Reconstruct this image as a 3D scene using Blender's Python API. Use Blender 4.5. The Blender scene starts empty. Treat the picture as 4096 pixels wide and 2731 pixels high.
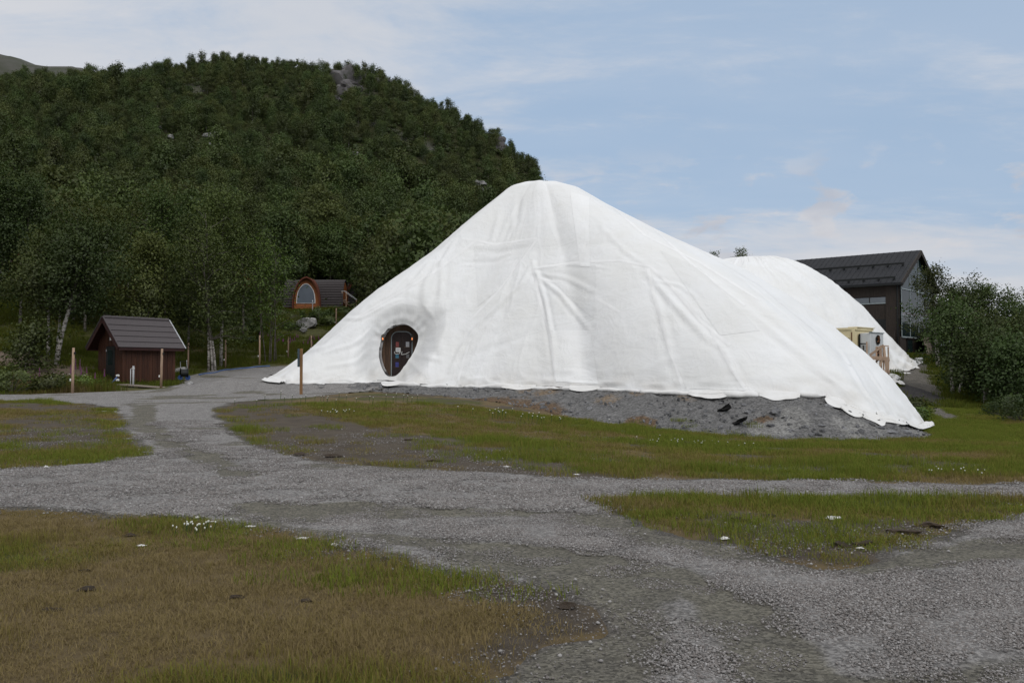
import bpy, math, random
import numpy as np
from mathutils import Vector
from mathutils.bvhtree import BVHTree

# ---------------------------------------------------------------- camera, sky, sun, exposure
SC = bpy.context.scene
C = SC.collection
EYE = 1.7
FPX = 900.0                       # focal length in pixels of a 1024 wide frame
PITCH = math.atan(29.0 / FPX)
cam_d = bpy.data.cameras.new('camera')
cam_d.sensor_width = 36.0
cam_d.lens = FPX / 1024.0 * 36.0
cam_d.clip_start = 0.1
cam_d.clip_end = 6000.0
cam = bpy.data.objects.new('camera', cam_d)
C.objects.link(cam)
cam.location = (0, 0, EYE)
cam.rotation_euler = (math.pi / 2 + PITCH, 0, 0)
SC.camera = cam

SUN_EL, SUN_AZ = math.radians(40), math.radians(156)     # azimuth clockwise from +Y (view direction)
sun_d = bpy.data.lights.new('sun', 'SUN')
sun_d.energy = 1.2
sun_d.angle = math.radians(40)
sun_d.color = (1.0, 0.965, 0.91)
sun = bpy.data.objects.new('sun', sun_d)
C.objects.link(sun)
sdir = Vector((math.cos(SUN_EL) * math.sin(SUN_AZ), math.cos(SUN_EL) * math.cos(SUN_AZ), math.sin(SUN_EL)))
sun.rotation_euler = sdir.to_track_quat('Z', 'Y').to_euler()
sun.location = (20, -30, 60)

world = bpy.data.worlds.new('World')
SC.world = world
world.use_nodes = True


def build_world():
    nt = world.node_tree
    N, L = nt.nodes, nt.links
    N.clear()
    out = N.new('ShaderNodeOutputWorld')
    bg = N.new('ShaderNodeBackground')
    bg.inputs['Strength'].default_value = 0.12
    L.new(bg.outputs[0], out.inputs[0])
    sky = N.new('ShaderNodeTexSky')
    sky.sky_type = 'NISHITA'
    sky.sun_disc = False
    sky.sun_elevation = SUN_EL
    sky.sun_rotation = SUN_AZ
    sky.air_density = 1.0
    sky.dust_density = 1.6
    sky.ozone_density = 1.2
    tc = N.new('ShaderNodeTexCoord')
    sep = N.new('ShaderNodeSeparateXYZ')
    L.new(tc.outputs['Generated'], sep.inputs[0])

    def math_(op, a, b=None, c=None, clamp=False):
        n = N.new('ShaderNodeMath')
        n.operation = op
        n.use_clamp = clamp
        for i, v in enumerate((a, b, c)):
            if v is None:
                continue
            if isinstance(v, (int, float)):
                n.inputs[i].default_value = v
            else:
                L.new(v, n.inputs[i])
        return n.outputs[0]

    def ramp(v, lo, hi):
        n = N.new('ShaderNodeMapRange')
        n.interpolation_type = 'SMOOTHSTEP'
        L.new(v, n.inputs['Value'])
        n.inputs['From Min'].default_value = lo
        n.inputs['From Max'].default_value = hi
        return n.outputs['Result']

    def noise(vec, scale, detail, rough, dist=0.0):
        n = N.new('ShaderNodeTexNoise')
        L.new(vec, n.inputs['Vector'])
        n.inputs['Scale'].default_value = scale
        n.inputs['Detail'].default_value = detail
        n.inputs['Roughness'].default_value = rough
        n.inputs['Distortion'].default_value = dist
        return n.outputs['Fac']

    def mix(f, a, b):
        n = N.new('ShaderNodeMix')
        n.data_type = 'RGBA'
        for s, v in ((0, f), (6, a), (7, b)):
            if isinstance(v, (tuple, float, int)):
                n.inputs[s].default_value = v
            else:
                L.new(v, n.inputs[s])
        return n.outputs[2]

    z = math_('MAXIMUM', sep.outputs['Z'], 0.0)
    den = math_('ADD', z, 0.16)
    cx = math_('DIVIDE', sep.outputs['X'], den)
    cy = math_('DIVIDE', sep.outputs['Y'], den)
    comb = N.new('ShaderNodeCombineXYZ')
    L.new(cx, comb.inputs[0])
    L.new(cy, comb.inputs[1])
    # high thin veil, drawn out in bands
    mp = N.new('ShaderNodeMapping')
    L.new(comb.outputs[0], mp.inputs['Vector'])
    mp.inputs['Rotation'].default_value = (0, 0, math.radians(-18))
    mp.inputs['Scale'].default_value = (0.62, 1.35, 1)
    mp.inputs['Location'].default_value = (7.7, 3.1, 0)
    big = noise(mp.outputs[0], 0.62, 4, 0.55, 0.35)
    fine = noise(mp.outputs[0], 2.1, 11, 0.68, 0.55)
    wisp = noise(mp.outputs[0], 6.5, 8, 0.62, 0.5)
    s1 = math_('ADD', math_('MULTIPLY', big, 1.1), math_('ADD', math_('MULTIPLY', fine, 0.62), math_('MULTIPLY', wisp, 0.2)))
    s1 = math_('MULTIPLY_ADD', sep.outputs['X'], -0.20, math_('ADD', s1, 0.02))
    veil = ramp(s1, 0.78, 1.08)
    veil = math_('ADD', math_('MULTIPLY', veil, 0.62), 0.37, clamp=True)
    # low cumulus puffs with flat grey bases
    mp2 = N.new('ShaderNodeMapping')
    L.new(tc.outputs['Generated'], mp2.inputs['Vector'])
    mp2.inputs['Scale'].default_value = (1, 1, 2.5)
    mp2.inputs['Location'].default_value = (0.06, 0.5, 0.31)
    p1 = noise(mp2.outputs[0], 12.0, 7, 0.56, 0.25)
    band = math_('MULTIPLY', ramp(sep.outputs['Z'], 0.085, 0.13), ramp(sep.outputs['Z'], 0.25, 0.17))
    puff = math_('MULTIPLY', ramp(p1, 0.52, 0.64), band)
    mp3 = N.new('ShaderNodeMapping')
    L.new(tc.outputs['Generated'], mp3.inputs['Vector'])
    mp3.inputs['Scale'].default_value = (1, 1, 2.2)
    mp3.inputs['Location'].default_value = (0.06, 0.5, 0.285)
    p2 = noise(mp3.outputs[0], 12.0, 6, 0.5, 0.25)
    pshade = ramp(p2, 0.40, 0.66)
    pcol = mix(pshade, (5.35, 5.35, 5.6, 1), (4.2, 4.3, 4.75, 1))
    # pale air near the skyline
    low = ramp(sep.outputs['Z'], 0.165, 0.05)
    shade = noise(mp.outputs[0], 1.3, 5, 0.55, 0.3)
    vcol = mix(ramp(shade, 0.3, 0.7), (4.75, 5.05, 5.6, 1), (5.7, 5.75, 6.0, 1))
    blue = mix(0.80, sky.outputs[0], (2.0, 3.55, 5.6, 1))
    c1 = mix(veil, blue, vcol)
    c2 = mix(math_('MULTIPLY', low, 0.80), c1, (5.35, 5.4, 5.65, 1))
    c3 = mix(math_('MULTIPLY', puff, 0.8), c2, pcol)
    # the cloud cover keeps on over the rest of the sky and brightens towards the zenith, as thin overcast does
    up = ramp(sep.outputs['Z'], 0.36, 0.80)
    c4 = mix(up, c3, mix(0.75, c3, (9.4, 9.4, 9.4, 1)))
    L.new(c4, bg.inputs['Color'])


build_world()
SC.view_settings.view_transform = 'Standard'
SC.view_settings.look = 'None'
SC.view_settings.exposure = 0.0
SC.view_settings.gamma = 1.0
SC.view_settings.use_curve_mapping = False
SC.cycles.use_denoising = True
SC.cycles.max_bounces = 5
SC.cycles.diffuse_bounces = 3
SC.cycles.transmission_bounces = 3
SC.cycles.transparent_max_bounces = 8

# ---------------------------------------------------------------- small tools
RNG = np.random.default_rng(7)
CP, SP = math.cos(PITCH), math.sin(PITCH)


def at(px, py, d):
    """The point seen at picture position (px, py) of a 1024 wide view, at depth d along +Y."""
    a, b = (px - 512.0) / FPX, (341.0 - py) / FPX
    v = np.array([a, CP - b * SP, SP + b * CP])
    return np.array([0, 0, EYE]) + v * (d / v[1])


def proj(p):
    p = np.asarray(p, float)
    q = p - np.array([0, 0, EYE])
    f = q[..., 1] * CP + q[..., 2] * SP
    u = -q[..., 1] * SP + q[..., 2] * CP
    return 512 + FPX * q[..., 0] / f, 341 - FPX * u / f


def sstep(a, b, x):
    t = np.clip((x - a) / (b - a), 0, 1)
    return t * t * (3 - 2 * t)


def _hash(ix, iy, iz, seed):
    h = (ix.astype(np.int64) * 374761393 + iy.astype(np.int64) * 668265263 + iz.astype(np.int64) * 2147483647 + seed * 974711) & 0xffffffff
    h = ((h ^ (h >> 13)) * 1274126177) & 0xffffffff
    h = ((h ^ (h >> 16)) * 2246822519) & 0xffffffff
    return ((h ^ (h >> 15)) & 0xffffff) / float(0xffffff)


def vnoise(x, y, z=None, seed=0):
    x = np.asarray(x, float); y = np.asarray(y, float)
    z = np.zeros_like(x) if z is None else np.asarray(z, float)
    fx, fy, fz = np.floor(x), np.floor(y), np.floor(z)
    tx, ty, tz = x - fx, y - fy, z - fz
    tx, ty, tz = tx * tx * (3 - 2 * tx), ty * ty * (3 - 2 * ty), tz * tz * (3 - 2 * tz)
    r = 0
    for dx in (0, 1):
        for dy in (0, 1):
            for dz in (0, 1):
                w = (tx if dx else 1 - tx) * (ty if dy else 1 - ty) * (tz if dz else 1 - tz)
                r = r + w * _hash(fx + dx, fy + dy, fz + dz, seed)
    return r * 2 - 1


def fbm(x, y, z=None, oct=4, seed=0, gain=0.5):
    r, a, s = 0, 1.0, 1.0
    x = np.asarray(x, float); y = np.asarray(y, float)
    for o in range(oct):
        r = r + a * vnoise(x * s + 17.3 * o, y * s - 9.1 * o, None if z is None else np.asarray(z) * s, seed + o)
        a *= gain
        s *= 2.03
    return r


def tag(o, label=None, cat=None, group=None, kind=None):
    for k, v in (('label', label), ('category', cat), ('group', group), ('kind', kind)):
        if v is not None:
            o[k] = v
    return o


def thing(name, label, cat, loc=(0, 0, 0), rz=0.0, group=None):
    o = bpy.data.objects.new(name, None)
    o.empty_display_size = 0.3
    C.objects.link(o)
    o.location = loc
    o.rotation_euler = (0, 0, rz)
    return tag(o, label, cat, group)


def raw_mesh(name, verts, faces, smooth=False):
    me = bpy.data.meshes.new(name)
    verts = np.asarray(verts, dtype=np.float64).reshape(-1, 3)
    if isinstance(faces, np.ndarray):
        k = faces.shape[1]
        me.vertices.add(len(verts))
        me.vertices.foreach_set('co', verts.ravel())
        me.loops.add(faces.size)
        me.loops.foreach_set('vertex_index', faces.astype(np.int32).ravel())
        me.polygons.add(len(faces))
        me.polygons.foreach_set('loop_start', np.arange(0, faces.size, k, dtype=np.int32))
        me.update(calc_edges=True)
    else:
        me.from_pydata(verts.tolist(), [], [tuple(int(i) for i in f) for f in faces])
        me.update()
    if smooth:
        me.polygons.foreach_set('use_smooth', np.ones(len(me.polygons), bool))
    return me


def obj(name, me, m=None, parent=None, loc=None):
    o = bpy.data.objects.new(name, me)
    C.objects.link(o)
    if m is not None:
        if not me.materials:
            me.materials.append(m)
    if parent is not None:
        o.parent = parent
    if loc is not None:
        o.location = loc
    return o


def attr(me, name, vals):
    a = me.attributes.new(name, 'FLOAT', 'POINT')
    a.data.foreach_set('value', np.asarray(vals, dtype=np.float32))


class MB:
    """Collects shapes for one mesh."""
    def __init__(s):
        s.v, s.f = [], []

    def add(s, v, f):
        k = len(s.v)
        s.v += [tuple(map(float, p)) for p in v]
        s.f += [tuple(int(i) + k for i in q) for q in f]
        return s

    def box(s, c, size, rz=0.0, rot=None):
        hx, hy, hz = size[0] / 2, size[1] / 2, size[2] / 2
        v = np.array([(x, y, z) for x in (-hx, hx) for y in (-hy, hy) for z in (-hz, hz)])
        if rot is not None:
            v = v @ np.array(rot).T
        elif rz:
            cz, sz = math.cos(rz), math.sin(rz)
            v = np.stack([v[:, 0] * cz - v[:, 1] * sz, v[:, 0] * sz + v[:, 1] * cz, v[:, 2]], 1)
        v = v + np.array(c)
        return s.add(v, [(0, 1, 3, 2), (4, 6, 7, 5), (0, 4, 5, 1), (2, 3, 7, 6), (0, 2, 6, 4), (1, 5, 7, 3)])

    def bar(s, a, b, w, h=None, up=(0, 0, 1)):
        h = h or w
        a, b = np.array(a, float), np.array(b, float)
        d = b - a
        L = np.linalg.norm(d)
        d /= L
        u = np.array(up, float)
        if abs(d @ u) > 0.97:
            u = np.array([1.0, 0, 0])
        sd = np.cross(d, u); sd /= np.linalg.norm(sd)
        u = np.cross(sd, d)
        return s.box((a + b) / 2, (L, w, h), rot=np.stack([d, sd, u], 1))

    def tube(s, pts, r, n=6, cap=True):
        v, f = tube_np(pts, r, n, cap)
        return s.add(v, f)

    def prism(s, poly, axis_a, axis_b, axis_n, origin, depth):
        """Extrude a 2-D polygon given in the (axis_a, axis_b) plane along axis_n."""
        A, B, Nn, O = map(lambda q: np.array(q, float), (axis_a, axis_b, axis_n, origin))
        k = len(poly)
        v = [O + A * p + B * q for p, q in poly] + [O + A * p + B * q + Nn * depth for p, q in poly]
        f = [tuple(range(k))[::-1], tuple(range(k, 2 * k))]
        f += [(i, (i + 1) % k, k + (i + 1) % k, k + i) for i in range(k)]
        return s.add(v, f)

    def build(s, name, m, parent=None, smooth=False, bevel=0.0, loc=None):
        me = raw_mesh(name, np.array(s.v), s.f, smooth)
        o = obj(name, me, m, parent, loc)
        if bevel:
            b = o.modifiers.new('bevel', 'BEVEL')
            b.width = bevel
            b.segments = 1
            b.limit_method = 'ANGLE'
        return o


def tube_np(pts, r, n=6, cap=True):
    pts = np.asarray(pts, float)
    r = np.broadcast_to(np.asarray(r, float), (len(pts),))
    d = np.gradient(pts, axis=0)
    d /= np.linalg.norm(d, axis=1, keepdims=True) + 1e-9
    ref = np.array([0.3, 1.0, 0.1]) if abs(d[:, 2]).mean() > 0.6 else np.array([0, 0, 1.0])
    sd = np.cross(d, ref)
    sd /= np.linalg.norm(sd, axis=1, keepdims=True) + 1e-9
    up = np.cross(sd, d)
    a = np.arange(n) * 2 * math.pi / n
    v = pts[:, None] + r[:, None, None] * (np.cos(a)[None, :, None] * sd[:, None] + np.sin(a)[None, :, None] * up[:, None])
    k = len(pts)
    f = [(i * n + j, i * n + (j + 1) % n, (i + 1) * n + (j + 1) % n, (i + 1) * n + j) for i in range(k - 1) for j in range(n)]
    if cap:
        f += [tuple(range(n))[::-1], tuple(range((k - 1) * n, k * n))]
    return v.reshape(-1, 3), f


# ---------------------------------------------------------------- materials
MATS = {}


def material(name, col, col2=None, rough=0.85, nscale=4.0, bump=0.0, bscale=30.0, spec=0.3, metal=0.0, stretch=None, lo=0.35, hi=0.65, detail=6, rand=0.0, coat=0.0):
    m = bpy.data.materials.new(name)
    m.use_nodes = True
    nt = m.node_tree
    N, L = nt.nodes, nt.links
    b = N['Principled BSDF']
    b.inputs['Roughness'].default_value = rough
    b.inputs['Specular IOR Level'].default_value = spec
    b.inputs['Metallic'].default_value = metal
    tc = N.new('ShaderNodeTexCoord')
    mp = N.new('ShaderNodeMapping')
    L.new(tc.outputs['Object'], mp.inputs['Vector'])
    if stretch:
        mp.inputs['Scale'].default_value = stretch
    nz = N.new('ShaderNodeTexNoise')
    nz.inputs['Scale'].default_value = nscale
    nz.inputs['Detail'].default_value = detail
    nz.inputs['Roughness'].default_value = 0.6
    L.new(mp.outputs[0], nz.inputs['Vector'])
    mr = N.new('ShaderNodeMapRange')
    mr.inputs['From Min'].default_value = lo
    mr.inputs['From Max'].default_value = hi
    L.new(nz.outputs['Fac'], mr.inputs['Value'])
    mx = N.new('ShaderNodeMix')
    mx.data_type = 'RGBA'
    L.new(mr.outputs[0], mx.inputs[0])
    mx.inputs[6].default_value = (*col, 1)
    c2 = col2 if col2 else tuple(min(1, c * 0.75) for c in col)
    mx.inputs[7].default_value = (*c2, 1)
    last = mx.outputs[2]
    if rand:
        oi = N.new('ShaderNodeObjectInfo')
        hs = N.new('ShaderNodeHueSaturation')
        mr2 = N.new('ShaderNodeMapRange')
        L.new(oi.outputs['Random'], mr2.inputs['Value'])
        mr2.inputs['To Min'].default_value = 1 - rand
        mr2.inputs['To Max'].default_value = 1 + rand
        L.new(mr2.outputs[0], hs.inputs['Value'])
        L.new(last, hs.inputs['Color'])
        last = hs.outputs[0]
    L.new(last, b.inputs['Base Color'])
    if bump:
        bn = N.new('ShaderNodeTexNoise')
        bn.inputs['Scale'].default_value = bscale
        bn.inputs['Detail'].default_value = 5
        L.new(mp.outputs[0], bn.inputs['Vector'])
        bp = N.new('ShaderNodeBump')
        bp.inputs['Strength'].default_value = bump
        bp.inputs['Distance'].default_value = 0.02
        L.new(bn.outputs['Fac'], bp.inputs['Height'])
        L.new(bp.outputs[0], b.inputs['Normal'])
    MATS[name] = m
    return m


def glass_mat(name, col, rough=0.03, rand=0):
    m = material(name, col, tuple(c * 0.8 for c in col), rough=rough, spec=0.45, nscale=0.8)
    return m


def leaf_mat(name, dark, light, yellow=None, yfrac=0.0):
    m = bpy.data.materials.new(name)
    m.use_nodes = True
    nt = m.node_tree
    N, L = nt.nodes, nt.links
    N.remove(N['Principled BSDF'])
    out = N['Material Output']
    oi = N.new('ShaderNodeObjectInfo')
    at_ = N.new('ShaderNodeAttribute'); at_.attribute_name = 'shade'
    mx = N.new('ShaderNodeMix'); mx.data_type = 'RGBA'
    L.new(at_.outputs['Fac'], mx.inputs[0])
    mx.inputs[6].default_value = (*dark, 1)
    mx.inputs[7].default_value = (*light, 1)
    hs = N.new('ShaderNodeHueSaturation')
    mr = N.new('ShaderNodeMapRange')
    L.new(oi.outputs['Random'], mr.inputs['Value'])
    mr.inputs['To Min'].default_value = 0.475
    mr.inputs['To Max'].default_value = 0.525
    L.new(mr.outputs[0], hs.inputs['Hue'])
    mt = N.new('ShaderNodeMath'); mt.operation = 'MULTIPLY'
    L.new(oi.outputs['Random'], mt.inputs[0]); mt.inputs[1].default_value = 7.31
    fr = N.new('ShaderNodeMath'); fr.operation = 'FRACT'
    L.new(mt.outputs[0], fr.inputs[0])
    mr2 = N.new('ShaderNodeMapRange')
    L.new(fr.outputs[0], mr2.inputs['Value'])
    mr2.inputs['To Min'].default_value = 0.72
    mr2.inputs['To Max'].default_value = 1.3
    L.new(mr2.outputs[0], hs.inputs['Value'])
    L.new(mx.outputs[2], hs.inputs['Color'])
    df = N.new('ShaderNodeBsdfDiffuse')
    tr = N.new('ShaderNodeBsdfTranslucent')
    gl = N.new('ShaderNodeBsdfGlossy'); gl.inputs['Roughness'].default_value = 0.5
    for s in (df, tr):
        L.new(hs.outputs[0], s.inputs['Color'])
    ms = N.new('ShaderNodeMixShader'); ms.inputs[0].default_value = 0.3
    L.new(df.outputs[0], ms.inputs[1]); L.new(tr.outputs[0], ms.inputs[2])
    ms2 = N.new('ShaderNodeMixShader'); ms2.inputs[0].default_value = 0.025
    L.new(ms.outputs[0], ms2.inputs[1]); L.new(gl.outputs[0], ms2.inputs[2])
    L.new(ms2.outputs[0], out.inputs['Surface'])
    return m


def attr_mat(name, stops, base=(0.1, 0.1, 0.1), rough=0.95, nscale=3.0, namp=0.35, voro=0.0, vscale=60.0, bump=0.4, bscale=40.0, attr_type='GEOMETRY'):
    """Colour laid by point attributes: stops = [(attribute, colour, second colour)], each mixed over the one before."""
    m = bpy.data.materials.new(name)
    m.use_nodes = True
    nt = m.node_tree
    N, L = nt.nodes, nt.links
    b = N['Principled BSDF']
    b.inputs['Roughness'].default_value = rough
    b.inputs['Specular IOR Level'].default_value = 0.15
    tc = N.new('ShaderNodeTexCoord')
    n1 = N.new('ShaderNodeTexNoise')
    n1.inputs['Scale'].default_value = nscale
    n1.inputs['Detail'].default_value = 9
    n1.inputs['Roughness'].default_value = 0.68
    L.new(tc.outputs['Object'], n1.inputs['Vector'])
    mr = N.new('ShaderNodeMapRange')
    mr.inputs['From Min'].default_value = 0.33
    mr.inputs['From Max'].default_value = 0.67
    L.new(n1.outputs['Fac'], mr.inputs['Value'])
    col = None
    for k, (an, ca, cb) in enumerate(stops):
        mx = N.new('ShaderNodeMix'); mx.data_type = 'RGBA'
        L.new(mr.outputs[0], mx.inputs[0])
        mx.inputs[6].default_value = (*ca, 1)
        mx.inputs[7].default_value = (*cb, 1)
        if col is None:
            col = mx.outputs[2]
            continue
        at_ = N.new('ShaderNodeAttribute'); at_.attribute_name = an
        # a noisy threshold keeps the border ragged
        ad = N.new('ShaderNodeMath'); ad.operation = 'MULTIPLY_ADD'
        L.new(n1.outputs['Fac'], ad.inputs[0]); ad.inputs[1].default_value = 1.2
        ad.inputs[2].default_value = -0.6
        a2 = N.new('ShaderNodeMath'); a2.operation = 'ADD'
        L.new(ad.outputs[0], a2.inputs[0]); L.new(at_.outputs['Fac'], a2.inputs[1])
        st = N.new('ShaderNodeMapRange'); st.interpolation_type = 'SMOOTHSTEP'
        st.inputs['From Min'].default_value = 0.3; st.inputs['From Max'].default_value = 0.7
        L.new(a2.outputs[0], st.inputs['Value'])
        m2 = N.new('ShaderNodeMix'); m2.data_type = 'RGBA'
        L.new(st.outputs[0], m2.inputs[0])
        L.new(col, m2.inputs[6]); L.new(mx.outputs[2], m2.inputs[7])
        col = m2.outputs[2]
    hgt = n1.outputs['Fac']
    if voro:
        vo = N.new('ShaderNodeTexVoronoi')
        vo.inputs['Scale'].default_value = vscale
        L.new(tc.outputs['Object'], vo.inputs['Vector'])
        sp = N.new('ShaderNodeSeparateColor')
        L.new(vo.outputs['Color'], sp.inputs[0])
        mr3 = N.new('ShaderNodeMapRange')
        L.new(sp.outputs[0], mr3.inputs['Value'])
        mr3.inputs['To Min'].default_value = 1 - voro
        mr3.inputs['To Max'].default_value = 1 + voro
        vm = N.new('ShaderNodeVectorMath'); vm.operation = 'SCALE'
        L.new(col, vm.inputs[0]); L.new(mr3.outputs[0], vm.inputs['Scale'])
        col = vm.outputs[0]
        hgt = vo.outputs['Distance']
    L.new(col, b.inputs['Base Color'])
    bn = N.new('ShaderNodeTexNoise')
    bn.inputs['Scale'].default_value = bscale
    bn.inputs['Detail'].default_value = 6
    bn.inputs['Roughness'].default_value = 0.7
    L.new(tc.outputs['Object'], bn.inputs['Vector'])
    bp = N.new('ShaderNodeBump'); bp.inputs['Strength'].default_value = bump; bp.inputs['Distance'].default_value = 0.04
    L.new(bn.outputs['Fac'], bp.inputs['Height'])
    nrm = bp.outputs[0]
    if voro:
        b2 = N.new('ShaderNodeBump'); b2.inputs['Strength'].default_value = 0.5; b2.inputs['Distance'].default_value = 0.012
        b2.invert = True
        L.new(hgt, b2.inputs['Height']); L.new(nrm, b2.inputs['Normal'])
        nrm = b2.outputs[0]
    L.new(nrm, b.inputs['Normal'])
    return m

# ---------------------------------------------------------------- terrain height
D2 = 2352 / 1024.0
CT = [(0, 0, 0), (-12, -2, 0), (12, -2, 0), (-5, 7, 0), (5, 7, 0), (0, 13.5, 0), (9, 13.5, 0), (20, 13.5, 0), (-9, 14.7, 0.1), (-20, 14, 0.15), (-4, 20, 0.22), (4, 20, -0.08),
      (12, 20, -0.15), (24, 22, -0.2), (-30, 26, 0.5), (30, 8, 0), (-30, 8, 0.1), (0, -25, 0), (-40, -20, 0), (40, -20, 0)]
CT += [tuple(at(*t)) for t in [
    (0, 396, 35), (60, 394, 36.5), (-150, 396, 34), (0, 400.5, 32), (100, 400, 32.5), (161, 390.5, 39), (235, 400.5, 32.5), (300, 395, 33.5), (187, 435, 20.3),
    (440, 402, 30.5), (479, 406, 29.5), (560, 418, 29.3), (640, 429, 27.5), (750, 437, 26.9), (860, 440, 26.7), (914, 440, 26.5), (1024, 430, 31), (1150, 430, 30), (930, 424, 34),
    (100, 382.5, 46), (175, 381, 48.5), (123, 383, 45.5), (188, 371.5, 57), (225, 368, 58), (260, 364.5, 58), (288, 361, 61), (312, 356, 64),
    (0, 362, 46), (56, 361, 47), (10, 348, 50), (0, 322, 58), (0, 296, 70), (-100, 330, 55), (-150, 290, 75), (127, 309, 72), (80, 330, 60), (180, 330, 66), (230, 338, 68),
    (308, 325, 80), (280, 320, 80), (300, 309.5, 90), (345, 309.5, 91), (290, 340, 72), (330, 337, 74), (380, 318, 84), (420, 300, 100),
    (20, 270, 100), (110, 262, 105), (200, 268, 105), (300, 272, 110), (380, 278, 112), (450, 280, 120),
    (0, 190, 160), (120, 190, 165), (220, 190, 165), (320, 205, 165), (400, 220, 165), (470, 240, 165), (540, 260, 170), (600, 280, 170),
    (0, 130, 230), (120, 125, 235), (230, 118, 240), (330, 125, 235), (410, 150, 225), (470, 185, 220), (520, 215, 215), (575, 250, 210),
    (-60, 98, 320), (20, 99, 330), (70, 99, 335), (92, 98, 330), (130, 94, 325), (165, 88, 325), (200, 84, 325), (240, 80, 325), (290, 80, 320), (330, 85, 310), (380, 89, 300),
    (410, 96, 290), (450, 118, 280), (480, 133, 272), (500, 154, 265), (520, 171, 258), (545, 198, 250), (575, 230, 240), (620, 266, 230), (660, 298, 220),
    (-250, 120, 300), (-400, 200, 250), (-250, 250, 130), (-450, 300, 100),
    (715, 285, 150), (800, 300, 150), (900, 318, 150), (1000, 330, 150), (1100, 335, 140), (1250, 345, 120), (760, 330, 100), (860, 335, 100),
    (905, 355, 72), (926, 355, 76), (860, 356, 78), (905, 363, 62), (916, 372, 56), (925, 388, 48), (935, 405, 40.5), (950, 393, 46), (975, 405, 43), (1000, 400, 47), (1010, 415, 38),
    (1060, 400, 48), (1000, 372, 62), (960, 362, 66), (1030, 370, 70), (870, 374, 52), (880, 371, 56), (835, 374, 50), (1100, 395, 52), (1200, 400, 50)]]
CT += [(-10, 48, 1.35), (0, 50, 1.3), (8, 50, 1.2), (14, 44, 0.7), (15.5, 40, 0.15), (16.5, 36, -0.2), (16, 62, 1.9), (4, 62, 2.1), (-8, 60, 2.0), (28, 64, 2.2),
       (-110, 420, 70), (-60, 420, 60), (0, 420, 30), (-220, 420, 60), (80, 300, 10), (150, 300, 0), (200, 150, -4), (-300, 300, 50), (-300, 100, 25), (150, 60, -3), (-150, 30, 6), (150, -10, -1), (-150, -50, 0), (150, -60, -1)]
CT = np.array(CT, float)


def _phi(r2):
    return np.sqrt(r2 + 9.0)


def _fit():
    P = CT[:, :2]
    r2 = ((P[:, None] - P[None]) ** 2).sum(-1)
    n = len(P)
    A = np.zeros((n + 3, n + 3))
    A[:n, :n] = _phi(r2) - np.eye(n) * 0.25
    A[:n, n:] = np.c_[np.ones(n), P]
    A[n:, :n] = A[:n, n:].T
    return np.linalg.solve(A, np.r_[CT[:, 2], 0, 0, 0])


W_ = _fit()


def seg_dist(x, y, poly, closed=True):
    x, y = np.asarray(x, float), np.asarray(y, float)
    P = np.asarray(poly, float)
    Q = np.roll(P, -1, 0) if closed else P[1:]
    A = P if closed else P[:-1]
    best = np.full(x.shape, 1e18)
    for a, b in zip(A, Q):
        d = b - a
        t = np.clip(((x - a[0]) * d[0] + (y - a[1]) * d[1]) / (d @ d + 1e-12), 0, 1)
        best = np.minimum(best, (x - a[0] - t * d[0]) ** 2 + (y - a[1] - t * d[1]) ** 2)
    return np.sqrt(best)


def inside(x, y, poly):
    x, y = np.asarray(x, float), np.asarray(y, float)
    P = np.asarray(poly, float)
    c = np.zeros(x.shape, bool)
    for (x1, y1), (x2, y2) in zip(P, np.roll(P, -1, 0)):
        cond = (y1 > y) != (y2 > y)
        c ^= cond & (x < (x2 - x1) * (y - y1) / (y2 - y1 + 1e-15) + x1)
    return c


def sdf(x, y, poly):
    """positive inside"""
    d = seg_dist(x, y, poly)
    return np.where(inside(x, y, poly), d, -d)


PAD = [(-13.0, 40.2), (-8, 37.6), (-3, 37.0), (1.0, 34.8), (4.6, 31.4), (7.8, 29.6), (9.6, 29.1), (10.6, 29.6), (11.2, 31.5), (11.4, 35), (11.4, 44), (8.5, 52), (0, 56), (-8, 54), (-13.5, 47)]
SPRING = [(x, y) for x, y in PAD]


def H(x, y, micro=True):
    x = np.asarray(x, float); y = np.asarray(y, float)
    shp = x.shape
    xf, yf = x.ravel(), y.ravel()
    z = np.empty(len(xf))
    for k in range(0, len(xf), 20000):
        s = slice(k, k + 20000)
        r2 = (xf[s, None] - CT[None, :, 0]) ** 2 + (yf[s, None] - CT[None, :, 1]) ** 2
        z[s] = _phi(r2) @ W_[:len(CT)] + W_[-3] + W_[-2] * xf[s] + W_[-1] * yf[s]
    near = (np.abs(xf) < 40) & (yf < 70) & (yf > 15)
    if near.any():
        xn, yn = xf[near], yf[near]
        d = -sdf(xn, yn, PAD)                 # outside distance
        slope = np.interp(xn, [-12, -4, 2, 6, 11], [0.12, 0.2, 0.30, 0.40, 0.48])
        top = 0.9 + 0.032 * (yn - 30)
        zz = np.where(d > 0, top - slope * np.maximum(d - 0.15, 0), top)
        k = 0.10
        h = np.clip(0.5 + 0.5 * (zz - z[near]) / k, 0, 1)
        z[near] = z[near] * (1 - h) + zz * h + k * h * (1 - h)
    if micro:
        far = sstep(60, 110, yf)
        z = z + 0.02 * fbm(xf / 1.7, yf / 1.7, oct=3, seed=3) * (1 - far) * sstep(1, 4, np.hypot(xf, yf))
        z = z + far * 1.5 * fbm(xf / 16, yf / 16, oct=3, seed=5)
    return z.reshape(shp)


_MT = np.concatenate([np.arange(2.0, 12, 0.1), np.arange(12, 60, 0.2), np.arange(60, 130, 1.0)])


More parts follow.
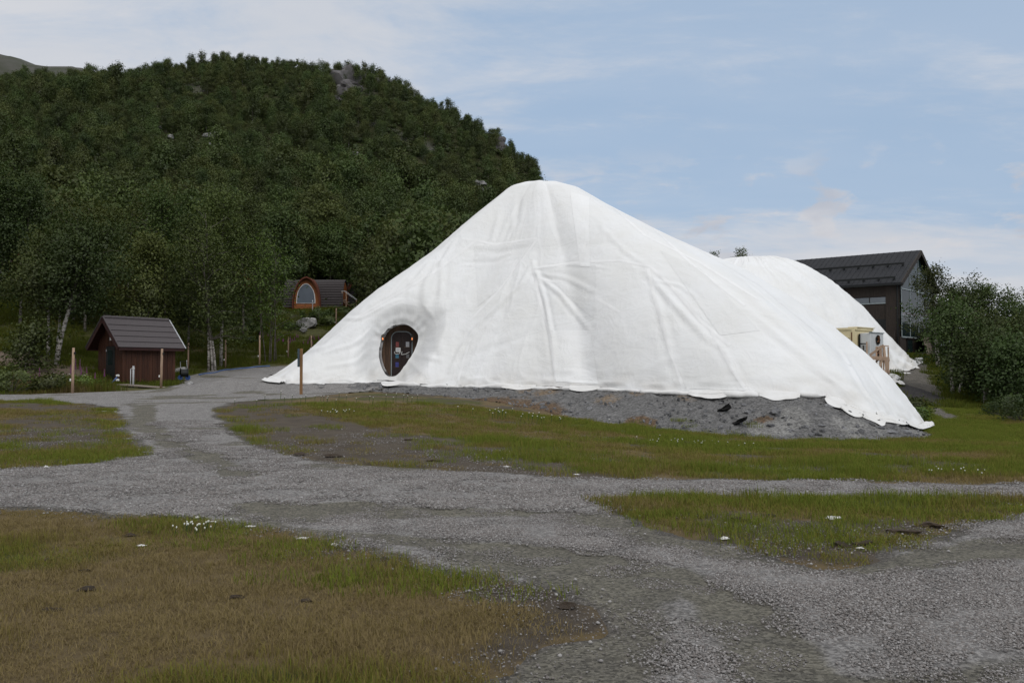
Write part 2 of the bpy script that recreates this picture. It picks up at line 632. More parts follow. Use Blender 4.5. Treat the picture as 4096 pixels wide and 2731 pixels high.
def ground_at(px, py):
    """World point of the ground seen at picture position (px, py)."""
    p1 = at(px, py, 1.0)
    v = p1 - np.array([0, 0, EYE])
    P = np.array([0, 0, EYE]) + v[None] * _MT[:, None]
    g = P[:, 2] - H(P[:, 0], P[:, 1])
    k = np.argmax(g < 0)
    if g[k] >= 0:
        return P[-1]
    if k:
        t = g[k - 1] / (g[k - 1] - g[k])
        q = P[k - 1] * (1 - t) + P[k] * t
    else:
        q = P[0]
    return np.array([q[0], q[1], float(H(q[0:1], q[1:2])[0])])


def gp(lst):
    """picture points (of the 2352 wide view) -> ground polygon"""
    return [tuple(ground_at(a / D2, b / D2)[:2]) for a, b in lst]


# outlines on the ground
FG = gp([(-120, 1168), (0, 1172), (200, 1185), (400, 1195), (560, 1210), (700, 1235), (850, 1265), (980, 1300), (1150, 1340), (1280, 1390), (1330, 1430), (1200, 1500), (1100, 1568)]) + [(0.0, 3.4), (-0.2, 1.0), (-9, 0.5), (-14, 7)]
WEDGE = gp([(1370, 1150), (1440, 1144), (1600, 1141), (2000, 1140), (2352, 1146), (2600, 1150), (2600, 1166), (2352, 1175), (2300, 1180), (2200, 1200), (2120, 1235), (2000, 1280), (1900, 1290), (1750, 1265), (1600, 1225), (1480, 1195), (1400, 1165)])
FIELD = gp([(720, 912), (600, 918), (540, 924), (500, 938), (510, 960), (540, 985), (600, 1020), (680, 1045), (760, 1060), (900, 1070), (1040, 1080), (1180, 1087), (1400, 1099), (1600, 1099), (2000, 1104), (2352, 1109), (2600, 1112)]) + [(32, 16), (36, 34), (20, 40), (10, 42), (-2, 44), (-5, 36.8)] + gp([(800, 902)])
ISLE = gp([(-300, 922), (0, 921), (120, 919), (250, 935), (270, 970), (300, 1020), (330, 1045), (150, 1068), (0, 1075), (-300, 1085)])
# gravel: everything between the outlines
ROAD = [(-30, 3), (30, 3)] + gp([(2600, 1085)]) + gp([(2352, 1085), (1600, 1080)]) + [(2, 30), (6, 33), (3, 40), (-8, 44), (-12.5, 47), (-13.2, 58)] + gp([(640, 838), (560, 845), (470, 851), (430, 862), (380, 890), (280, 897), (160, 902), (0, 905), (-300, 905)]) + [(-34, 20)]


def road_mask(x, y):
    m = sdf(x, y, ROAD)
    for p in (FG, WEDGE, FIELD, ISLE):
        m = np.minimum(m, -sdf(x, y, p))
    m = m + 0.16 * fbm(x / 0.9, y / 0.9, oct=3, seed=11) + 0.05 * fbm(x / 0.2, y / 0.2, oct=2, seed=12)
    return m


TRACKS = [gp([(1830, 1568), (1800, 1490), (1700, 1405), (1560, 1335), (1400, 1290), (1150, 1262), (900, 1238), (700, 1222), (300, 1195)]),
          gp([(1320, 1568), (1400, 1450), (1400, 1370), (1300, 1310), (1100, 1285)]),
          gp([(2352, 1250), (2100, 1290), (1950, 1310), (1800, 1300), (1600, 1262), (1350, 1190)]),
          gp([(330, 930), (330, 980), (420, 1030), (560, 1090)])]


def packed(x, y):
    r = np.zeros(np.shape(x))
    for i, t in enumerate(TRACKS):
        w = (0.26, 0.4, 0.3, 0.3)[i]
        d = seg_dist(x, y, t, closed=False) + 0.12 * fbm(np.asarray(x) / 0.6, np.asarray(y) / 0.6, oct=3, seed=20 + i)
        r = np.maximum(r, 1 - sstep(w * 0.4, w * 1.7, d))
    r = np.maximum(r, sstep(0.1, 0.75, fbm(np.asarray(x) / 2.6 + 3, np.asarray(y) / 1.2, oct=4, seed=30)) * 0.85)
    return r


def bank_mask(x, y):
    """1 on the raw gravel slope round the pad"""
    d = -sdf(x, y, PAD)
    w = np.interp(x, [-9, -6, -2, 3, 13], [0.3, 1.3, 2.0, 3.0, 2.7])
    dn = d + 0.35 * fbm(np.asarray(x) / 1.1, np.asarray(y) / 1.1, oct=3, seed=40)
    return sstep(-3.0, -2.4, dn) * (1 - sstep(w - 0.25, w + 0.25, dn))


PATHP = gp([(2050, 1000)])[:0] + [tuple(ground_at(*q)[:2]) for q in [(893, 371), (905, 361), (925, 358), (928, 366), (929, 376), (937, 384), (946, 390), (940, 398), (938, 406), (946, 413), (960, 419), (950, 421), (940, 416), (931, 410), (924, 400), (900, 398), (896, 388)]]


def path_mask(x, y):
    return sdf(x, y, PATHP) + 0.3 * fbm(np.asarray(x) / 1.3, np.asarray(y) / 1.3, oct=3, seed=50)


def lines(*segs):
    out = []
    for a, b, st in segs:
        out.append(np.arange(a, b, st))
    return np.concatenate(out)


def grid_mesh(name, xs, ys, zfun, keep=None):
    X, Y = np.meshgrid(xs, ys)
    Z = zfun(X, Y)
    nx, ny = len(xs), len(ys)
    idx = np.arange(nx * ny).reshape(ny, nx)
    F = np.stack([idx[:-1, :-1], idx[:-1, 1:], idx[1:, 1:], idx[1:, :-1]], -1).reshape(-1, 4)
    V = np.stack([X, Y, Z], -1).reshape(-1, 3)
    if keep is not None:
        k = keep(X, Y).ravel()
        F = F[k[F].all(1)]
        used = np.unique(F)
        mp = np.full(len(V), -1)
        mp[used] = np.arange(len(used))
        V, F = V[used], mp[F]
    return V, F


def greenness(x, y):
    """0 dry straw .. 1 fresh green"""
    x = np.asarray(x, float); y = np.asarray(y, float)
    g = 0.60 + 0.72 * fbm(x / 2.4, y / 2.0, oct=4, seed=60, gain=0.6)
    g = g - 0.42 * np.exp(-((x + 3.6) ** 2 / 6 + (y - 7.5) ** 2 / 9)) - 0.16 * (y < 11.0) * (x < 1) - 0.25 * np.exp(-((x + 1.5) ** 2 / 8 + (y - 5) ** 2 / 6))
    g = g + 0.22 * sstep(14, 18, y) * sstep(0, 6, x)
    g = g + 0.8 * sstep(40, 46, y)
    return np.clip(g, 0, 1)


def mud(x, y):
    """1 where bare earth shows through"""
    x = np.asarray(x, float); y = np.asarray(y, float)
    p = gp_mud
    m = np.zeros(x.shape)
    for q in p:
        m = np.maximum(m, sstep(-0.5, 0.5, sdf(x, y, q) + 0.5 * fbm(x / 1.2, y / 0.7, oct=3, seed=70)))
    m = np.maximum(m, sstep(0.38, 0.62, fbm(x / 1.6 + 5, y / 0.8, oct=4, seed=71)) * np.where(y < 11.5, 0.25, 0.9))
    return m


gp_mud = [gp([(510, 950), (600, 942), (760, 952), (900, 985), (1100, 1025), (1350, 1068), (1400, 1097), (1180, 1088), (900, 1070), (700, 1048), (560, 995)]),
          gp([(0, 955), (200, 950), (260, 985), (230, 1025), (0, 1035)]), gp([(-40, 923), (240, 930), (250, 945), (0, 943)]),
          gp([(500, 925), (640, 918), (680, 940), (560, 960), (505, 950)]),
          gp([(1600, 1180), (1900, 1185), (2352, 1170), (2200, 1200), (2120, 1235), (2000, 1282), (1880, 1288), (1700, 1250)]),
          gp([(1120, 1320), (1300, 1385), (1350, 1430), (1220, 1500), (1110, 1560), (1020, 1540), (1100, 1450), (1180, 1400)]),
          gp([(650, 1240), (850, 1265), (1000, 1300), (820, 1310), (700, 1275)])]


def build_ground():
    xs = lines((-1600, -400, 300), (-400, -120, 14), (-120, -40, 4), (-40, -18, 0.8), (-18, 18, 0.30), (18, 40, 0.8), (40, 120, 5), (120, 400, 20), (400, 1900, 300))
    ys = lines((-400, -40, 60), (-40, 2, 3), (2, 14, 0.22), (14, 34, 0.3), (34, 70, 0.8), (70, 130, 2.5), (130, 440, 6), (440, 3000, 320))

    def zf(X, Y):
        z = H(np.clip(X, -330, 330), np.clip(Y, -60, 450))
        edge = np.maximum(sstep(330, 900, np.abs(X)), sstep(450, 1200, Y))
        z = z * (1 - edge) - 8 * edge
        rm = np.where((Y < 60) & (np.abs(X) < 40), 1.0, 0.0)
        sel = rm > 0
        d = np.zeros(X.shape)
        d[sel] = np.maximum(sstep(0.15, 0.5, road_mask(X[sel], Y[sel])), np.maximum(sstep(0.6, 0.9, bank_mask(X[sel], Y[sel])), sstep(0.2, 0.5, path_mask(X[sel], Y[sel]))))
        return z - 0.10 * d
    V, F = grid_mesh('ground', xs, ys, zf)
    me = raw_mesh('ground', V, F, smooth=True)
    x, y = V[:, 0], V[:, 1]
    near = (y < 75) & (np.abs(x) < 60) & (y > 0)
    g = np.full(len(x), 1.0)
    g[near] = greenness(x[near], y[near])
    mu = np.zeros(len(x))
    mu[near] = mud(x[near], y[near]) * (1 - sstep(36, 44, y[near]))
    # cut earth bank above the shed on the left
    cut = np.zeros(len(x))
    for (a, b, d, r) in [(5, 355, 47.5, 2.2), (28, 362, 46.5, 1.6), (42, 374, 45.0, 1.4), (62, 371, 46, 1.4), (90, 358, 48, 1.0)]:
        q = at(a, b, d)
        cut = np.maximum(cut, 1 - sstep(0.35, 1.3, np.hypot(x - q[0], (y - q[1])) / r + 0.4 * fbm(x / 0.8, y / 0.8, oct=2, seed=72)))
    rock = np.zeros(len(x))
    fr = y > 80
    rock[fr] = sstep(0.6, 0.85, fbm(x[fr] / 22, y[fr] / 14, oct=3, seed=73)) * 0.45
    hillm = sstep(62, 95, y)
    attr(me, 'green', g); attr(me, 'mud', mu); attr(me, 'cut', cut); attr(me, 'rock', rock); attr(me, 'hill', hillm)
    m = attr_mat('ground_turf', [('', (0.150, 0.110, 0.055), (0.110, 0.082, 0.044)), ('green', (0.080, 0.080, 0.026), (0.060, 0.062, 0.022)), ('hill', (0.026, 0.034, 0.012), (0.045, 0.040, 0.018)),
                                 ('mud', (0.100, 0.082, 0.062), (0.066, 0.053, 0.041)), ('cut', (0.20, 0.155, 0.12), (0.13, 0.10, 0.075)), ('rock', (0.16, 0.155, 0.15), (0.09, 0.088, 0.085))],
                 nscale=2.2, bump=1.0, bscale=20)
    tag(obj('ground', me, m), kind='structure')

    # gravel road
    xs = lines((-34, -12, 0.35), (-12, 12, 0.17), (12, 32, 0.35))
    ys = lines((1.5, 14, 0.16), (14, 30, 0.22), (30, 58, 0.3))
    cache = {}

    def zr(X, Y):
        m_ = road_mask(X, Y)
        cache['m'] = m_
        pk = packed(X, Y)
        return H(X, Y) + np.interp(m_, [-0.2, 0.0, 0.25], [-0.045, 0.0, 0.022]) - 0.018 * pk + 0.008 * fbm(X / 0.35, Y / 0.35, oct=3, seed=80)
    V, F = grid_mesh('gravel_road', xs, ys, zr, keep=lambda X, Y: cache['m'] > -0.2)
    me = raw_mesh('gravel_road', V, F, smooth=True)
    attr(me, 'packed', packed(V[:, 0], V[:, 1]))
    attr(me, 'edge', 1 - sstep(0.0, 0.4, road_mask(V[:, 0], V[:, 1])))
    m = attr_mat('road_gravel', [('', (0.235, 0.225, 0.216), (0.175, 0.166, 0.160)), ('packed', (0.150, 0.140, 0.112), (0.105, 0.098, 0.084)), ('edge', (0.11, 0.10, 0.088), (0.08, 0.074, 0.066))],
                 nscale=2.2, voro=0.5, vscale=48, bump=0.6, bscale=60)
    tag(obj('gravel_road', me, m), kind='structure')

    # raw slope under the covered mound
    xs = lines((-9, 16.5, 0.11))
    ys = lines((24.5, 42, 0.11))

    def zb(X, Y):
        bm_ = bank_mask(X, Y)
        cache['b'] = bm_
        n = fbm(X / 0.9, Y / 0.9, oct=4, seed=81)
        r = np.abs(fbm(X / 0.33, Y / 0.33, oct=3, seed=82))
        return H(X, Y) + np.interp(bm_, [0, 0.45, 1], [-0.08, 0.0, 0.03]) + bm_ * (0.05 * n + 0.045 * (0.35 - r))
    V, F = grid_mesh('embankment', xs, ys, zb, keep=lambda X, Y: cache['b'] > 0.08)
    me = raw_mesh('embankment', V, F, smooth=False)
    x, y = V[:, 0], V[:, 1]
    dd = -sdf(x, y, PAD)
    attr(me, 'pale', sstep(0.1, 0.7, fbm(x / 1.3, y / 1.3, oct=3, seed=83)) * sstep(5, 8, x) * 0.8)
    br = np.zeros(len(x))
    for a, b, r in [(480, 402, 2.6), (440, 398, 2.0), (520, 408, 1.9), (400, 396, 1.5), (640, 424, 0.7), (770, 425, 0.7)]:
        q = ground_at(a, b)
        br = np.maximum(br, 1 - sstep(0.4, 1.2, np.hypot(x - q[0], y - q[1]) / r))
    attr(me, 'brown', br)
    ch = np.zeros(len(x))
    for a, b, r in [(598, 389, 0.9), (575, 388, 0.6), (545, 392, 0.9), (525, 391, 0.6), (640, 392, 0.6), (608, 400, 0.8), (690, 395, 0.6)]:
        q = ground_at(a, b)
        ch = np.maximum(ch, 1 - sstep(0.3, 1.3, np.hypot(x - q[0], (y - q[1])) / r))
    attr(me, 'chips', ch * 0.55)
    m = attr_mat('bank_gravel', [('', (0.155, 0.152, 0.150), (0.105, 0.103, 0.102)), ('brown', (0.135, 0.085, 0.050), (0.090, 0.068, 0.048)), ('pale', (0.24, 0.235, 0.225), (0.14, 0.137, 0.132)), ('chips', (0.24, 0.18, 0.125), (0.15, 0.115, 0.08))],
                 nscale=3.0, voro=0.38, vscale=19, bump=0.8, bscale=22)
    tag(obj('embankment', me, m), kind='structure')

    # worn path up to the dark building
    xs = lines((12, 42, 0.3))
    ys = lines((28, 82, 0.4))

    def zp(X, Y):
        cache['p'] = path_mask(X, Y)
        return H(X, Y) + np.interp(cache['p'], [-0.4, 0, 0.4], [-0.06, 0.0, 0.03]) + 0.015 * fbm(X / 0.5, Y / 0.5, oct=3, seed=84)
    V, F = grid_mesh('footpath', xs, ys, zp, keep=lambda X, Y: cache['p'] > -0.4)
    me = raw_mesh('footpath', V, F, smooth=True)
    x, y = V[:, 0], V[:, 1]
    q = ground_at(904, 391)
    attr(me, 'wet', 1 - sstep(0.6, 1.1, np.hypot((x - q[0]) / 2.0, (y - q[1]) / 6.0)))
    m = attr_mat('path_gravel', [('', (0.13, 0.118, 0.10), (0.085, 0.078, 0.068)), ('wet', (0.045, 0.042, 0.042), (0.03, 0.028, 0.028))], nscale=2.0, voro=0.4, vscale=16, bump=0.5)
    tag(obj('footpath', me, m), kind='structure')

    # bare fell far behind the wooded hill
    xs = lines((-700, -200, 12))
    ys = lines((520, 760, 12))

    def zfell(X, Y):
        r = at(0, 57, 640)[2]
        prof = np.interp(X / Y, [-0.75, -0.62, -0.57, -0.50, -0.465, -0.43, -0.35], [1.04, 1.02, 0.975, 0.945, 0.915, 0.80, 0.3])
        return r * prof * (1 - ((Y - 640) / 120) ** 2 * 0.4) + 5 * fbm(X / 40, Y / 40, oct=4, seed=86)
    V, F = grid_mesh('distant_fell', xs, ys, zfell)
    me = raw_mesh('distant_fell', V, F, smooth=True)
    m = material('fell_heath', (0.062, 0.060, 0.050), (0.030, 0.036, 0.018), nscale=0.06, bump=0.6, bscale=0.25, stretch=(1, 1, 3))
    tag(obj('distant_fell', me, m), kind='structure')


build_ground()

# ---------------------------------------------------------------- white covers over the two mounds
def cloth_mat(name, tone=1.0):
    m = bpy.data.materials.new(name)
    m.use_nodes = True
    nt = m.node_tree
    N, L = nt.nodes, nt.links
    b = N['Principled BSDF']
    b.inputs['Roughness'].default_value = 0.75
    b.inputs['Specular IOR Level'].default_value = 0.25
    tc = N.new('ShaderNodeTexCoord')
    n1 = N.new('ShaderNodeTexNoise'); n1.inputs['Scale'].default_value = 0.55; n1.inputs['Detail'].default_value = 6; n1.inputs['Roughness'].default_value = 0.6
    n2 = N.new('ShaderNodeTexNoise'); n2.inputs['Scale'].default_value = 1.1; n2.inputs['Detail'].default_value = 11; n2.inputs['Roughness'].default_value = 0.78
    for n in (n1, n2):
        L.new(tc.outputs['Object'], n.inputs['Vector'])
    mr = N.new('ShaderNodeMapRange'); mr.inputs['From Min'].default_value = 0.35; mr.inputs['From Max'].default_value = 0.65
    L.new(n1.outputs['Fac'], mr.inputs['Value'])
    mx = N.new('ShaderNodeMix'); mx.data_type = 'RGBA'
    L.new(mr.outputs[0], mx.inputs[0])
    mx.inputs[6].default_value = (0.755 * tone, 0.76 * tone, 0.765 * tone, 1)
    mx.inputs[7].default_value = (0.725 * tone, 0.725 * tone, 0.715 * tone, 1)
    # scattered grime
    m2 = N.new('ShaderNodeMapRange'); m2.inputs['From Min'].default_value = 0.64; m2.inputs['From Max'].default_value = 0.80
    m2.inputs['To Max'].default_value = 0.35
    L.new(n2.outputs['Fac'], m2.inputs['Value'])
    mx2 = N.new('ShaderNodeMix'); mx2.data_type = 'RGBA'
    L.new(m2.outputs[0], mx2.inputs[0]); L.new(mx.outputs[2], mx2.inputs[6])
    mx2.inputs[7].default_value = (0.50, 0.47, 0.41, 1)
    at_ = N.new('ShaderNodeAttribute'); at_.attribute_name = 'soil'
    mu = N.new('ShaderNodeMath'); mu.operation = 'MULTIPLY'
    L.new(at_.outputs['Fac'], mu.inputs[0]); L.new(n2.outputs['Fac'], mu.inputs[1])
    mx3 = N.new('ShaderNodeMix'); mx3.data_type = 'RGBA'
    L.new(mu.outputs[0], mx3.inputs[0]); L.new(mx2.outputs[2], mx3.inputs[6])
    mx3.inputs[7].default_value = (0.42, 0.38, 0.32, 1)
    L.new(mx3.outputs[2], b.inputs['Base Color'])
    # creases in the sheet: long hanging folds, and a finer crumple
    def ridged(scale, stretch, detail, dist):
        mp = N.new('ShaderNodeMapping'); mp.inputs['Scale'].default_value = stretch
        L.new(tc.outputs['Object'], mp.inputs['Vector'])
        w = N.new('ShaderNodeTexNoise'); w.inputs['Scale'].default_value = scale; w.inputs['Detail'].default_value = detail; w.inputs['Roughness'].default_value = 0.55; w.inputs['Distortion'].default_value = dist
        L.new(mp.outputs[0], w.inputs['Vector'])
        s = N.new('ShaderNodeMath'); s.operation = 'SUBTRACT'; L.new(w.outputs['Fac'], s.inputs[0]); s.inputs[1].default_value = 0.5
        ab = N.new('ShaderNodeMath'); ab.operation = 'ABSOLUTE'; L.new(s.outputs[0], ab.inputs[0])
        pw = N.new('ShaderNodeMath'); pw.operation = 'POWER'; L.new(ab.outputs[0], pw.inputs[0]); pw.inputs[1].default_value = 0.6
        return pw.outputs[0]
    nrm = None
    for (sc, st, de, di, strength, dist) in ((1.0, (1.5, 1.5, 0.30), 3, 0.6, 0.19, 0.16), (1.0, (0.5, 0.5, 1.3), 4, 1.6, 0.15, 0.12), (3.2, (1, 1, 0.7), 4, 0.8, 0.15, 0.05)):
        h = ridged(sc, st, de, di)
        bp = N.new('ShaderNodeBump'); bp.inputs['Strength'].default_value = strength; bp.inputs['Distance'].default_value = dist
        bp.invert = True
        L.new(h, bp.inputs['Height'])
        if nrm is not None:
            L.new(nrm, bp.inputs['Normal'])
        nrm = bp.outputs[0]
    L.new(nrm, b.inputs['Normal'])
    return m


M_CLOTH = cloth_mat('white_sheet')
M_CLOTH2 = cloth_mat('white_sheet_new', 1.05)
M_CLOTH3 = cloth_mat('white_sheet_worn', 0.955)
M_SEAM = material('seam_tape', (0.80, 0.80, 0.80), (0.75, 0.75, 0.75), rough=0.6, nscale=3)


def periodic(ang, keys, vals):
    o = np.argsort(keys)
    k, v = np.array(keys)[o], np.array(vals)[o]
    k = np.r_[k[-1] - 2 * np.pi, k, k[0] + 2 * np.pi]
    v = np.concatenate([v[-1:], v, v[:1]])
    a = (ang - k[1]) % (2 * np.pi) + k[1]
    out = np.stack([np.interp(a, k, v[:, j]) for j in range(v.shape[1])], 1)
    return out


def smooth_p(a, n):
    for _ in range(n):
        a = (np.roll(a, 1, 0) + 2 * a + np.roll(a, -1, 0)) / 4
    return a


S_KEYS = np.array([0, .06, .12, .2, .3, .4, .5, .6, .7, .8, .87, .93, .97, 1.0])


def star_surface(apex, base, profs, nu, nv):
    """A sheet falling from an apex to a foot line; profs = [(direction point, heights at S_KEYS)]."""
    B = np.array(base, float)
    d = B - apex[:2]
    ang = np.arctan2(d[:, 1], d[:, 0])
    R = np.hypot(d[:, 0], d[:, 1])
    th = np.linspace(0, 2 * np.pi, nu, endpoint=False)
    Rv = smooth_p(periodic(th, ang, R[:, None]), max(2, nu // 120))[:, 0]
    pk = [math.atan2(p[1] - apex[1], p[0] - apex[0]) for p, _ in profs]
    pv = smooth_p(periodic(th, pk, [np.array(h) for _, h in profs]), int((nu / 40.0) ** 2 * 2))
    s = np.linspace(0, 1, nv) ** 0.9
    h = np.stack([np.interp(s, S_KEYS, row) for row in pv])          # nu, nv
    for _ in range(3):                                                 # soften the kinks of the table
        h[:, 1:-1] = (h[:, :-2] + 2 * h[:, 1:-1] + h[:, 2:]) / 4
    X = apex[0] + np.cos(th)[:, None] * Rv[:, None] * s[None]
    Y = apex[1] + np.sin(th)[:, None] * Rv[:, None] * s[None]
    foot = H(X[:, -1], Y[:, -1]) - 0.07
    foot = smooth_p(foot[:, None], 3)[:, 0]
    Z = foot[:, None] + (apex[2] - foot[:, None]) * h
    return np.stack([X, Y, Z], -1), th, s


def grid_normals(P):
    du = np.roll(P, -1, 0) - np.roll(P, 1, 0)
    dv = np.gradient(P, axis=1)
    n = np.cross(du, dv)
    n /= np.linalg.norm(n, axis=-1, keepdims=True) + 1e-9
    n[n[..., 2] < 0] *= -1
    n[:, 0] = (0, 0, 1)
    return n


def star_faces(nu, nv):
    i = np.arange(nu)[:, None]
    j = np.arange(nv - 1)[None]
    a = i * nv + j
    b = ((i + 1) % nu) * nv + j
    return np.stack([a + 0 * j, b + 0 * j, b + 1, a + 1], -1).reshape(-1, 4)


def polyline(pts, step=0.12):
    pts = np.asarray(pts, float)
    seg = np.linalg.norm(np.diff(pts, axis=0), axis=1)
    t = np.r_[0, np.cumsum(seg)]
    n = max(3, int(t[-1] / step))
    q = np.linspace(0, t[-1], n)
    return np.stack([np.interp(q, t, pts[:, k]) for k in range(3)], 1)


def surf_hits(bvh, pts):
    """Foot of a picture-plane line of points on the sheet (world points)."""
    o = Vector((0, 0, EYE))
    out = []
    for a, b in pts:
        v = Vector(at(a, b, 30.0)) - o
        h = bvh.ray_cast(o, v.normalized(), 300)
        if h[0] is not None:
            out.append(np.array(h[0]))
    return np.array(out)


def fine2d(pts, step=2.0):
    pts = np.asarray(pts, float)
    seg = np.hypot(*np.diff(pts, axis=0).T)
    t = np.r_[0, np.cumsum(seg)]
    q = np.linspace(0, t[-1], max(4, int(t[-1] / step)))
    return np.stack([np.interp(q, t, pts[:, k]) for k in range(2)], 1)


def bvh_of(P, F):
    return BVHTree.FromPolygons([tuple(v) for v in P.reshape(-1, 3)], [tuple(int(i) for i in f) for f in F])


def hem_folds(root, off, segs, seed, width=0.9, hgt=0.28, lift=0.03):
    """Ruffled skirt of loose sheet lying on the ground."""
    for k, (a_, b_) in enumerate(segs):
        q0, q1 = ground_at(*a_), ground_at(*b_)
        kx, ky = np.linspace(0, 1, 26), np.linspace(-1, 1, 12)
        U, W2 = np.meshgrid(kx, ky)
        d = (q1 - q0)[:2]
        L = np.hypot(*d) + 1e-6
        nrm = np.array([-d[1], d[0]]) / L
        s_ = seed + 13 * k
        wd = width * np.sin(np.pi * np.clip(U, 0.04, 0.96)) ** 0.5 * (1 + 0.35 * vnoise(U * 3 + k, U * 0, seed=s_))
        X = q0[0] + d[0] * U + nrm[0] * W2 * wd + 0.07 * width * vnoise(U * 6 + k, W2 * 2, seed=s_ + 1)
        Y = q0[1] + d[1] * U + nrm[1] * W2 * wd + 0.07 * width * vnoise(U * 6, W2 * 2 + k, seed=s_ + 2)
        Z = H(X, Y) + lift + hgt * np.abs(vnoise(U * 3.2 * L / 2 + 3 * k, W2 * 2.2, seed=s_ + 3)) * (1 - W2 ** 4)
        f = np.array([(j * 26 + i, j * 26 + i + 1, (j + 1) * 26 + i + 1, (j + 1) * 26 + i) for j in range(11) for i in range(25)])
        o = obj('hem_fold', raw_mesh('hem_fold', np.stack([X, Y, Z], -1).reshape(-1, 3) - off, f, smooth=True), M_CLOTH, root)
        attr(o.data, 'soil', np.full(X.size, 0.45))


APEX = np.array([*at(541, 181, 43.5)[:2], at(541, 181, 43.5)[2]])
BASE1 = [tuple(ground_at(*q)[:2]) for q in [(266, 379.5), (275, 382), (295, 383.3), (330, 383.6), (365, 383.6), (400, 384.6), (440, 386), (490, 387), (540, 387.6), (590, 389), (640, 391.5), (690, 394), (740, 395.5), (790, 396), (826, 398), (848, 406), (878, 418.5), (905, 424), (927, 424)]] + [(15.9, 37), (15, 41), (13.6, 46), (9, 53), (1, 55), (-6, 52), (-10.3, 46), (-11.6, 42.2)]
PR_L = [1, .993, .967, .877, .762, .642, .542, .448, .336, .206, .122, .06, .025, 0]
PR_FR = [1, .984, .945, .875, .782, .692, .60, .51, .41, .295, .205, .12, .055, 0]
PR_F = [1, .996, .982, .930, .84, .735, .61, .515, .41, .29, .20, .115, .05, 0]
PR_R = [1, .985, .955, .88, .795, .71, .638, .568, .468, .355, .262, .165, .08, 0]
PR_B = [1, .99, .96, .91, .83, .74, .64, .53, .41, .28, .185, .10, .045, 0]
NU, NV = 1000, 230
DOOR_C = np.array([362.5 + 760 / 20.907, 312.5 + 780 / 20.907])
DOOR_Z = [(800, 228), (900, 235), (980, 270), (1060, 330), (1130, 400), (1165, 470), (1165, 540), (1140, 640), (1100, 740), (1040, 860), (960, 980), (860, 1120), (750, 1270), (680, 1320), (560, 1330), (500, 1305), (430, 1190), (380, 1060), (350, 940), (345, 820), (365, 680), (395, 560), (420, 470), (480, 380), (560, 310), (680, 250)]
DOOR_PX = np.array([(362.5 + a / 20.907, 312.5 + b / 20.907) for a, b in DOOR_Z])
_dd = DOOR_PX - DOOR_C
_da, _dr = np.arctan2(_dd[:, 1], _dd[:, 0]), np.hypot(_dd[:, 0], _dd[:, 1])
Y_LIP, Y_WALL = 39.55, 40.35


def door_radius(a):
    return periodic(np.ravel(a), _da, _dr[:, None])[:, 0].reshape(np.shape(a))


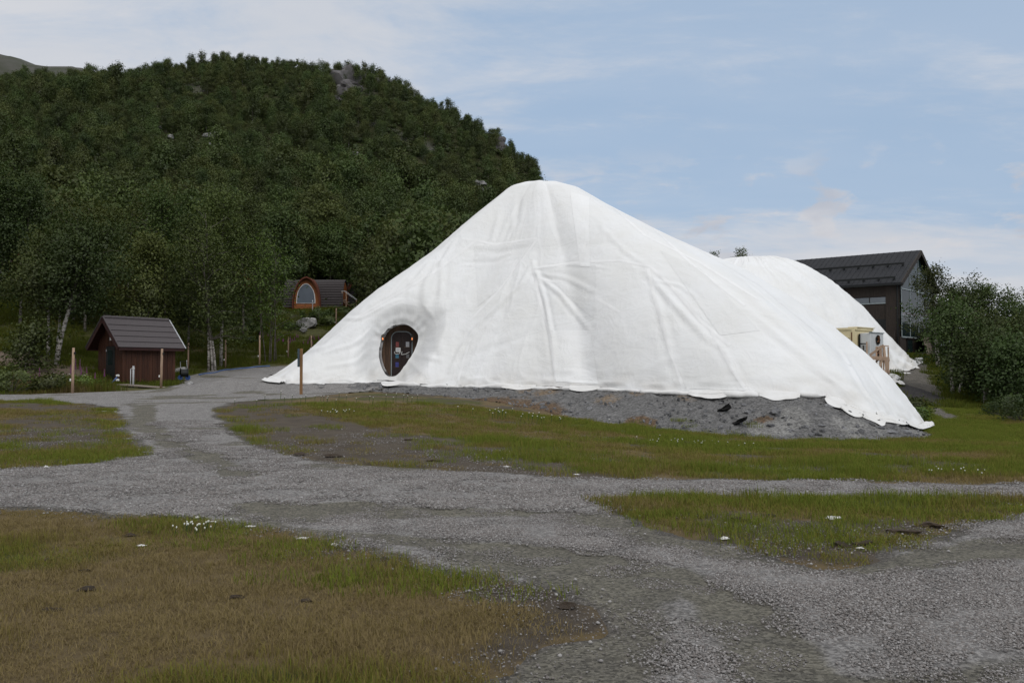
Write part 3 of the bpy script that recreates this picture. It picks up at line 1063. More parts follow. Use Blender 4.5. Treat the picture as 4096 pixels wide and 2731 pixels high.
def front_cover():
    P, th, s = star_surface(APEX, BASE1, [((-11.3, 40.6), PR_L), ((-10.3, 46), PR_L), ((-6, 38.5), PR_L), ((1.3, 36), PR_F), ((5, 32.5), PR_FR), ((10.4, 29.9), PR_FR), ((15.6, 33.8), PR_R), ((14, 42), PR_R), ((6, 54), PR_B), ((-6, 52), PR_B)], NU, NV)
    F = star_faces(NU, NV)
    n = grid_normals(P)
    TH = np.repeat(th[:, None], NV, 1)
    S = np.repeat(s[None], NU, 0)
    env = sstep(0.10, 0.5, S)
    # long soft pulls running down the sheet, bent a little, plus broad sag between supports
    warp = 0.10 * fbm(P[..., 0] / 3, P[..., 1] / 3, P[..., 2] / 3, oct=2, seed=90)
    r1 = 1 - np.abs(vnoise((TH + warp) * 9.0, S * 1.2, seed=91))
    r2 = 1 - np.abs(vnoise((TH + 1.3 * warp) * 21.0, S * 2.2, seed=92))
    r3 = 1 - np.abs(vnoise((TH + 1.5 * warp) * 45.0, S * 4, seed=93))
    amp = 0.5 + 0.6 * vnoise(P[..., 0] / 2.5, P[..., 1] / 2.5, P[..., 2] / 2.5, seed=94)
    disp = env * (0.022 * r1 ** 3 + 0.022 * np.clip(amp, 0, 1) * r2 ** 5 + 0.012 * np.clip(amp - 0.2, 0, 1) * r3 ** 5)
    disp += sstep(0.0, 0.12, S) * 0.03 * fbm(P[..., 0] / 2.2, P[..., 1] / 2.2, P[..., 2] / 2.2, oct=3, seed=95)
    disp += env * 0.010 * fbm(P[..., 0] / 0.5, P[..., 1] / 0.5, P[..., 2] / 0.35, oct=3, seed=97)
    # rucked hem
    hem = sstep(0.94, 0.99, S)
    ruck = 1 - np.abs(vnoise(P[..., 0] / 0.7 + 4, P[..., 1] / 0.7, P[..., 2] / 0.22, seed=96))
    disp += hem * (0.07 * ruck ** 2.5 - 0.03)
    P = P + n * disp[..., None]
    # pulls and folds one can follow in the picture
    bvh = bvh_of(P, F)
    folds = [([(533, 262), (520, 285), (480, 322), (462, 345), (450, 370)], 0.16, 0.16), ([(533, 262), (545, 300), (552, 340), (556, 378)], 0.13, 0.12),
             ([(533, 272), (560, 293), (575, 312), (590, 330)], 0.11, 0.13), ([(533, 272), (565, 277), (595, 292)], 0.10, 0.14), ([(533, 268), (575, 264), (610, 268)], 0.06, 0.10),
             ([(645, 270), (662, 290), (690, 320), (715, 345)], 0.16, 0.16), ([(650, 282), (660, 310), (670, 350), (680, 385)], 0.12, 0.14), ([(655, 280), (680, 285), (700, 300)], 0.08, 0.12),
             ([(440, 262), (426, 285), (424, 305), (430, 315)], 0.22, 0.25), ([(455, 240), (442, 262), (440, 300)], 0.16, 0.18), ([(470, 250), (500, 252), (530, 246)], -0.10, 0.22), ([(462, 262), (495, 262), (520, 250)], -0.08, 0.15),
             ([(430, 262), (415, 280), (395, 292), (370, 305)], 0.14, 0.2), ([(415, 315), (430, 322), (450, 312), (470, 300)], -0.07, 0.3),
             ([(500, 210), (492, 240), (470, 268)], 0.12, 0.2), ([(520, 195), (516, 225), (508, 240)], -0.10, 0.2), ([(535, 240), (515, 262), (490, 295)], 0.10, 0.12),
             ([(712, 330), (735, 372), (748, 392)], 0.13, 0.13), ([(600, 225), (625, 250), (660, 275)], 0.06, 0.15), ([(690, 262), (740, 300), (790, 345)], 0.11, 0.2), ([(720, 290), (770, 330), (830, 375)], 0.10, 0.22),
             ([(740, 275), (800, 325), (860, 385)], 0.09, 0.2), ([(842, 350), (862, 385), (880, 412)], 0.12, 0.2), ([(865, 365), (885, 395), (900, 420)], 0.12, 0.16), ([(820, 372), (838, 384), (850, 400)], 0.12, 0.12),
             ([(375, 330), (350, 345), (325, 352)], 0.13, 0.18), ([(380, 345), (355, 362), (330, 366)], 0.12, 0.16), ([(384, 352), (372, 370), (352, 380)], 0.11, 0.12), ([(388, 360), (382, 372), (374, 381)], 0.09, 0.09),
             ([(390, 365), (387, 374), (384, 381)], 0.07, 0.07), ([(420, 345), (425, 355), (440, 360)], 0.13, 0.16), ([(418, 352), (412, 368), (425, 378)], -0.07, 0.2), ([(425, 335), (436, 352), (434, 365)], -0.08, 0.22), ([(345, 318), (360, 318), (400, 300)], 0.1, 0.15),
             ([(300, 352), (330, 345), (370, 318)], 0.08, 0.2), ([(450, 362), (500, 345), (540, 330)], -0.06, 0.25), ([(590, 340), (580, 365), (600, 380)], -0.06, 0.3)]
    flat = P.reshape(-1, 3)
    n = grid_normals(P).reshape(-1, 3)
    add = np.zeros(len(flat))
    for k, (pts, amp_, w) in enumerate(folds):
        q = surf_hits(bvh, fine2d(pts, 3))
        if len(q) < 2:
            continue
        q = polyline(q, 0.10)
        w = w * 0.68
        lo, hi = q.min(0) - 1, q.max(0) + 1
        sel = np.where(((flat > lo) & (flat < hi)).all(1))[0]
        d2 = np.full(len(sel), 1e9); par = np.zeros(len(sel))
        for i, c in enumerate(q):
            e = ((flat[sel] - c) ** 2).sum(1)
            b = e < d2
            d2[b] = e[b]; par[b] = i / (len(q) - 1)
        taper = np.sin(np.pi * np.clip(par * 0.92 + 0.04, 0, 1)) ** 0.6
        wig = 1 + 0.35 * vnoise(flat[sel, 0] * 2, flat[sel, 1] * 2, flat[sel, 2] * 2, seed=200 + k)
        prof = np.exp(-d2 / (w * wig) ** 2) - 0.55 * np.exp(-(np.sqrt(d2) - 2.0 * w) ** 2 / (w * w))
        add[sel] += 0.34 * amp_ * taper * prof
    flat = flat + n * add[:, None]
    # the sheet is drawn open and out round the doorway
    px, py = proj(flat)
    v = np.stack([px - DOOR_C[0], py - DOOR_C[1]], 1)
    a = np.arctan2(v[:, 1], v[:, 0])
    rho = np.hypot(v[:, 0], v[:, 1]) / door_radius(a)
    front = flat[:, 1] < APEX[1] - 1
    cut = 0.5
    near = front & (rho < 2.6)
    rp = np.where(rho < 2.0, 1 + (np.maximum(rho, cut) - cut) * (1.0 / (2.0 - cut)), rho)
    w = 1 - sstep(1.0, 2.5, rp)
    # the lip leans out at the head of the door and stands on the ground below
    crown = np.clip(-np.sin(a), 0, 1)
    lipy = Y_LIP + 0.25 * np.sin(a * 1.0 + 0.6) * 0 + 0.10 * crown
    puck = 0.035 * vnoise(a * 9, rp * 1.5, seed=130) * np.exp(-((rp - 1.12) / 0.35) ** 2) * (0.4 + crown)
    Yn = flat[:, 1] * (1 - w) + (lipy - 0.08 * np.exp(-((rp - 1.2) / 0.16) ** 2) * (0.3 + 0.7 * crown)) * w - puck * 2
    foot = sstep(0.0, 0.5, flat[:, 2] - H(flat[:, 0], flat[:, 1], micro=False))
    Yn = flat[:, 1] + (Yn - flat[:, 1]) * np.where(np.sin(a) > 0.6, foot, 1.0)
    qx = DOOR_C[0] + np.cos(a) * door_radius(a) * rp
    qy = DOOR_C[1] + np.sin(a) * door_radius(a) * rp
    sel = np.where(near)[0]
    aa, bb = (qx[sel] - 512) / FPX, (341 - qy[sel]) / FPX
    dv = np.stack([aa, CP - bb * SP, SP + bb * CP], 1)
    keepf = ~(near & (rho < cut))[F].all(1)
    new = np.array([0, 0, EYE]) + dv * (Yn[sel] / dv[:, 1])[:, None]
    gz = H(new[:, 0], new[:, 1]) + 0.02
    new[:, 2] = np.maximum(new[:, 2], gz)
    flat[sel] = new
    F = F[keepf]
    # collar: the sheet turns in to the boarded door wall
    e = np.sort(np.concatenate([F[:, [0, 1]], F[:, [1, 2]], F[:, [2, 3]], F[:, [3, 0]]]), 1)
    key = e[:, 0].astype(np.int64) * 1000000 + e[:, 1]
    uq, cnt = np.unique(key, return_counts=True)
    bd = uq[cnt == 1]
    e = np.stack([bd // 1000000, bd % 1000000], 1)
    e = e[near[e].all(1) & (rho[e] < 0.8).all(1)]
    ids = np.unique(e)
    inner = flat[ids].copy()
    c3 = at(*DOOR_C, Y_WALL)
    inner[:, 0] = c3[0] + (inner[:, 0] - c3[0]) * 1.0
    inner[:, 1] = Y_WALL + 0.05
    mp = {int(k): len(flat) + i for i, k in enumerate(ids)}
    F2 = np.array([(a_, b_, mp[int(b_)], mp[int(a_)]) for a_, b_ in e])
    flat = np.concatenate([flat, inner])
    F = np.concatenate([F, F2])
    root = thing('covered_mound', 'tall white sheeted mound with a round wooden doorway, on the gravel bank', 'tarpaulin', (0, 40, float(H(np.array([0.]), np.array([40.]))[0])))
    off = np.array(root.location)
    used = np.unique(F); mpv = np.full(len(flat), -1); mpv[used] = np.arange(len(used))
    V = flat[used]; F = mpv[F]
    me = raw_mesh('sheet', V - off, F, smooth=True)
    soil = sstep(0.9, 0.0, V[:, 2] - H(V[:, 0], V[:, 1], micro=False)) * np.clip(0.45 + 0.8 * fbm(V[:, 0] / 0.8, V[:, 1] / 0.8, V[:, 2] / 0.5, oct=3, seed=99), 0, 1)
    attr(me, 'soil', soil * 0.75)
    obj('sheet', me, M_CLOTH, root)
    bvh = bvh_of(V, F)

    def strip(name, pts, width, m, lift=0.012):
        q = surf_hits(bvh, fine2d(pts, 2.0))
        if len(q) < 3:
            return
        t = np.gradient(q, axis=0)
        vs = []
        for c, tt in zip(q, t):
            h = bvh.find_nearest(Vector(c))
            nn = np.array(h[1])
            if nn[1] > 0.3:
                nn = -nn
            if nn[2] < 0 and nn[1] > 0:
                nn = -nn
            sd = np.cross(tt, nn); sd /= np.linalg.norm(sd) + 1e-9
            for sg in (-1, 0, 1):
                h2 = bvh.find_nearest(Vector(c + sd * sg * width / 2))
                vs.append(np.array(h2[0]) + nn * (lift if sg else lift * 1.8))
        k = len(q)
        fs = [(i * 3 + j, i * 3 + j + 1, i * 3 + j + 4, i * 3 + j + 3) for i in range(k - 1) for j in (0, 1)]
        return obj(name, raw_mesh(name, np.array(vs) - off, np.array(fs), smooth=True), m, root)

    for pts in [[(537, 239), (520, 262), (497, 292), (470, 320)], [(533, 268), (540, 300), (549, 332), (556, 378)], [(533, 268), (575, 262), (620, 260), (650, 266)],
                [(462, 238), (495, 244), (537, 238)], [(650, 266), (668, 282), (700, 320), (730, 345)], [(648, 268), (655, 300), (668, 345), (684, 388)],
                [(540, 278), (580, 288), (620, 312)], [(612, 206), (645, 235), (700, 262), (760, 300)], [(712, 332), (732, 368), (748, 392)], [(700, 250), (760, 285), (820, 335), (850, 365)],
                [(476, 240), (440, 268), (400, 292), (360, 315), (320, 345)], [(640, 215), (690, 262), (745, 305)], [(468, 345), (458, 380)]]:
        strip('seam', pts, 0.13, M_SEAM, 0.004)
    # a newer, whiter panel and two sewn-on patches
    def panel(name, quad, m, lab, lift=0.02):
        q = np.array(quad, float)
        nu_, nv_ = 14, 40
        vs = []
        for j in range(nv_ + 1):
            for i in range(nu_ + 1):
                u, v_ = i / nu_, j / nv_
                p = (q[0] * (1 - u) + q[1] * u) * (1 - v_) + (q[3] * (1 - u) + q[2] * u) * v_
                hs = surf_hits(bvh, [p])
                if not len(hs):
                    return
                d = np.array([0, 0, EYE]) - hs[0]
                vs.append(hs[0] + d / np.linalg.norm(d) * lift)
        fs = [(j * (nu_ + 1) + i, j * (nu_ + 1) + i + 1, (j + 1) * (nu_ + 1) + i + 1, (j + 1) * (nu_ + 1) + i) for j in range(nv_) for i in range(nu_)]
        o = obj(name, raw_mesh(name, np.array(vs) - off, np.array(fs), smooth=True), m, root)
        attr(o.data, 'soil', np.zeros(len(vs)))
        o['label'] = lab
    panel('sheet_panel', [(570, 191), (589, 197), (590, 266), (580, 266)], M_CLOTH2, 'whiter newer strip of sheet hanging below the top')
    panel('sheet_panel', [(541, 269), (596, 263), (594, 318), (578, 306)], M_CLOTH3, 'greyer worn sheet panel below the whiter strip', 0.012)
    panel('sheet_panel', [(474, 246), (534, 241), (500, 288), (478, 306)], M_CLOTH3, 'greyer worn sheet panel left of the star of folds', 0.012)
    panel('sheet_panel', [(660, 250), (700, 268), (760, 330), (720, 335)], M_CLOTH3, 'greyer worn sheet panel on the long right flank', 0.012)
    panel('sheet_panel', [(548, 330), (590, 330), (598, 383), (556, 381)], M_CLOTH2, 'whiter sheet panel near the foot of the mound', 0.012)
    panel('sheet_panel', [(668, 345), (715, 350), (745, 390), (686, 388)], M_CLOTH3, 'greyer sheet panel near the foot past the long fold', 0.012)
    # loose flaps and rolls of sheet along the foot
    rr = np.random.default_rng(5)

    def roll(pts, r0, nm='hem_roll'):
        q = np.array([[*ground_at(a_, b_)[:2], 0] for a_, b_ in pts])
        q = polyline(q, 0.13)
        q[:, 2] = H(q[:, 0], q[:, 1]) + r0 * 0.55
        k = len(q)
        r = r0 * (0.75 + 0.45 * vnoise(np.arange(k) * 0.33, np.zeros(k), seed=int(rr.integers(999)))) * np.sin(np.pi * np.linspace(0.06, 0.94, k)) ** 0.35
        v, f = tube_np(q, r, 9)
        v = v + 0.35 * r0 * np.stack([vnoise(v[:, 0] * 5, v[:, 1] * 5, v[:, 2] * 7, seed=s_) for s_ in (1, 2, 3)], 1)
        zc = H(v[:, 0], v[:, 1]) + 0.005
        v[:, 2] = np.maximum(v[:, 2], zc) - 0.25 * (v[:, 2] - zc)
        o = obj(nm, raw_mesh(nm, v - off, f, smooth=True), M_CLOTH, root)
        attr(o.data, 'soil', np.full(len(v), 0.35))
    for k, (a_, b_, r0) in enumerate([((267, 379), (290, 383), .16), ((285, 383.2), (325, 383.5), .13), ((330, 383), (388, 382), .11), ((383, 384.3), (420, 385.2), .16), ((418, 385.5), (470, 387), .12), ((465, 387), (530, 387.5), .17),
                                      ((525, 387.5), (590, 389), .13), ((585, 389), (640, 391.5), .11), ((640, 391.8), (700, 394.5), .15), ((690, 394), (760, 396), .16), ((750, 396), (800, 396), .12), ((795, 395), (828, 397), .14), ((826, 397), (850, 406), .16),
                                      ((846, 405), (880, 419), .15), ((876, 418), (900, 424), .15), ((896, 424), (926, 424), .14)]):
        mid = ((a_[0] + b_[0]) / 2, (a_[1] + b_[1]) / 2 + rr.uniform(-0.5, 0.5))
        roll([(a_[0], a_[1] + 1.0), (mid[0], mid[1] + 1.0), (b_[0], b_[1] + 1.0)], r0)
    hem_folds(root, off, [((826, 400), (846, 409)), ((842, 409), (866, 418)), ((862, 418), (884, 423)), ((880, 424), (908, 426)), ((905, 425.5), (930, 425)), ((265, 381), (282, 384.2)), ((383, 384.6), (402, 386)), ((690, 395.5), (730, 397)), ((760, 397), (800, 398)), ((570, 389.3), (600, 390.6)), ((500, 388.3), (535, 389))], 40, 0.36, 0.09, 0.10)
    hem_folds(root, off, [((892, 381), (899, 386)), ((886, 375), (895, 381))], 77, 0.5, 0.22, 0.12)
    return bvh


def rear_cover():
    ap = at(748, 256.5, 63)
    base = []
    c = np.array(ap[:2])
    for a_, R in [(0, 11.0), (-20, 10.6), (-45, 10.2), (-70, 9.8), (-90, 9.6), (-120, 10), (-150, 11.5), (180, 12.5), (140, 12), (90, 12), (45, 11.5), (20, 11.2)]:
        base.append((c[0] + R * math.cos(math.radians(a_)), c[1] + R * math.sin(math.radians(a_))))
    pr = [1, .998, .99, .974, .935, .87, .78, .665, .53, .37, .24, .115, .04, 0]
    pl = [1, .995, .985, .96, .92, .86, .78, .67, .54, .38, .25, .13, .05, 0]
    P, th, s = star_surface(ap, base, [(base[0], pr), (base[2], pr), (base[4], pl), (base[7], pl), (base[9], pl)], 420, 110)
    F = star_faces(420, 110)
    n = grid_normals(P)
    TH = np.repeat(th[:, None], 110, 1); S = np.repeat(s[None], 420, 0)
    env = sstep(0.05, 0.3, S)
    warp = 0.12 * fbm(P[..., 0] / 3, P[..., 1] / 3, P[..., 2] / 3, oct=2, seed=110)
    disp = env * (0.08 * (1 - np.abs(vnoise((TH + warp) * 8, S * 1.3, seed=111))) ** 3 + 0.035 * (1 - np.abs(vnoise((TH + warp) * 20, S * 2.5, seed=112))) ** 5)
    disp += env * 0.11 * fbm(P[..., 0] / 2.4, P[..., 1] / 2.4, P[..., 2] / 2.4, oct=3, seed=113)
    hem = sstep(0.86, 0.99, S)
    disp += hem * 0.26 * (1 - np.abs(vnoise(P[..., 0] / 0.8, P[..., 1] / 0.8, P[..., 2] / 0.3, seed=114))) ** 2
    P = P + n * disp[..., None]
    root = thing('covered_mound', 'lower rounded white sheeted mound in front of the dark gabled building', 'tarpaulin', (c[0], c[1], 2.0))
    off = np.array(root.location)
    V = P.reshape(-1, 3)
    me = raw_mesh('sheet', V - off, F, smooth=True)
    attr(me, 'soil', sstep(2.2, 0.1, V[:, 2] - H(V[:, 0], V[:, 1])) * np.clip(0.4 + fbm(V[:, 0] / 0.9, V[:, 1] / 0.9, V[:, 2] / 0.6, oct=3, seed=115), 0, 1))
    obj('sheet', me, M_CLOTH, root)
    bvh = bvh_of(V, F)
    hem_folds(root, off, [((886, 369), (900, 371)), ((893, 367), (911, 366)), ((900, 364), (918, 362)), ((905, 361), (922, 360)), ((889, 371), (898, 373.5))], 15)
    return bvh


BVH1 = front_cover()
BVH2 = rear_cover()

# ---------------------------------------------------------------- built things
M_DKWOOD = material('dark_stained_boards', (0.125, 0.075, 0.045), (0.065, 0.039, 0.025), rough=0.7, nscale=3, stretch=(9, 9, 0.7), bump=0.25, bscale=30, rand=0.3)
M_DOORWOOD = material('door_leaf_wood', (0.026, 0.013, 0.011), (0.014, 0.008, 0.007), rough=0.5, nscale=4, stretch=(8, 8, 0.8))
M_REDWOOD = material('red_brown_boards', (0.062, 0.023, 0.011), (0.036, 0.014, 0.008), rough=0.7, nscale=3, stretch=(7, 7, 0.5), bump=0.25, bscale=26, rand=0.25)
M_REDTRIM = material('dark_red_trim', (0.040, 0.012, 0.010), (0.026, 0.010, 0.008), rough=0.6, nscale=4)
M_BLACK = material('black_paint', (0.010, 0.012, 0.011), (0.007, 0.008, 0.008), rough=0.5)
M_TILE = material('brown_grey_roof_tile', (0.088, 0.076, 0.078), (0.064, 0.055, 0.056), rough=0.75, nscale=14, bump=0.2, bscale=60, stretch=(4, 1, 1))
M_SHING = material('dark_shingle', (0.050, 0.042, 0.042), (0.034, 0.029, 0.029), rough=0.8, nscale=10, bump=0.2, bscale=50)
M_POSTW = material('bare_post_wood', (0.34, 0.235, 0.165), (0.22, 0.15, 0.105), rough=0.85, nscale=5, stretch=(4, 4, 0.5), bump=0.2, rand=0.2)
M_ORANGE = material('honey_stained_post', (0.25, 0.135, 0.055), (0.17, 0.092, 0.04), rough=0.7, nscale=5, stretch=(5, 5, 0.5), bump=0.2)
M_BLUEGREY = material('blue_grey_board', (0.045, 0.075, 0.090), (0.03, 0.05, 0.062), rough=0.6)
M_WHITE = material('white_plastic', (0.75, 0.75, 0.73), (0.66, 0.66, 0.64), rough=0.5)
M_GALV = material('galvanised_pipe', (0.42, 0.43, 0.44), (0.32, 0.33, 0.34), rough=0.45, spec=0.5)
M_GREYWOOD = material('weathered_deck', (0.24, 0.20, 0.16), (0.16, 0.13, 0.11), rough=0.9, nscale=5, stretch=(0.6, 6, 6), bump=0.2, rand=0.2)
M_NEWWOOD = material('raw_timber', (0.46, 0.33, 0.24), (0.36, 0.25, 0.18), rough=0.85, nscale=5, bump=0.15, rand=0.2)
M_PINE = material('orange_pine_cladding', (0.30, 0.105, 0.032), (0.22, 0.072, 0.022), rough=0.65, nscale=3, stretch=(0.5, 0.5, 14), bump=0.4, bscale=6)
M_PINE_DK = material('deep_red_cladding', (0.125, 0.034, 0.016), (0.085, 0.024, 0.012), rough=0.7, nscale=3, stretch=(0.5, 0.5, 12), bump=0.4, bscale=6)
M_GLASS = glass_mat('window_glass', (0.13, 0.15, 0.18), 0.08)
M_GLASSDK = material('dark_window_glass', (0.012, 0.022, 0.022), (0.010, 0.016, 0.016), rough=0.12, spec=0.12)
M_BUILDW = material('black_brown_cladding', (0.020, 0.015, 0.012), (0.012, 0.009, 0.008), rough=0.75, nscale=3, stretch=(6, 6, 0.4), bump=0.5, bscale=9)
M_CLADLT = material('brown_cladding_porch', (0.040, 0.030, 0.023), (0.024, 0.018, 0.015), rough=0.75, nscale=3, stretch=(6, 6, 0.4), bump=0.5, bscale=9)
M_ROOFDK = material('black_sheet_roof', (0.024, 0.025, 0.029), (0.020, 0.021, 0.024), rough=0.65, nscale=1.5, spec=0.15)
M_FRAME = material('pale_window_frame', (0.30, 0.34, 0.35), (0.25, 0.29, 0.30), rough=0.5)
M_GREYBAND = material('grey_facade_band', (0.22, 0.21, 0.23), (0.18, 0.17, 0.19), rough=0.6)
M_CREAM = material('cream_container_paint', (0.72, 0.63, 0.40), (0.66, 0.56, 0.34), rough=0.6, nscale=2)
M_RUST = material('rust', (0.20, 0.085, 0.035), (0.10, 0.045, 0.022), rough=0.9, nscale=12)
M_UNIT = material('white_unit_panel', (0.62, 0.64, 0.65), (0.56, 0.58, 0.59), rough=0.5)
M_BLUE = material('blue_plastic', (0.02, 0.06, 0.20), (0.015, 0.045, 0.15), rough=0.45)
M_BRONZE = material('aged_bronze', (0.045, 0.035, 0.022), (0.025, 0.02, 0.014), rough=0.45, spec=0.5)
M_ROCK = material('lichen_grey_rock', (0.235, 0.23, 0.225), (0.105, 0.102, 0.10), rough=0.9, nscale=1.6, bump=0.6, bscale=7, rand=0.3, lo=0.4, hi=0.6)
M_ROCKDK = material('dark_crag_rock', (0.115, 0.108, 0.108), (0.055, 0.051, 0.051), rough=0.9, nscale=0.5, bump=0.8, bscale=2.2, lo=0.4, hi=0.6)
M_STONE = material('slope_stone', (0.165, 0.165, 0.17), (0.085, 0.085, 0.088), rough=0.9, nscale=3, bump=0.5, bscale=12, rand=0.5)
M_HOSE = material('blue_hose', (0.07, 0.13, 0.30), (0.05, 0.10, 0.24), rough=0.5)


def emit_mat(name, col, strength):
    m = bpy.data.materials.new(name)
    m.use_nodes = True
    b = m.node_tree.nodes['Principled BSDF']
    b.inputs['Base Color'].default_value = (*col, 1)
    b.inputs['Emission Color'].default_value = (*col, 1)
    b.inputs['Emission Strength'].default_value = strength
    return m


def hz(x, y):
    return float(H(np.array([float(x)]), np.array([float(y)]))[0])


def doorway():
    sc = 0.002144
    o = at(362.5 + 810 / 20.907, 312.5 + 1325 / 20.907, Y_WALL)
    root = thing('entrance_door', 'dark boarded doorway with arched double door set in the white mound', 'door', o)

    def L(zx, zy):
        return (zx - 810) * sc, (1325 - zy) * sc
    # board wall behind the opening
    cx, cy = 760, 780
    for k, zx in enumerate(np.arange(250, 1290, 62)):
        lo_hi = []
        for a in np.linspace(0, 2 * np.pi, 400):
            r = float(door_radius(np.array([a]))[0]) * 20.907 * 1.16
            X, Yy = cx + r * math.cos(a), cy + r * math.sin(a)
            if abs(X - zx) < 40:
                lo_hi.append(Yy)
        if len(lo_hi) < 2:
            continue
        z0, z1 = L(0, min(1400, max(lo_hi)))[1], L(0, min(lo_hi))[1]
        x = L(zx, 0)[0]
        MB().box((x, 0.13 + 0.004 * (k % 3), (z0 + z1) / 2), (62 * sc - 0.008, 0.04, z1 - z0)).build('plank', M_DKWOOD, root, bevel=0.004)
    MB().box((-0.1, 0.20, 1.0), (2.6, 0.04, 2.9)).build('backing_board', M_BLACK, root)
    # arched frame
    def arch(x0, x1, top, bot, rad, n=8):
        p = [(x0, bot)]
        for t in np.linspace(math.pi, math.pi / 2, n):
            p.append((x0 + rad + rad * math.cos(t), top + rad - rad * math.sin(t)))
        for t in np.linspace(math.pi / 2, 0, n):
            p.append((x1 - rad + rad * math.cos(t), top + rad - rad * math.sin(t)))
        p.append((x1, bot))
        return p
    pts = [L(*q) for q in arch(597, 1030, 390, 1320, 140)]
    MB().tube([(a, 0.085, b) for a, b in pts], 0.024, 6).build('door_frame', M_FRAME, root)
    for (x0, x1, sd) in ((606, 808, 0), (814, 1022, 1)):
        p = [(x0, 1318)]
        rad = 132
        if sd == 0:
            p += [(x0 + rad + rad * math.cos(t), 398 + rad - rad * math.sin(t)) for t in np.linspace(math.pi, math.pi / 2, 8)] + [(x1, 398), (x1, 1318)]
        else:
            p += [(x0, 398)] + [(x1 - rad + rad * math.cos(t), 398 + rad - rad * math.sin(t)) for t in np.linspace(math.pi / 2, 0, 8)] + [(x1, 1318)]
        leaf = MB().prism([L(*q) for q in p], (1, 0, 0), (0, 0, 1), (0, 1, 0), (0, 0.070, 0), 0.035).build('door_leaf', M_DOORWOOD, root)
        panes = [(690, 755, 605, 710, (0.22, 0.055, 0.05)), (685, 752, 862, 945, (0.05, 0.16, 0.24)), (685, 752, 1028, 1130, (0.05, 0.055, 0.22))] if sd == 0 else [(900, 972, 603, 710, (0.38, 0.38, 0.40)), (910, 970, 862, 945, (0.14, 0.14, 0.14)), (905, 965, 1028, 1110, (0.03, 0.02, 0.02))]
        for (a, b, c, d_, col) in panes:
            q0, q1 = L(a, d_), L(b, c)
            pm = material('door_pane', col, tuple(v * 0.8 for v in col), rough=0.15)
            MB().box(((q0[0] + q1[0]) / 2, 0.064, (q0[1] + q1[1]) / 2), (q1[0] - q0[0], 0.010, q1[1] - q0[1])).build('window_pane', pm, leaf)
            MB().box(((q0[0] + q1[0]) / 2 - 0.03, 0.058, q0[1] - 0.012), (q1[0] - q0[0] + 0.10, 0.026, 0.02)).build('pane_sill', M_DKWOOD, leaf)
    # notice, with lines of small print too far off to read
    q0, q1 = L(690, 815), L(790, 727)
    nt = MB().box(((q0[0] + q1[0]) / 2, 0.050, (q0[1] + q1[1]) / 2), (q1[0] - q0[0], 0.006, q1[1] - q0[1])).build('paper_notice', M_WHITE, root)
    ink = material('grey_ink', (0.22, 0.24, 0.30), rough=0.9)
    for k, zy in enumerate((745, 762, 779, 797)):
        a, b = L(705 - 4 * (k % 2), zy + 5), L(772 + 6 * (k % 2), zy - 2)
        MB().box(((a[0] + b[0]) / 2, 0.0455, (a[1] + b[1]) / 2), (b[0] - a[0], 0.003, b[1] - a[1])).build('text_line', ink, nt)
    for pts in ([(670, 805), (664, 835), (690, 860), (770, 850), (788, 805)], [(822, 802), (812, 873), (895, 860), (935, 838), (977, 815)]):
        q = polyline(np.array([(L(*p)[0], 0.0 if 0 < i < len(pts) - 1 else 0.04, L(*p)[1]) for i, p in enumerate(pts)]), 0.03)
        MB().tube(q, 0.012, 6).build('antler_handle', M_WHITE, root, smooth=True)
    MB().box((-0.05, 0.0, -0.04), (1.5, 0.35, 0.09)).build('threshold', M_GREYWOOD, root, bevel=0.01)

    glow = emit_mat('lantern_glow', (1.0, 0.30, 0.09), 0.9)
    lglass = glass_mat('lantern_glass', (0.16, 0.13, 0.10), 0.1)
    for (zx, dep, lab) in ((428, Y_LIP + 0.02, 'bronze wall lantern hanging on the sheet edge beside the planks'), (1040, Y_WALL - 0.12, 'bronze wall lantern glowing red on the door boards below the sheet fold')):
        p = at(362.5 + zx / 20.907, 312.5 + 605 / 20.907, dep)
        t = thing('wall_lantern', lab, 'lantern', p, 0, 'lanterns at the doorway')
        MB().tube([(0, 0, 0), (0, 0, 0.02), (0, 0, 0.05)], [0.035, 0.055, 0.03], 10).build('base', M_BRONZE, t)
        MB().tube([(0, 0, 0.05), (0, 0, 0.10), (0, 0, 0.20), (0, 0, 0.24)], [0.045, 0.062, 0.055, 0.04], 10).build('globe', lglass, t, smooth=True)
        for k in range(4):
            a = k * math.pi / 2 + 0.5
            MB().tube([(0.065 * math.cos(a), 0.065 * math.sin(a), 0.04), (0.068 * math.cos(a), 0.068 * math.sin(a), 0.24)], 0.006, 4).build('cage_rod', M_BRONZE, t)
        MB().tube([(0, 0, 0.24), (0, 0, 0.27), (0, 0, 0.32), (0, 0, 0.34)], [0.085, 0.075, 0.03, 0.012], 10).build('cap', M_BRONZE, t)
        MB().tube([(0, -0.062, 0.085), (0, -0.070, 0.12), (0, -0.066, 0.16), (0, -0.056, 0.19)], [0.012, 0.026, 0.020, 0.006], 8).build('bulb', glow, t)
        a = np.linspace(0, 1.6 * math.pi, 12)
        MB().tube([(0.05 * math.sin(x), 0.03 * math.sin(x / 2), 0.39 - 0.05 * math.cos(x)) for x in a], 0.009, 5).build('hook', M_BRONZE, t)
        MB().tube([(0.03, 0.03, 0.42), (0.03, 0.30, 0.42)], 0.010, 5).build('bracket', M_BRONZE, t)


doorway()


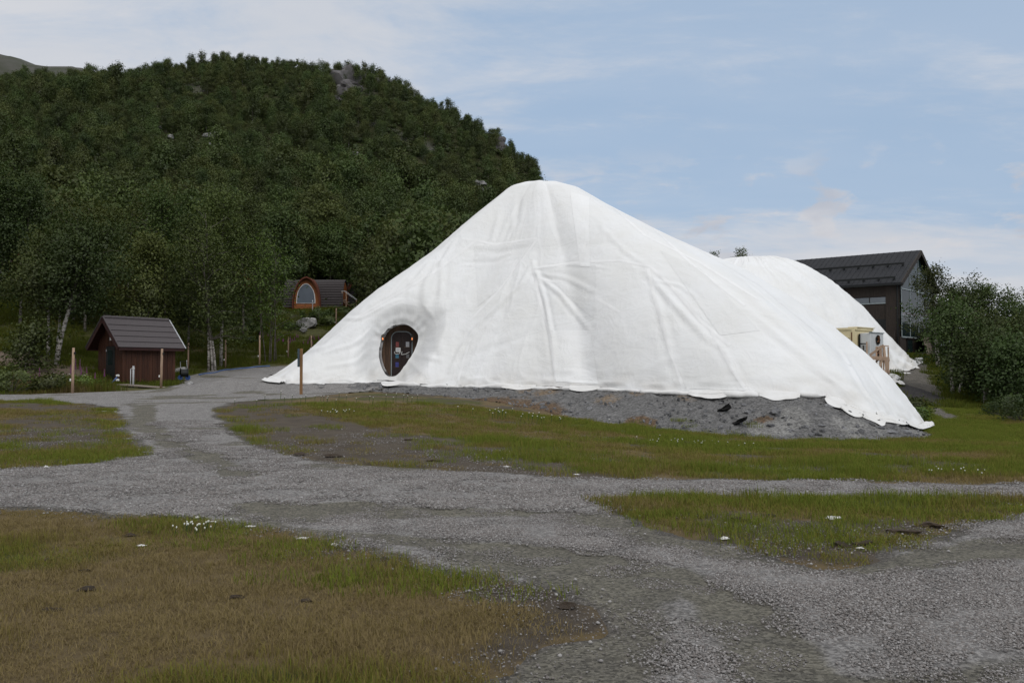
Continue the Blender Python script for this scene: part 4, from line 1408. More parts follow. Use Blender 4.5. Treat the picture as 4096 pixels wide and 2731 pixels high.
def fence_posts():
    data = [(72.5, 394, 347.3, 37.0), (161, 390.3, 348.3, 40.5), (188, 371.2, 342.5, 57.5), (225.5, 368.2, 339.5, 58.0), (259.6, 364.4, 334.8, 58.5), (288, 360.6, 336.3, 63), (311.5, 358, 335, 66), (336, 322.5, 307.7, 79)]
    labs = ['weathered round fence post in the weeds left of the shed', 'weathered round fence post standing before the boarded side of the shed', 'round fence post beside the hose cart behind the shed',
            'round fence post before the two leaning white birch stems', 'round fence post before the bright green sapling', 'round fence post between the sapling and the white mound',
            'short fence post by the edge of the white mound under the fireweed', 'fence post on the slope below the steps of the arched cabin']
    for k, ((px, yb, yt, d), lab) in enumerate(zip(data, labs)):
        b = at(px, yb, d)
        z = hz(b[0], b[1])
        t = thing('fence_post', lab, 'post', (b[0], b[1], z), 0, 'posts of the wire fence')
        h = (yb - yt) / 900 * d + (b[2] - z)
        lean = RNG.uniform(-0.03, 0.03)
        MB().tube([(0, 0, -0.1), (lean * 0.3, 0, h * 0.4), (lean, 0.01, h)], [0.058, 0.055, 0.050], 9).build('pole', M_POSTW, t, smooth=True)
        MB().box((lean * 0.95 + 0.075, -0.03, h - 0.22), (0.06, 0.07, 0.09)).build('insulator', M_BLACK, t, bevel=0.01)
        MB().box((lean * 0.3 - 0.075, -0.04, h * 0.30), (0.05, 0.05, 0.10)).build('reflector', M_WHITE, t, bevel=0.008)
    # the sign post in front of the sheet
    b = ground_at(300, 394.3)
    t = thing('sign_post', 'honey coloured timber post with a blue grey board end, before the white sheet', 'post', b, 0.15)
    h = 46 / 900 * b[1]
    MB().box((0.04, 0, h / 2 - 0.05), (0.105, 0.11, h + 0.1)).build('timber', M_ORANGE, t, bevel=0.006)
    MB().box((-0.052, -0.02, h * 0.80), (0.05, 0.62, h * 0.40 - 0.02)).build('sign_board', M_BLUEGREY, t, bevel=0.004)


fence_posts()


def shed():
    phi = math.radians(55)
    L_, W, hw = 3.0, 2.3, 2.15
    k = at(122.9, 383, 46)
    z = min(hz(k[0], k[1]), k[2]) - 0.02
    root = thing('shed', 'small dark red boarded shed with a tiled roof behind the road', 'shed', (k[0], k[1], z), phi)
    sl, ov = 1.05, 0.32
    zr = hw + W / 2 * sl + 0.06
    # core and vertical boards
    core = MB().prism([(0.03, 0), (W - 0.03, 0), (W - 0.03, hw), (W / 2, hw + (W / 2 - 0.03) * sl), (0.03, hw)], (0, 1, 0), (0, 0, 1), (1, 0, 0), (0.03, 0, 0), L_ - 0.06)
    core.build('wall_core', M_REDTRIM, root)
    n = 20
    for i in range(n):
        w = L_ / n
        MB().box((w * (i + 0.5), 0.012 - 0.008 * (i % 2), hw / 2), (w - 0.012, 0.03, hw - 0.01)).build('board', M_REDWOOD, root)
    n = 15
    for i in range(n):
        w = W / n
        y = w * (i + 0.5)
        top = hw + min(y, W - y) * sl - 0.05
        z0 = 0.0 if not (0.72 < y < 1.55) else 1.96
        MB().box((0.012 - 0.008 * (i % 2), y, (z0 + top) / 2), (0.03, w - 0.012, top - z0)).build('board', M_REDWOOD, root)
    MB().box((L_ + 0.0, W / 2, hw / 2), (0.04, W, hw)).build('rear_wall', M_REDWOOD, root)
    for y in (0.0,):
        MB().box((-0.012, -0.012, hw / 2), (0.10, 0.10, hw)).build('corner_post', M_REDWOOD, root)
    dr = MB().box((-0.005, 1.13, 0.97), (0.05, 0.80, 1.92)).build('door', M_BLACK, root, bevel=0.006)
    MB().box((-0.035, 1.13, 1.35), (0.012, 0.42, 0.75)).build('door_glass', M_GLASSDK, dr)
    MB().box((-0.035, 1.5, 1.72), (0.02, 0.03, 0.12)).build('hinge', M_GALV, dr)
    MB().box((-0.035, 1.5, 0.15), (0.02, 0.03, 0.12)).build('hinge', M_GALV, dr)
    MB().box((-0.03, 1.13, 2.32), (0.03, 0.10, 0.16)).build('vent', M_WHITE, root)
    # roof: deck, courses of tiles, ridge, barge boards, eaves board
    x0, x1 = -0.45, L_ + 0.35
    for sg in (-1, 1):
        nrm = np.array([0, sg * sl, 1.0]); nrm /= np.linalg.norm(nrm)
        dn = np.array([0, sg * 1.0, -sl]); dn /= np.linalg.norm(dn)
        run = (W / 2 + ov) * math.hypot(1, sl)
        top = np.array([0, W / 2, zr])
        def slab(a, b, la, lb, th, xa=x0, xb=x1):
            q = [top + dn * a + nrm * (la - th), top + dn * b + nrm * (lb - th), top + dn * b + nrm * lb, top + dn * a + nrm * la]
            m = MB()
            v = [p + np.array([xa, 0, 0]) for p in q] + [p + np.array([xb, 0, 0]) for p in q]
            return m.add(v, [(0, 1, 2, 3), (7, 6, 5, 4), (0, 4, 5, 1), (1, 5, 6, 2), (2, 6, 7, 3), (3, 7, 4, 0)])
        slab(0, run, 0, 0, 0.06).build('roof_deck', M_REDTRIM, root)
        nc = 5
        first = 0.09
        for c in range(nc):
            a, b = first + (run - first) * c / nc, first + (run - first) * (c + 1) / nc + 0.05
            slab(a, b, 0.025, 0.062, 0.02, x0 - 0.02, x1 + 0.02).build('tile_course', M_TILE, root)
        for k_, xe in enumerate((x0 - 0.03, x1 + 0.03)):
            slab(-0.02, run + 0.05, -0.005, -0.005, 0.17, xe - 0.018, xe + 0.018).build('barge_board', M_REDTRIM, root)
            slab(0.0, run + 0.06, 0.075, 0.075, 0.03, xe - 0.03, xe + 0.03).build('verge_flashing', M_TILE if k_ == 0 else M_GALV, root)
        e = top + dn * (run + 0.01)
        MB().box((0.5 * (x0 + x1), e[1], e[2] - 0.07), (x1 - x0, 0.03, 0.16)).build('eaves_board', M_REDTRIM, root)
    for i in range(9):
        w = (x1 - x0) / 9
        MB().tube([(x0 + w * i, W / 2, zr + 0.015), (x0 + w * (i + 1) - 0.01, W / 2, zr + 0.03)], [0.085, 0.095], 8).build('ridge_tile', M_TILE, root)
    # ground works beside the shed
    a, b = at(117, 384, 43.6), at(176, 388.6, 40.2)
    t = thing('boardwalk', 'narrow weathered plank bridge over the ditch beside the shed', 'boardwalk', (a[0], a[1], a[2]))
    d = b - a
    side = np.array([-d[1], d[0], 0]); side /= np.linalg.norm(side)
    for i in range(4):
        o_ = side * (0.16 * i)
        MB().bar(o_, o_ + d, 0.14, 0.04).build('plank', M_GREYWOOD, t)
    MB().bar(np.array([0.3, 0.02, -0.11]) + d * 0.28, d * 0.86 + np.array([0, 0.02, -0.11]), 0.10, 0.16).build('beam', M_DKWOOD, t)
    for f in (0.3, 0.85):
        MB().box(d * f + side * 0.25 + np.array([0, 0, -0.32]), (0.16, 0.3, 0.5)).build('support', M_DKWOOD, t)
    for (px, y0, y1, r, lab) in ((130.5, 384.5, 368.2, 0.022, 'thin grey steel pipe upright before the shed wall'), (133.2, 384.6, 365.4, 0.045, 'thick pale steel pipe upright before the shed wall')):
        p, q = at(px, y0, 43), at(px, y1, 43)
        t = thing('standpipe', lab, 'pipe', (p[0], p[1], hz(p[0], p[1])))
        h = q[2] - hz(p[0], p[1])
        MB().tube([(0, 0, -0.1), (0, 0, h)], r, 8).build('pipe', M_GALV, t, smooth=True)
        if r > 0.03:
            MB().tube([(0, 0, h * 0.86), (0, 0, h * 0.90)], r * 1.5, 8).build('collar', M_WHITE, t)
            MB().tube([(-0.10, 0, h * 0.88), (-0.03, 0, h * 0.88)], 0.018, 6).build('tap', M_GALV, t)
    p = at(117, 378.5, 45)
    t = thing('pipe_stub', 'white twin pipe ends with a blue hose by the shed corner', 'pipe', (p[0], p[1], hz(p[0], p[1])))
    dz = p[2] - hz(p[0], p[1])
    MB().tube([(-0.5, 0, 0.02), (-0.25, 0, dz * 0.4), (0, 0, dz + 0.1)], 0.035, 7).build('hose', M_HOSE, t, smooth=True)
    for s in (0.16, -0.06):
        MB().tube([(-0.02, 0, dz + s), (0.10, -0.03, dz + s + 0.02)], 0.055, 9).build('pipe_end', M_WHITE, t)
    # hose cart
    p = ground_at(184, 380.2)
    t = thing('hose_cart', 'black hose reel cart with blue wheels and a steel handle behind the shed', 'hose cart', p, 0.5)
    s = 1.0
    for x in (-0.2, 0.2):
        MB().tube([(x, -0.045, 0.17), (x, 0.045, 0.17)], 0.13, 14).build('wheel', M_BLUE, t)
    MB().tube([(-0.18, 0, 0.42), (0.18, 0, 0.42)], [0.20, 0.20], 16).build('drum', M_BLACK, t)
    for x in (-0.17, 0.17):
        MB().tube([(x, 0, 0.42), (x + 0.02 * np.sign(x), 0, 0.42)], 0.27, 18).build('drum_flange', M_BLACK, t)
        MB().tube([(x, 0, 0.17), (x, 0.05, 0.6), (x, 0.25, 1.05)], 0.014, 6).build('handle_rail', M_GALV, t)
    MB().tube([(-0.17, 0.25, 1.05), (0.17, 0.25, 1.05)], 0.018, 6).build('grip', M_BLACK, t)
    # hose on the ground
    q = np.array([ground_at(a_, b_) for a_, b_ in [(199, 375), (206, 373.6), (214, 373), (220, 371), (226, 369.8), (233, 369.6), (240, 368.6), (248, 368.2), (258, 366.8), (270, 366.2)]])
    q = polyline(q, 0.25)
    q[:, 2] = H(q[:, 0], q[:, 1]) + 0.05
    me = raw_mesh('garden_hose', tube_np(q - q[0], 0.04, 6)[0], tube_np(q - q[0], 0.04, 6)[1], True)
    tag(obj('garden_hose', me, M_HOSE, None, q[0]), 'blue hose lying along the road edge below the fence', 'hose')


shed()


def pod(name, label, base, s=1.0, left=2.4, right=3.2, rz=0.0, wall=None, gable=True, window=True):
    wall = wall or M_PINE
    root = thing(name, label, 'cabin', base, rz)
    w, h = 1.32 * s, 3.15 * s

    def ogive(w, h, n=22):
        p = []
        for t in np.linspace(0, 1, n):
            z = h * t
            p.append((w * (1 - t ** 2.6) ** 0.62, z))
        return p
    # long vaulted body, axis along x, with overlapping courses
    bw, bh, y0 = 1.5 * s, 2.85 * s, 1.9 * s
    og = ogive(bw, bh, 12)
    MB().prism([(-a, b) for a, b in og[::-1]][::-1] + [(a, b) for a, b in og[::-1]], (0, 1, 0), (0, 0, 1), (1, 0, 0), (-left + 0.05, y0, 0), left + right - 0.1).build('body', wall, root)
    for sg in (-1, 1):
        for k in range(len(og) - 1):
            (a0, z0), (a1, z1) = og[k], og[k + 1]
            lift = 0.13
            v = []
            for x in (-left, right):
                v += [(x, y0 + sg * (a0 + 0.02), z0 + 0.25), (x, y0 + sg * (a0 + lift + 0.02), z0 + 0.25 + 0.0), (x, y0 + sg * (a1 + 0.03), z1 + 0.30), (x, y0 + sg * (a1 - 0.01), z1 + 0.27)]
            MB().add(v, [(0, 1, 2, 3), (7, 6, 5, 4), (0, 4, 5, 1), (1, 5, 6, 2), (2, 6, 7, 3), (3, 7, 4, 0)]).build('shingle_course', M_SHING, root)
    MB().box(((right - left) / 2, y0, 0.06), (left + right - 0.3, 2 * bw - 0.1, 0.5)).build('plinth', M_PINE if wall is M_PINE else wall, root)
    if gable:
        og = ogive(w, h)
        ring = [(-a, b) for a, b in og] + [(a, b) for a, b in og[::-1]][1:]
        gw = MB().prism(ring[::-1], (1, 0, 0), (0, 0, 1), (0, 1, 0), (0, 0.25, 0), 1.8).build('gable_wall', wall, root)
        # hood of the arch
        k = len(ring)
        o_ = [(a * 1.06, b * 1.045) for a, b in ring]
        v = [(a, -0.25, b) for a, b in ring] + [(a, -0.25, b) for a, b in o_] + [(a, 1.6, b) for a, b in ring] + [(a, 1.6, b) for a, b in o_]
        f = []
        for i in range(k - 1):
            f += [(i, i + 1, k + i + 1, k + i), (k + i, k + i + 1, 3 * k + i + 1, 3 * k + i), (i + 1, i, 2 * k + i, 2 * k + i + 1)]
        MB().add(v, f).build('arch_hood', M_PINE_DK, root)
        if window:
            sh = lambda q, e, dz: [(a * q, b * e + dz) for a, b in ring]
            fr = [p for p in sh(0.72, 0.64, 0.62 * s)]
            gl = [(a * 0.93, 0.62 * s + 0.04 + (b - 0.62 * s) * 0.95) for a, b in fr]
            wf = MB().prism(fr[::-1], (1, 0, 0), (0, 0, 1), (0, 1, 0), (-0.12 * s, 0.20, 0), 0.10).build('window_frame', M_WHITE, root)
            MB().prism(gl[::-1], (1, 0, 0), (0, 0, 1), (0, 1, 0), (-0.12 * s, 0.185, 0), 0.05).build('window_pane', M_GLASS, wf)
    return root


b = at(306.5, 311, 88)
pod('arched_cabin', 'arched orange cabin with a big rounded window above the boulder', (b[0], b[1], hz(b[0], b[1] + 1) - 0.1), 0.98, 2.4, 3.5)
b = at(118, 308.5, 74)
pod('arched_cabin', 'deep red cabin half hidden behind the white birch stems above the shed', (b[0], b[1], hz(b[0], b[1] + 1) - 0.1), 1.05, 2.2, 3.4, 0.1, M_PINE_DK, True, False)
b = at(24, 298, 78)
pod('arched_cabin', 'deep red cabin hidden in the trees above the earth bank', (b[0], b[1], hz(b[0], b[1] + 1) - 0.1), 1.05, 3.6, 1.6, 0.0, M_PINE_DK, True, False)
b = at(243, 311, 92)
pod('arched_cabin', 'orange cabin glimpsed between the sapling and the birches', (b[0], b[1], hz(b[0], b[1] + 1) - 0.1), 0.9, 2.0, 1.5, 0.1, M_PINE, True, False)
b = at(352, 312, 95)
pd = pod('arched_cabin', 'dark red cabin with a curved prow behind the steps, beside the white mound', (b[0], b[1], hz(b[0], b[1] + 1) - 0.1), 0.95, 0.6, 4.0, 0.0, M_PINE_DK, False, False)
MB().prism([(0, 0), (0.5, 0), (0.35, 1.2), (0.42, 2.0), (0.75, 2.7), (0.95, 2.95), (0.55, 2.85), (0.18, 2.3), (0.02, 1.3)], (1, 0, 0), (0, 0, 1), (0, 1, 0), (-0.75, 0.3, 0), 0.5).build('prow', M_PINE_DK, pd)


def steps():
    p = at(345, 310, 89)
    z = hz(p[0], p[1])
    t = thing('cabin_steps', 'short wooden steps with grey steel handrails beside the arched cabin', 'steps', (p[0], p[1], z), 0.2)
    for k in range(4):
        MB().box((0.35 * k - 0.1, 0, 0.9 - 0.2 * k), (0.34, 1.0, 0.05)).build('tread', M_GREYWOOD, t)
    for y in (-0.5, 0.5):
        MB().bar((-0.3, y, 0.85), (1.15, y, 0.05), 0.05, 0.2).build('stringer', M_DKWOOD, t)
        MB().tube([(-0.35, y, 1.75), (0.0, y, 1.78), (1.15, y, 0.95)], 0.03, 6).build('handrail', M_GALV, t)
        for x, h0, h1 in ((-0.3, 0.0, 1.75), (0.1, 0.0, 1.7), (1.1, 0.0, 0.98)):
            MB().tube([(x, y, h0 - 0.3), (x, y, h1)], 0.03, 6).build('handrail_post', M_NEWWOOD, t)
    p = at(312.5, 312, 86)
    t = thing('marker_stake', 'thin pale stake standing before the arched cabin window', 'stake', (p[0], p[1], hz(p[0], p[1])))
    MB().tube([(0, 0, -0.2), (0, 0, 1.0)], 0.04, 6).build('shaft', M_GALV, t)
    MB().tube([(0, 0, 1.0), (0, 0, 1.08)], [0.05, 0.02], 6).build('tip', M_WHITE, t)


steps()


def dark_building():
    r = np.array([-0.77, 0.64]); r /= np.linalg.norm(r)
    ang = math.atan2(r[1], r[0])           # local x runs back along the ridge; local -y ... turned so that y = gable
    k = at(900.5, 356, 71.5)
    root = thing('gabled_building', 'long dark wooden building with black roof and tall glazed gable behind the mound', 'building', (k[0], k[1], k[2] - 0.15))
    g = np.array([-r[1], r[0]]) * -1.0      # to the right and back
    if g[0] < 0:
        g = -g
    Rm = np.array([[r[0], g[0], 0], [r[1], g[1], 0], [0, 0, 1.0]])

    def T(o):
        me = o.data
        v = np.array([q.co[:] for q in me.vertices]) @ Rm.T
        me.vertices.foreach_set('co', v.ravel())
        me.flip_normals()
        me.update()
        return o
    Ln, W, he, hr = 24.0, 10.0, 6.2, 9.0
    A, B, Nn = (0, 1, 0), (0, 0, 1), (1, 0, 0)
    T(MB().prism([(0.1, -0.6), (W - 0.1, -0.6), (W - 0.1, he), (W / 2, hr - 0.1), (0.1, he)], A, B, Nn, (0.12, 0, 0), Ln).build('wall', M_BUILDW, root))
    # gable cladding below the glass and the corner return
    T(MB().box((0.06, W / 2, 0.58), (0.14, W, 2.34)).build('porch_cladding', M_CLADLT, root))
    T(MB().box((2.2, 0.03, 4.6), (4.3, 0.14, 2.9)).build('side_cladding', M_CLADLT, root))
    T(MB().box((8.0, 0.035, 5.6), (7.2, 0.12, 0.9)).build('side_cladding', M_CLADLT, root))
    # ribbon window
    for i in range(4):
        x = 1.05 + 1.32 * i
        pn = T(MB().box((x + 0.62, -0.05, 4.72), (1.24, 0.05, 0.42)).build('window_pane', glass_mat('ribbon_glass', (0.16, 0.18, 0.20), 0.08) if 'ribbon_glass' not in MATS else MATS['ribbon_glass'], root))
    T(MB().box((3.7, -0.06, 4.45), (5.6, 0.10, 0.09)).build('window_sill', M_FRAME, root))
    T(MB().box((3.7, -0.04, 4.97), (5.6, 0.09, 0.06)).build('window_head', M_BUILDW, root))
    # recessed balcony, its parapet and rail; the recess's shade is a flat black panel
    T(MB().box((3.1, -0.02, 2.55), (5.8, 0.10, 1.2)).build('recess_shade', M_BLACK, root))
    T(MB().box((2.6, -0.08, 2.35), (2.4, 0.05, 0.5)).build('lower_window', M_GLASSDK, root))
    bl = T(MB().box((1.35, -0.75, 1.65), (2.3, 0.10, 0.95)).build('balcony_parapet', M_CLADLT, root))
    T(MB().box((3.2, -0.42, 1.12), (6.2, 0.75, 0.14)).build('balcony_floor', M_CLADLT, root))
    T(MB().box((4.0, -0.75, 2.1), (3.0, 0.05, 0.06)).build('balcony_rail', M_FRAME, root))
    for i in range(4):
        T(MB().box((2.6 + i * 0.9, -0.75, 1.6), (0.05, 0.05, 1.0)).build('baluster', M_FRAME, root))
    T(MB().box((0.6, -0.03, 3.0), (0.9, 0.20, 6.3)).build('corner_pier', M_CLADLT, root))
    # glazed gable: four bays, three tiers, real panes between mullions
    ys = [0.35, 2.6, 5.0, 7.4, 9.65]
    rows = [(1.78, 3.42), (3.86, 5.55), (5.62, None)]
    roof_at = lambda y: he + (hr - he) * (1 - abs(y - W / 2) / (W / 2)) - 0.42
    for i in range(4):
        a, b_ = ys[i] + 0.05, ys[i + 1] - 0.05
        for (z0, z1) in rows:
            if z1 is not None:
                poly = [(a, z0), (b_, z0), (b_, z1), (a, z1)]
            else:
                ta, tb = roof_at(a), roof_at(b_)
                poly = [(a, z0), (b_, z0), (b_, max(tb, z0 + 0.05)), (a, max(ta, z0 + 0.05))]
            T(MB().prism(poly, A, B, Nn, (-0.02, 0, 0), 0.05).build('glass_pane', M_GLASSDK, root))
    for i, y in enumerate(ys):
        T(MB().box((-0.03, y, (1.7 + max(roof_at(y), 5.7)) / 2), (0.05, 0.07, max(roof_at(y), 5.7) - 1.7)).build('mullion', M_FRAME, root))
    for z, hgt in ((1.72, 0.11), (5.585, 0.08), (3.45, 0.06), (3.83, 0.06)):
        T(MB().box((-0.04, W / 2, z), (0.11, 9.3, hgt)).build('transom', M_FRAME, root))
    T(MB().box((-0.015, W / 2, 3.64), (0.09, 9.25, 0.32)).build('spandrel', M_GREYBAND, root))
    dr = T(MB().box((-0.03, 2.3, 0.55), (0.10, 1.5, 2.1)).build('entrance_door', M_BLACK, root))
    T(MB().box((-0.09, 2.3, 0.70), (0.03, 1.1, 1.5)).build('door_glass', M_GLASSDK, dr))
    T(MB().box((-0.10, 2.3, 1.64), (0.12, 1.75, 0.09)).build('door_head', M_BUILDW, dr))
    T(MB().box((0.95, W / 2, -0.55), (3.0, W + 0.6, 0.3)).build('plinth', M_GREYBAND, root))
    # roof with ribs, snow guards and barge boards
    sl = (hr - he) / (W / 2)
    for sg in (-1, 1):
        ov = 0.55
        p0 = np.array([0, W / 2, hr + 0.12]); p1 = np.array([0, W / 2 + sg * (W / 2 + ov), hr + 0.12 - sl * (W / 2 + ov)])
        x0, x1 = -0.28, Ln + 0.5
        q = [p0, p1, p1 - [0, 0, 0.22], p0 - [0, 0, 0.22]]
        v = [p + np.array([x0, 0, 0]) for p in q] + [p + np.array([x1, 0, 0]) for p in q]
        rf = T(MB().add(v, [(0, 1, 2, 3), (7, 6, 5, 4), (0, 4, 5, 1), (1, 5, 6, 2), (2, 6, 7, 3), (3, 7, 4, 0)]).build('roof', M_ROOFDK, root))
        rib = MB()
        for x in np.arange(x0 + 0.3, x1, 0.45):
            rib.bar(p0 + [x, 0, 0.005], p1 + [x, 0, 0.005], 0.035, 0.03)
        ro = T(rib.build('roof_ribs', M_ROOFDK, rf))
        ro['kind'] = 'stuff'
        if sg < 0:
            for f in (0.50, 0.93):
                c = p0 + (p1 - p0) * f
                T(MB().box((Ln / 2, c[1], c[2] + 0.24), (Ln - 0.6, 0.05, 0.16)).build('snow_guard', M_BLACK, rf))
                for x in np.arange(0.4, 16, 1.2):
                    T(MB().box((x, c[1] + 0.12, c[2] + 0.16), (0.10, 0.30, 0.24)).build('guard_bracket', M_BLACK, rf))
            T(MB().box((Ln / 2, p1[1] - 0.06, p1[2] - 0.14), (Ln + 1.0, 0.13, 0.13)).build('gutter', M_BLACK, rf))
        T(MB().bar(p0 + [x0 - 0.03, 0, -0.18], p1 + [x0 - 0.03, 0, -0.18], 0.08, 0.34).build('barge_board', M_CLADLT, rf))
    T(MB().tube([(0.15, -0.14, 0.2), (0.15, -0.14, 5.8), (0.15, -0.45, 6.0)], 0.06, 7).build('downpipe', M_BLACK, root))


dark_building()


def container_and_deck():
    a = at(854.2, 327, 50.0)            # top front corner between the two visible faces
    ln, w, h = 5.6, 2.4, 2.7
    u = np.array([-0.70, 0.71]); u /= np.linalg.norm(u)     # long side runs back to the left
    v = np.array([0.45, 0.893]); v /= np.linalg.norm(v)      # short end runs back to the right
    v = np.array([-u[1], u[0]]) * -1 if np.array([-u[1], u[0]])[1] < 0 else np.array([-u[1], u[0]])
    v = np.array([abs(u[1]), abs(u[0])])
    z0 = a[2] - h
    zb = hz(a[0], a[1])
    root = thing('shipping_container', 'cream painted container half hidden between the two white mounds', 'container', (a[0], a[1], z0))

    def P(s, t, z):
        return np.array([u[0] * s + v[0] * t, u[1] * s + v[1] * t, z])

    def blk(name, s0, s1, t0, t1, za, zb_, m, par=None, bevel=0.0):
        q = [P(s, t, z) for s in (s0, s1) for t in (t0, t1) for z in (za, zb_)]
        return MB().add(q, [(0, 1, 3, 2), (4, 6, 7, 5), (0, 4, 5, 1), (2, 3, 7, 6), (0, 2, 6, 4), (1, 5, 7, 3)]).build(name, m, par or root, bevel=bevel)
    blk('box', 0.04, ln, 0.04, w, 0, h - 0.04, M_CREAM)
    blk('top_rail', -0.02, ln, -0.02, 0.10, h - 0.12, h, M_CREAM)
    blk('end_rail', -0.03, 0.08, 0.10, w + 0.02, h - 0.13, h + 0.01, M_CREAM)
    blk('corner_post', -0.03, 0.14, -0.03, 0.03, 0, h - 0.12, M_CREAM)
    for i in range(1, 5):
        blk('side_rib', 0.2, ln, 0.005, 0.04, h * i / 5 - 0.02, h * i / 5 + 0.02, M_CREAM)
    for (s0, s1, za, zz) in ((0.10, 0.17, 1.5, 2.45), (0.10, 0.15, 0.6, 1.2), (0.9, 1.2, 2.52, 2.57), (1.8, 2.1, 2.52, 2.57), (2.6, 2.8, 2.52, 2.57)):
        blk('rust_patch', s0, s1, -0.032, -0.022, za, zz, M_RUST)
    blk('roof_edge', -0.10, 0.5, 0.3, w + 0.1, h + 0.012, h + 0.05, M_CREAM)
    blk('foundation', 0.1, ln, 0.1, w - 0.1, zb - z0 - 0.6, -0.003, M_GREYWOOD)
    # refrigeration unit on the end
    p = P(-0.05, 0.5, 0)
    cu = thing('cooling_unit', 'white cooling unit with two dark fans on the container end', 'cooling unit', (a[0] + p[0], a[1] + p[1], z0 + 0.25))
    blk('casing', -0.62, -0.02, 0.05, 1.75, 0.75, 2.15, M_UNIT, cu, 0.02)
    blk('casing_edge', -0.66, -0.56, -0.02, 1.77, 2.15, 2.20, M_FRAME, cu)
    blk('corner_channel', -0.05, 0.03, -0.02, 0.045, 0.75, 2.1, M_BLACK, cu)
    for zc in (1.12, 1.78):
        q = [P(-0.64, 0.95 + 0.27 * math.cos(t), zc + 0.27 * math.sin(t)) for t in np.linspace(0, 2 * math.pi, 20, endpoint=False)]
        q2 = [x + P(-0.03, 0, 0) for x in q]
        fn = MB().add(q + q2, [tuple(range(20))[::-1], tuple(range(20, 40))] + [(i, (i + 1) % 20, 20 + (i + 1) % 20, 20 + i) for i in range(20)]).build('fan_opening', M_BLACK, cu)
        for kk in range(5):
            t = kk * 2 * math.pi / 5
            MB().bar(P(-0.69, 0.95, zc), P(-0.69, 0.95 + 0.24 * math.cos(t), zc + 0.24 * math.sin(t)), 0.09, 0.012).build('blade', M_RUST, fn)
    MB().tube([P(-0.05, -0.05, 1.55), P(-0.45, -0.05, 1.55), P(-0.45, -0.05, 1.15), P(-0.25, -0.05, 1.15), P(-0.25, -0.05, 1.45)], 0.035, 6).build('pipe_loop', M_BLACK, cu)
    blk('shelf', -0.95, 0.0, -0.1, 1.2, 0.66, 0.72, M_RUST, cu)
    MB().bar(P(-0.9, 0.5, 0.66), P(0.0, 0.5, 0.1), 0.06).build('shelf_brace', M_BLACK, cu)
    # timber landing
    c = at(866.5, 355.5, 47.5)
    e = at(888.5, 357.0, 47.0)
    t = thing('timber_landing', 'raw timber landing with handrail on braced legs beside the container', 'platform', (c[0], c[1], c[2]))
    d = e - c
    ln2 = np.hypot(d[0], d[1])
    wv = np.array([0.1, 1.0, 0])
    for i in range(5):
        MB().bar(wv * (0.26 * i), wv * (0.26 * i) + d, 0.24, 0.05).build('deck_board', M_NEWWOOD, t)
    MB().bar(np.array([0, -0.12, -0.1]), d + np.array([0, -0.12, -0.1]), 0.05, 0.16).build('edge_beam', M_NEWWOOD, t)
    for f, dy, up in ((0.02, 0, 0.75), (0.60, -0.05, 0.55), (0.76, -0.05, 0.62), (0.98, -0.05, 0.55), (0.76, 1.15, 0.55), (0.98, 1.15, 0.5)):
        q = d * f + np.array([0.1 * dy, dy, 0])
        zg = hz(c[0] + q[0], c[1] + q[1]) - c[2]
        MB().bar(q + [0, 0, min(zg, -0.3) - 0.1], q + [0, 0, up], 0.06).build('leg', M_NEWWOOD, t)
    MB().bar(d * 0.60 + [0, -0.05, 0.58], d * 1.0 + [0, -0.05, 0.60], 0.10, 0.05).build('handrail', M_NEWWOOD, t)
    MB().bar(d * 0.76 + [0.1, 1.15, 0.56], d * 1.0 + [0.1, 1.15, 0.56], 0.10, 0.05).build('handrail', M_NEWWOOD, t)
    MB().bar(d * 0.12 + [0, -0.1, 0.05], d * 0.76 + [0, -0.1, 0.62], 0.06, 0.12).build('brace', M_NEWWOOD, t)
    MB().bar(d * 0.76 + [0, -0.1, 0.6], d * 0.88 + [0, -0.1, -0.9], 0.06, 0.1).build('brace', M_NEWWOOD, t)
    MB().bar(d * 0.70 + [0, -0.1, -0.1], d * 0.58 + [0, -0.1, -0.5], 0.06, 0.1).build('brace', M_NEWWOOD, t)
    MB().bar(d * 0.98 + [0, -0.1, -0.1], d * 0.80 + [0, -0.1, -0.9], 0.06, 0.1).build('brace', M_NEWWOOD, t)
    MB().bar(d * 0.82 + [0, -0.12, -0.15], d * 0.98 + [0, -0.12, -0.8], 0.06, 0.1).build('brace', M_NEWWOOD, t)


container_and_deck()


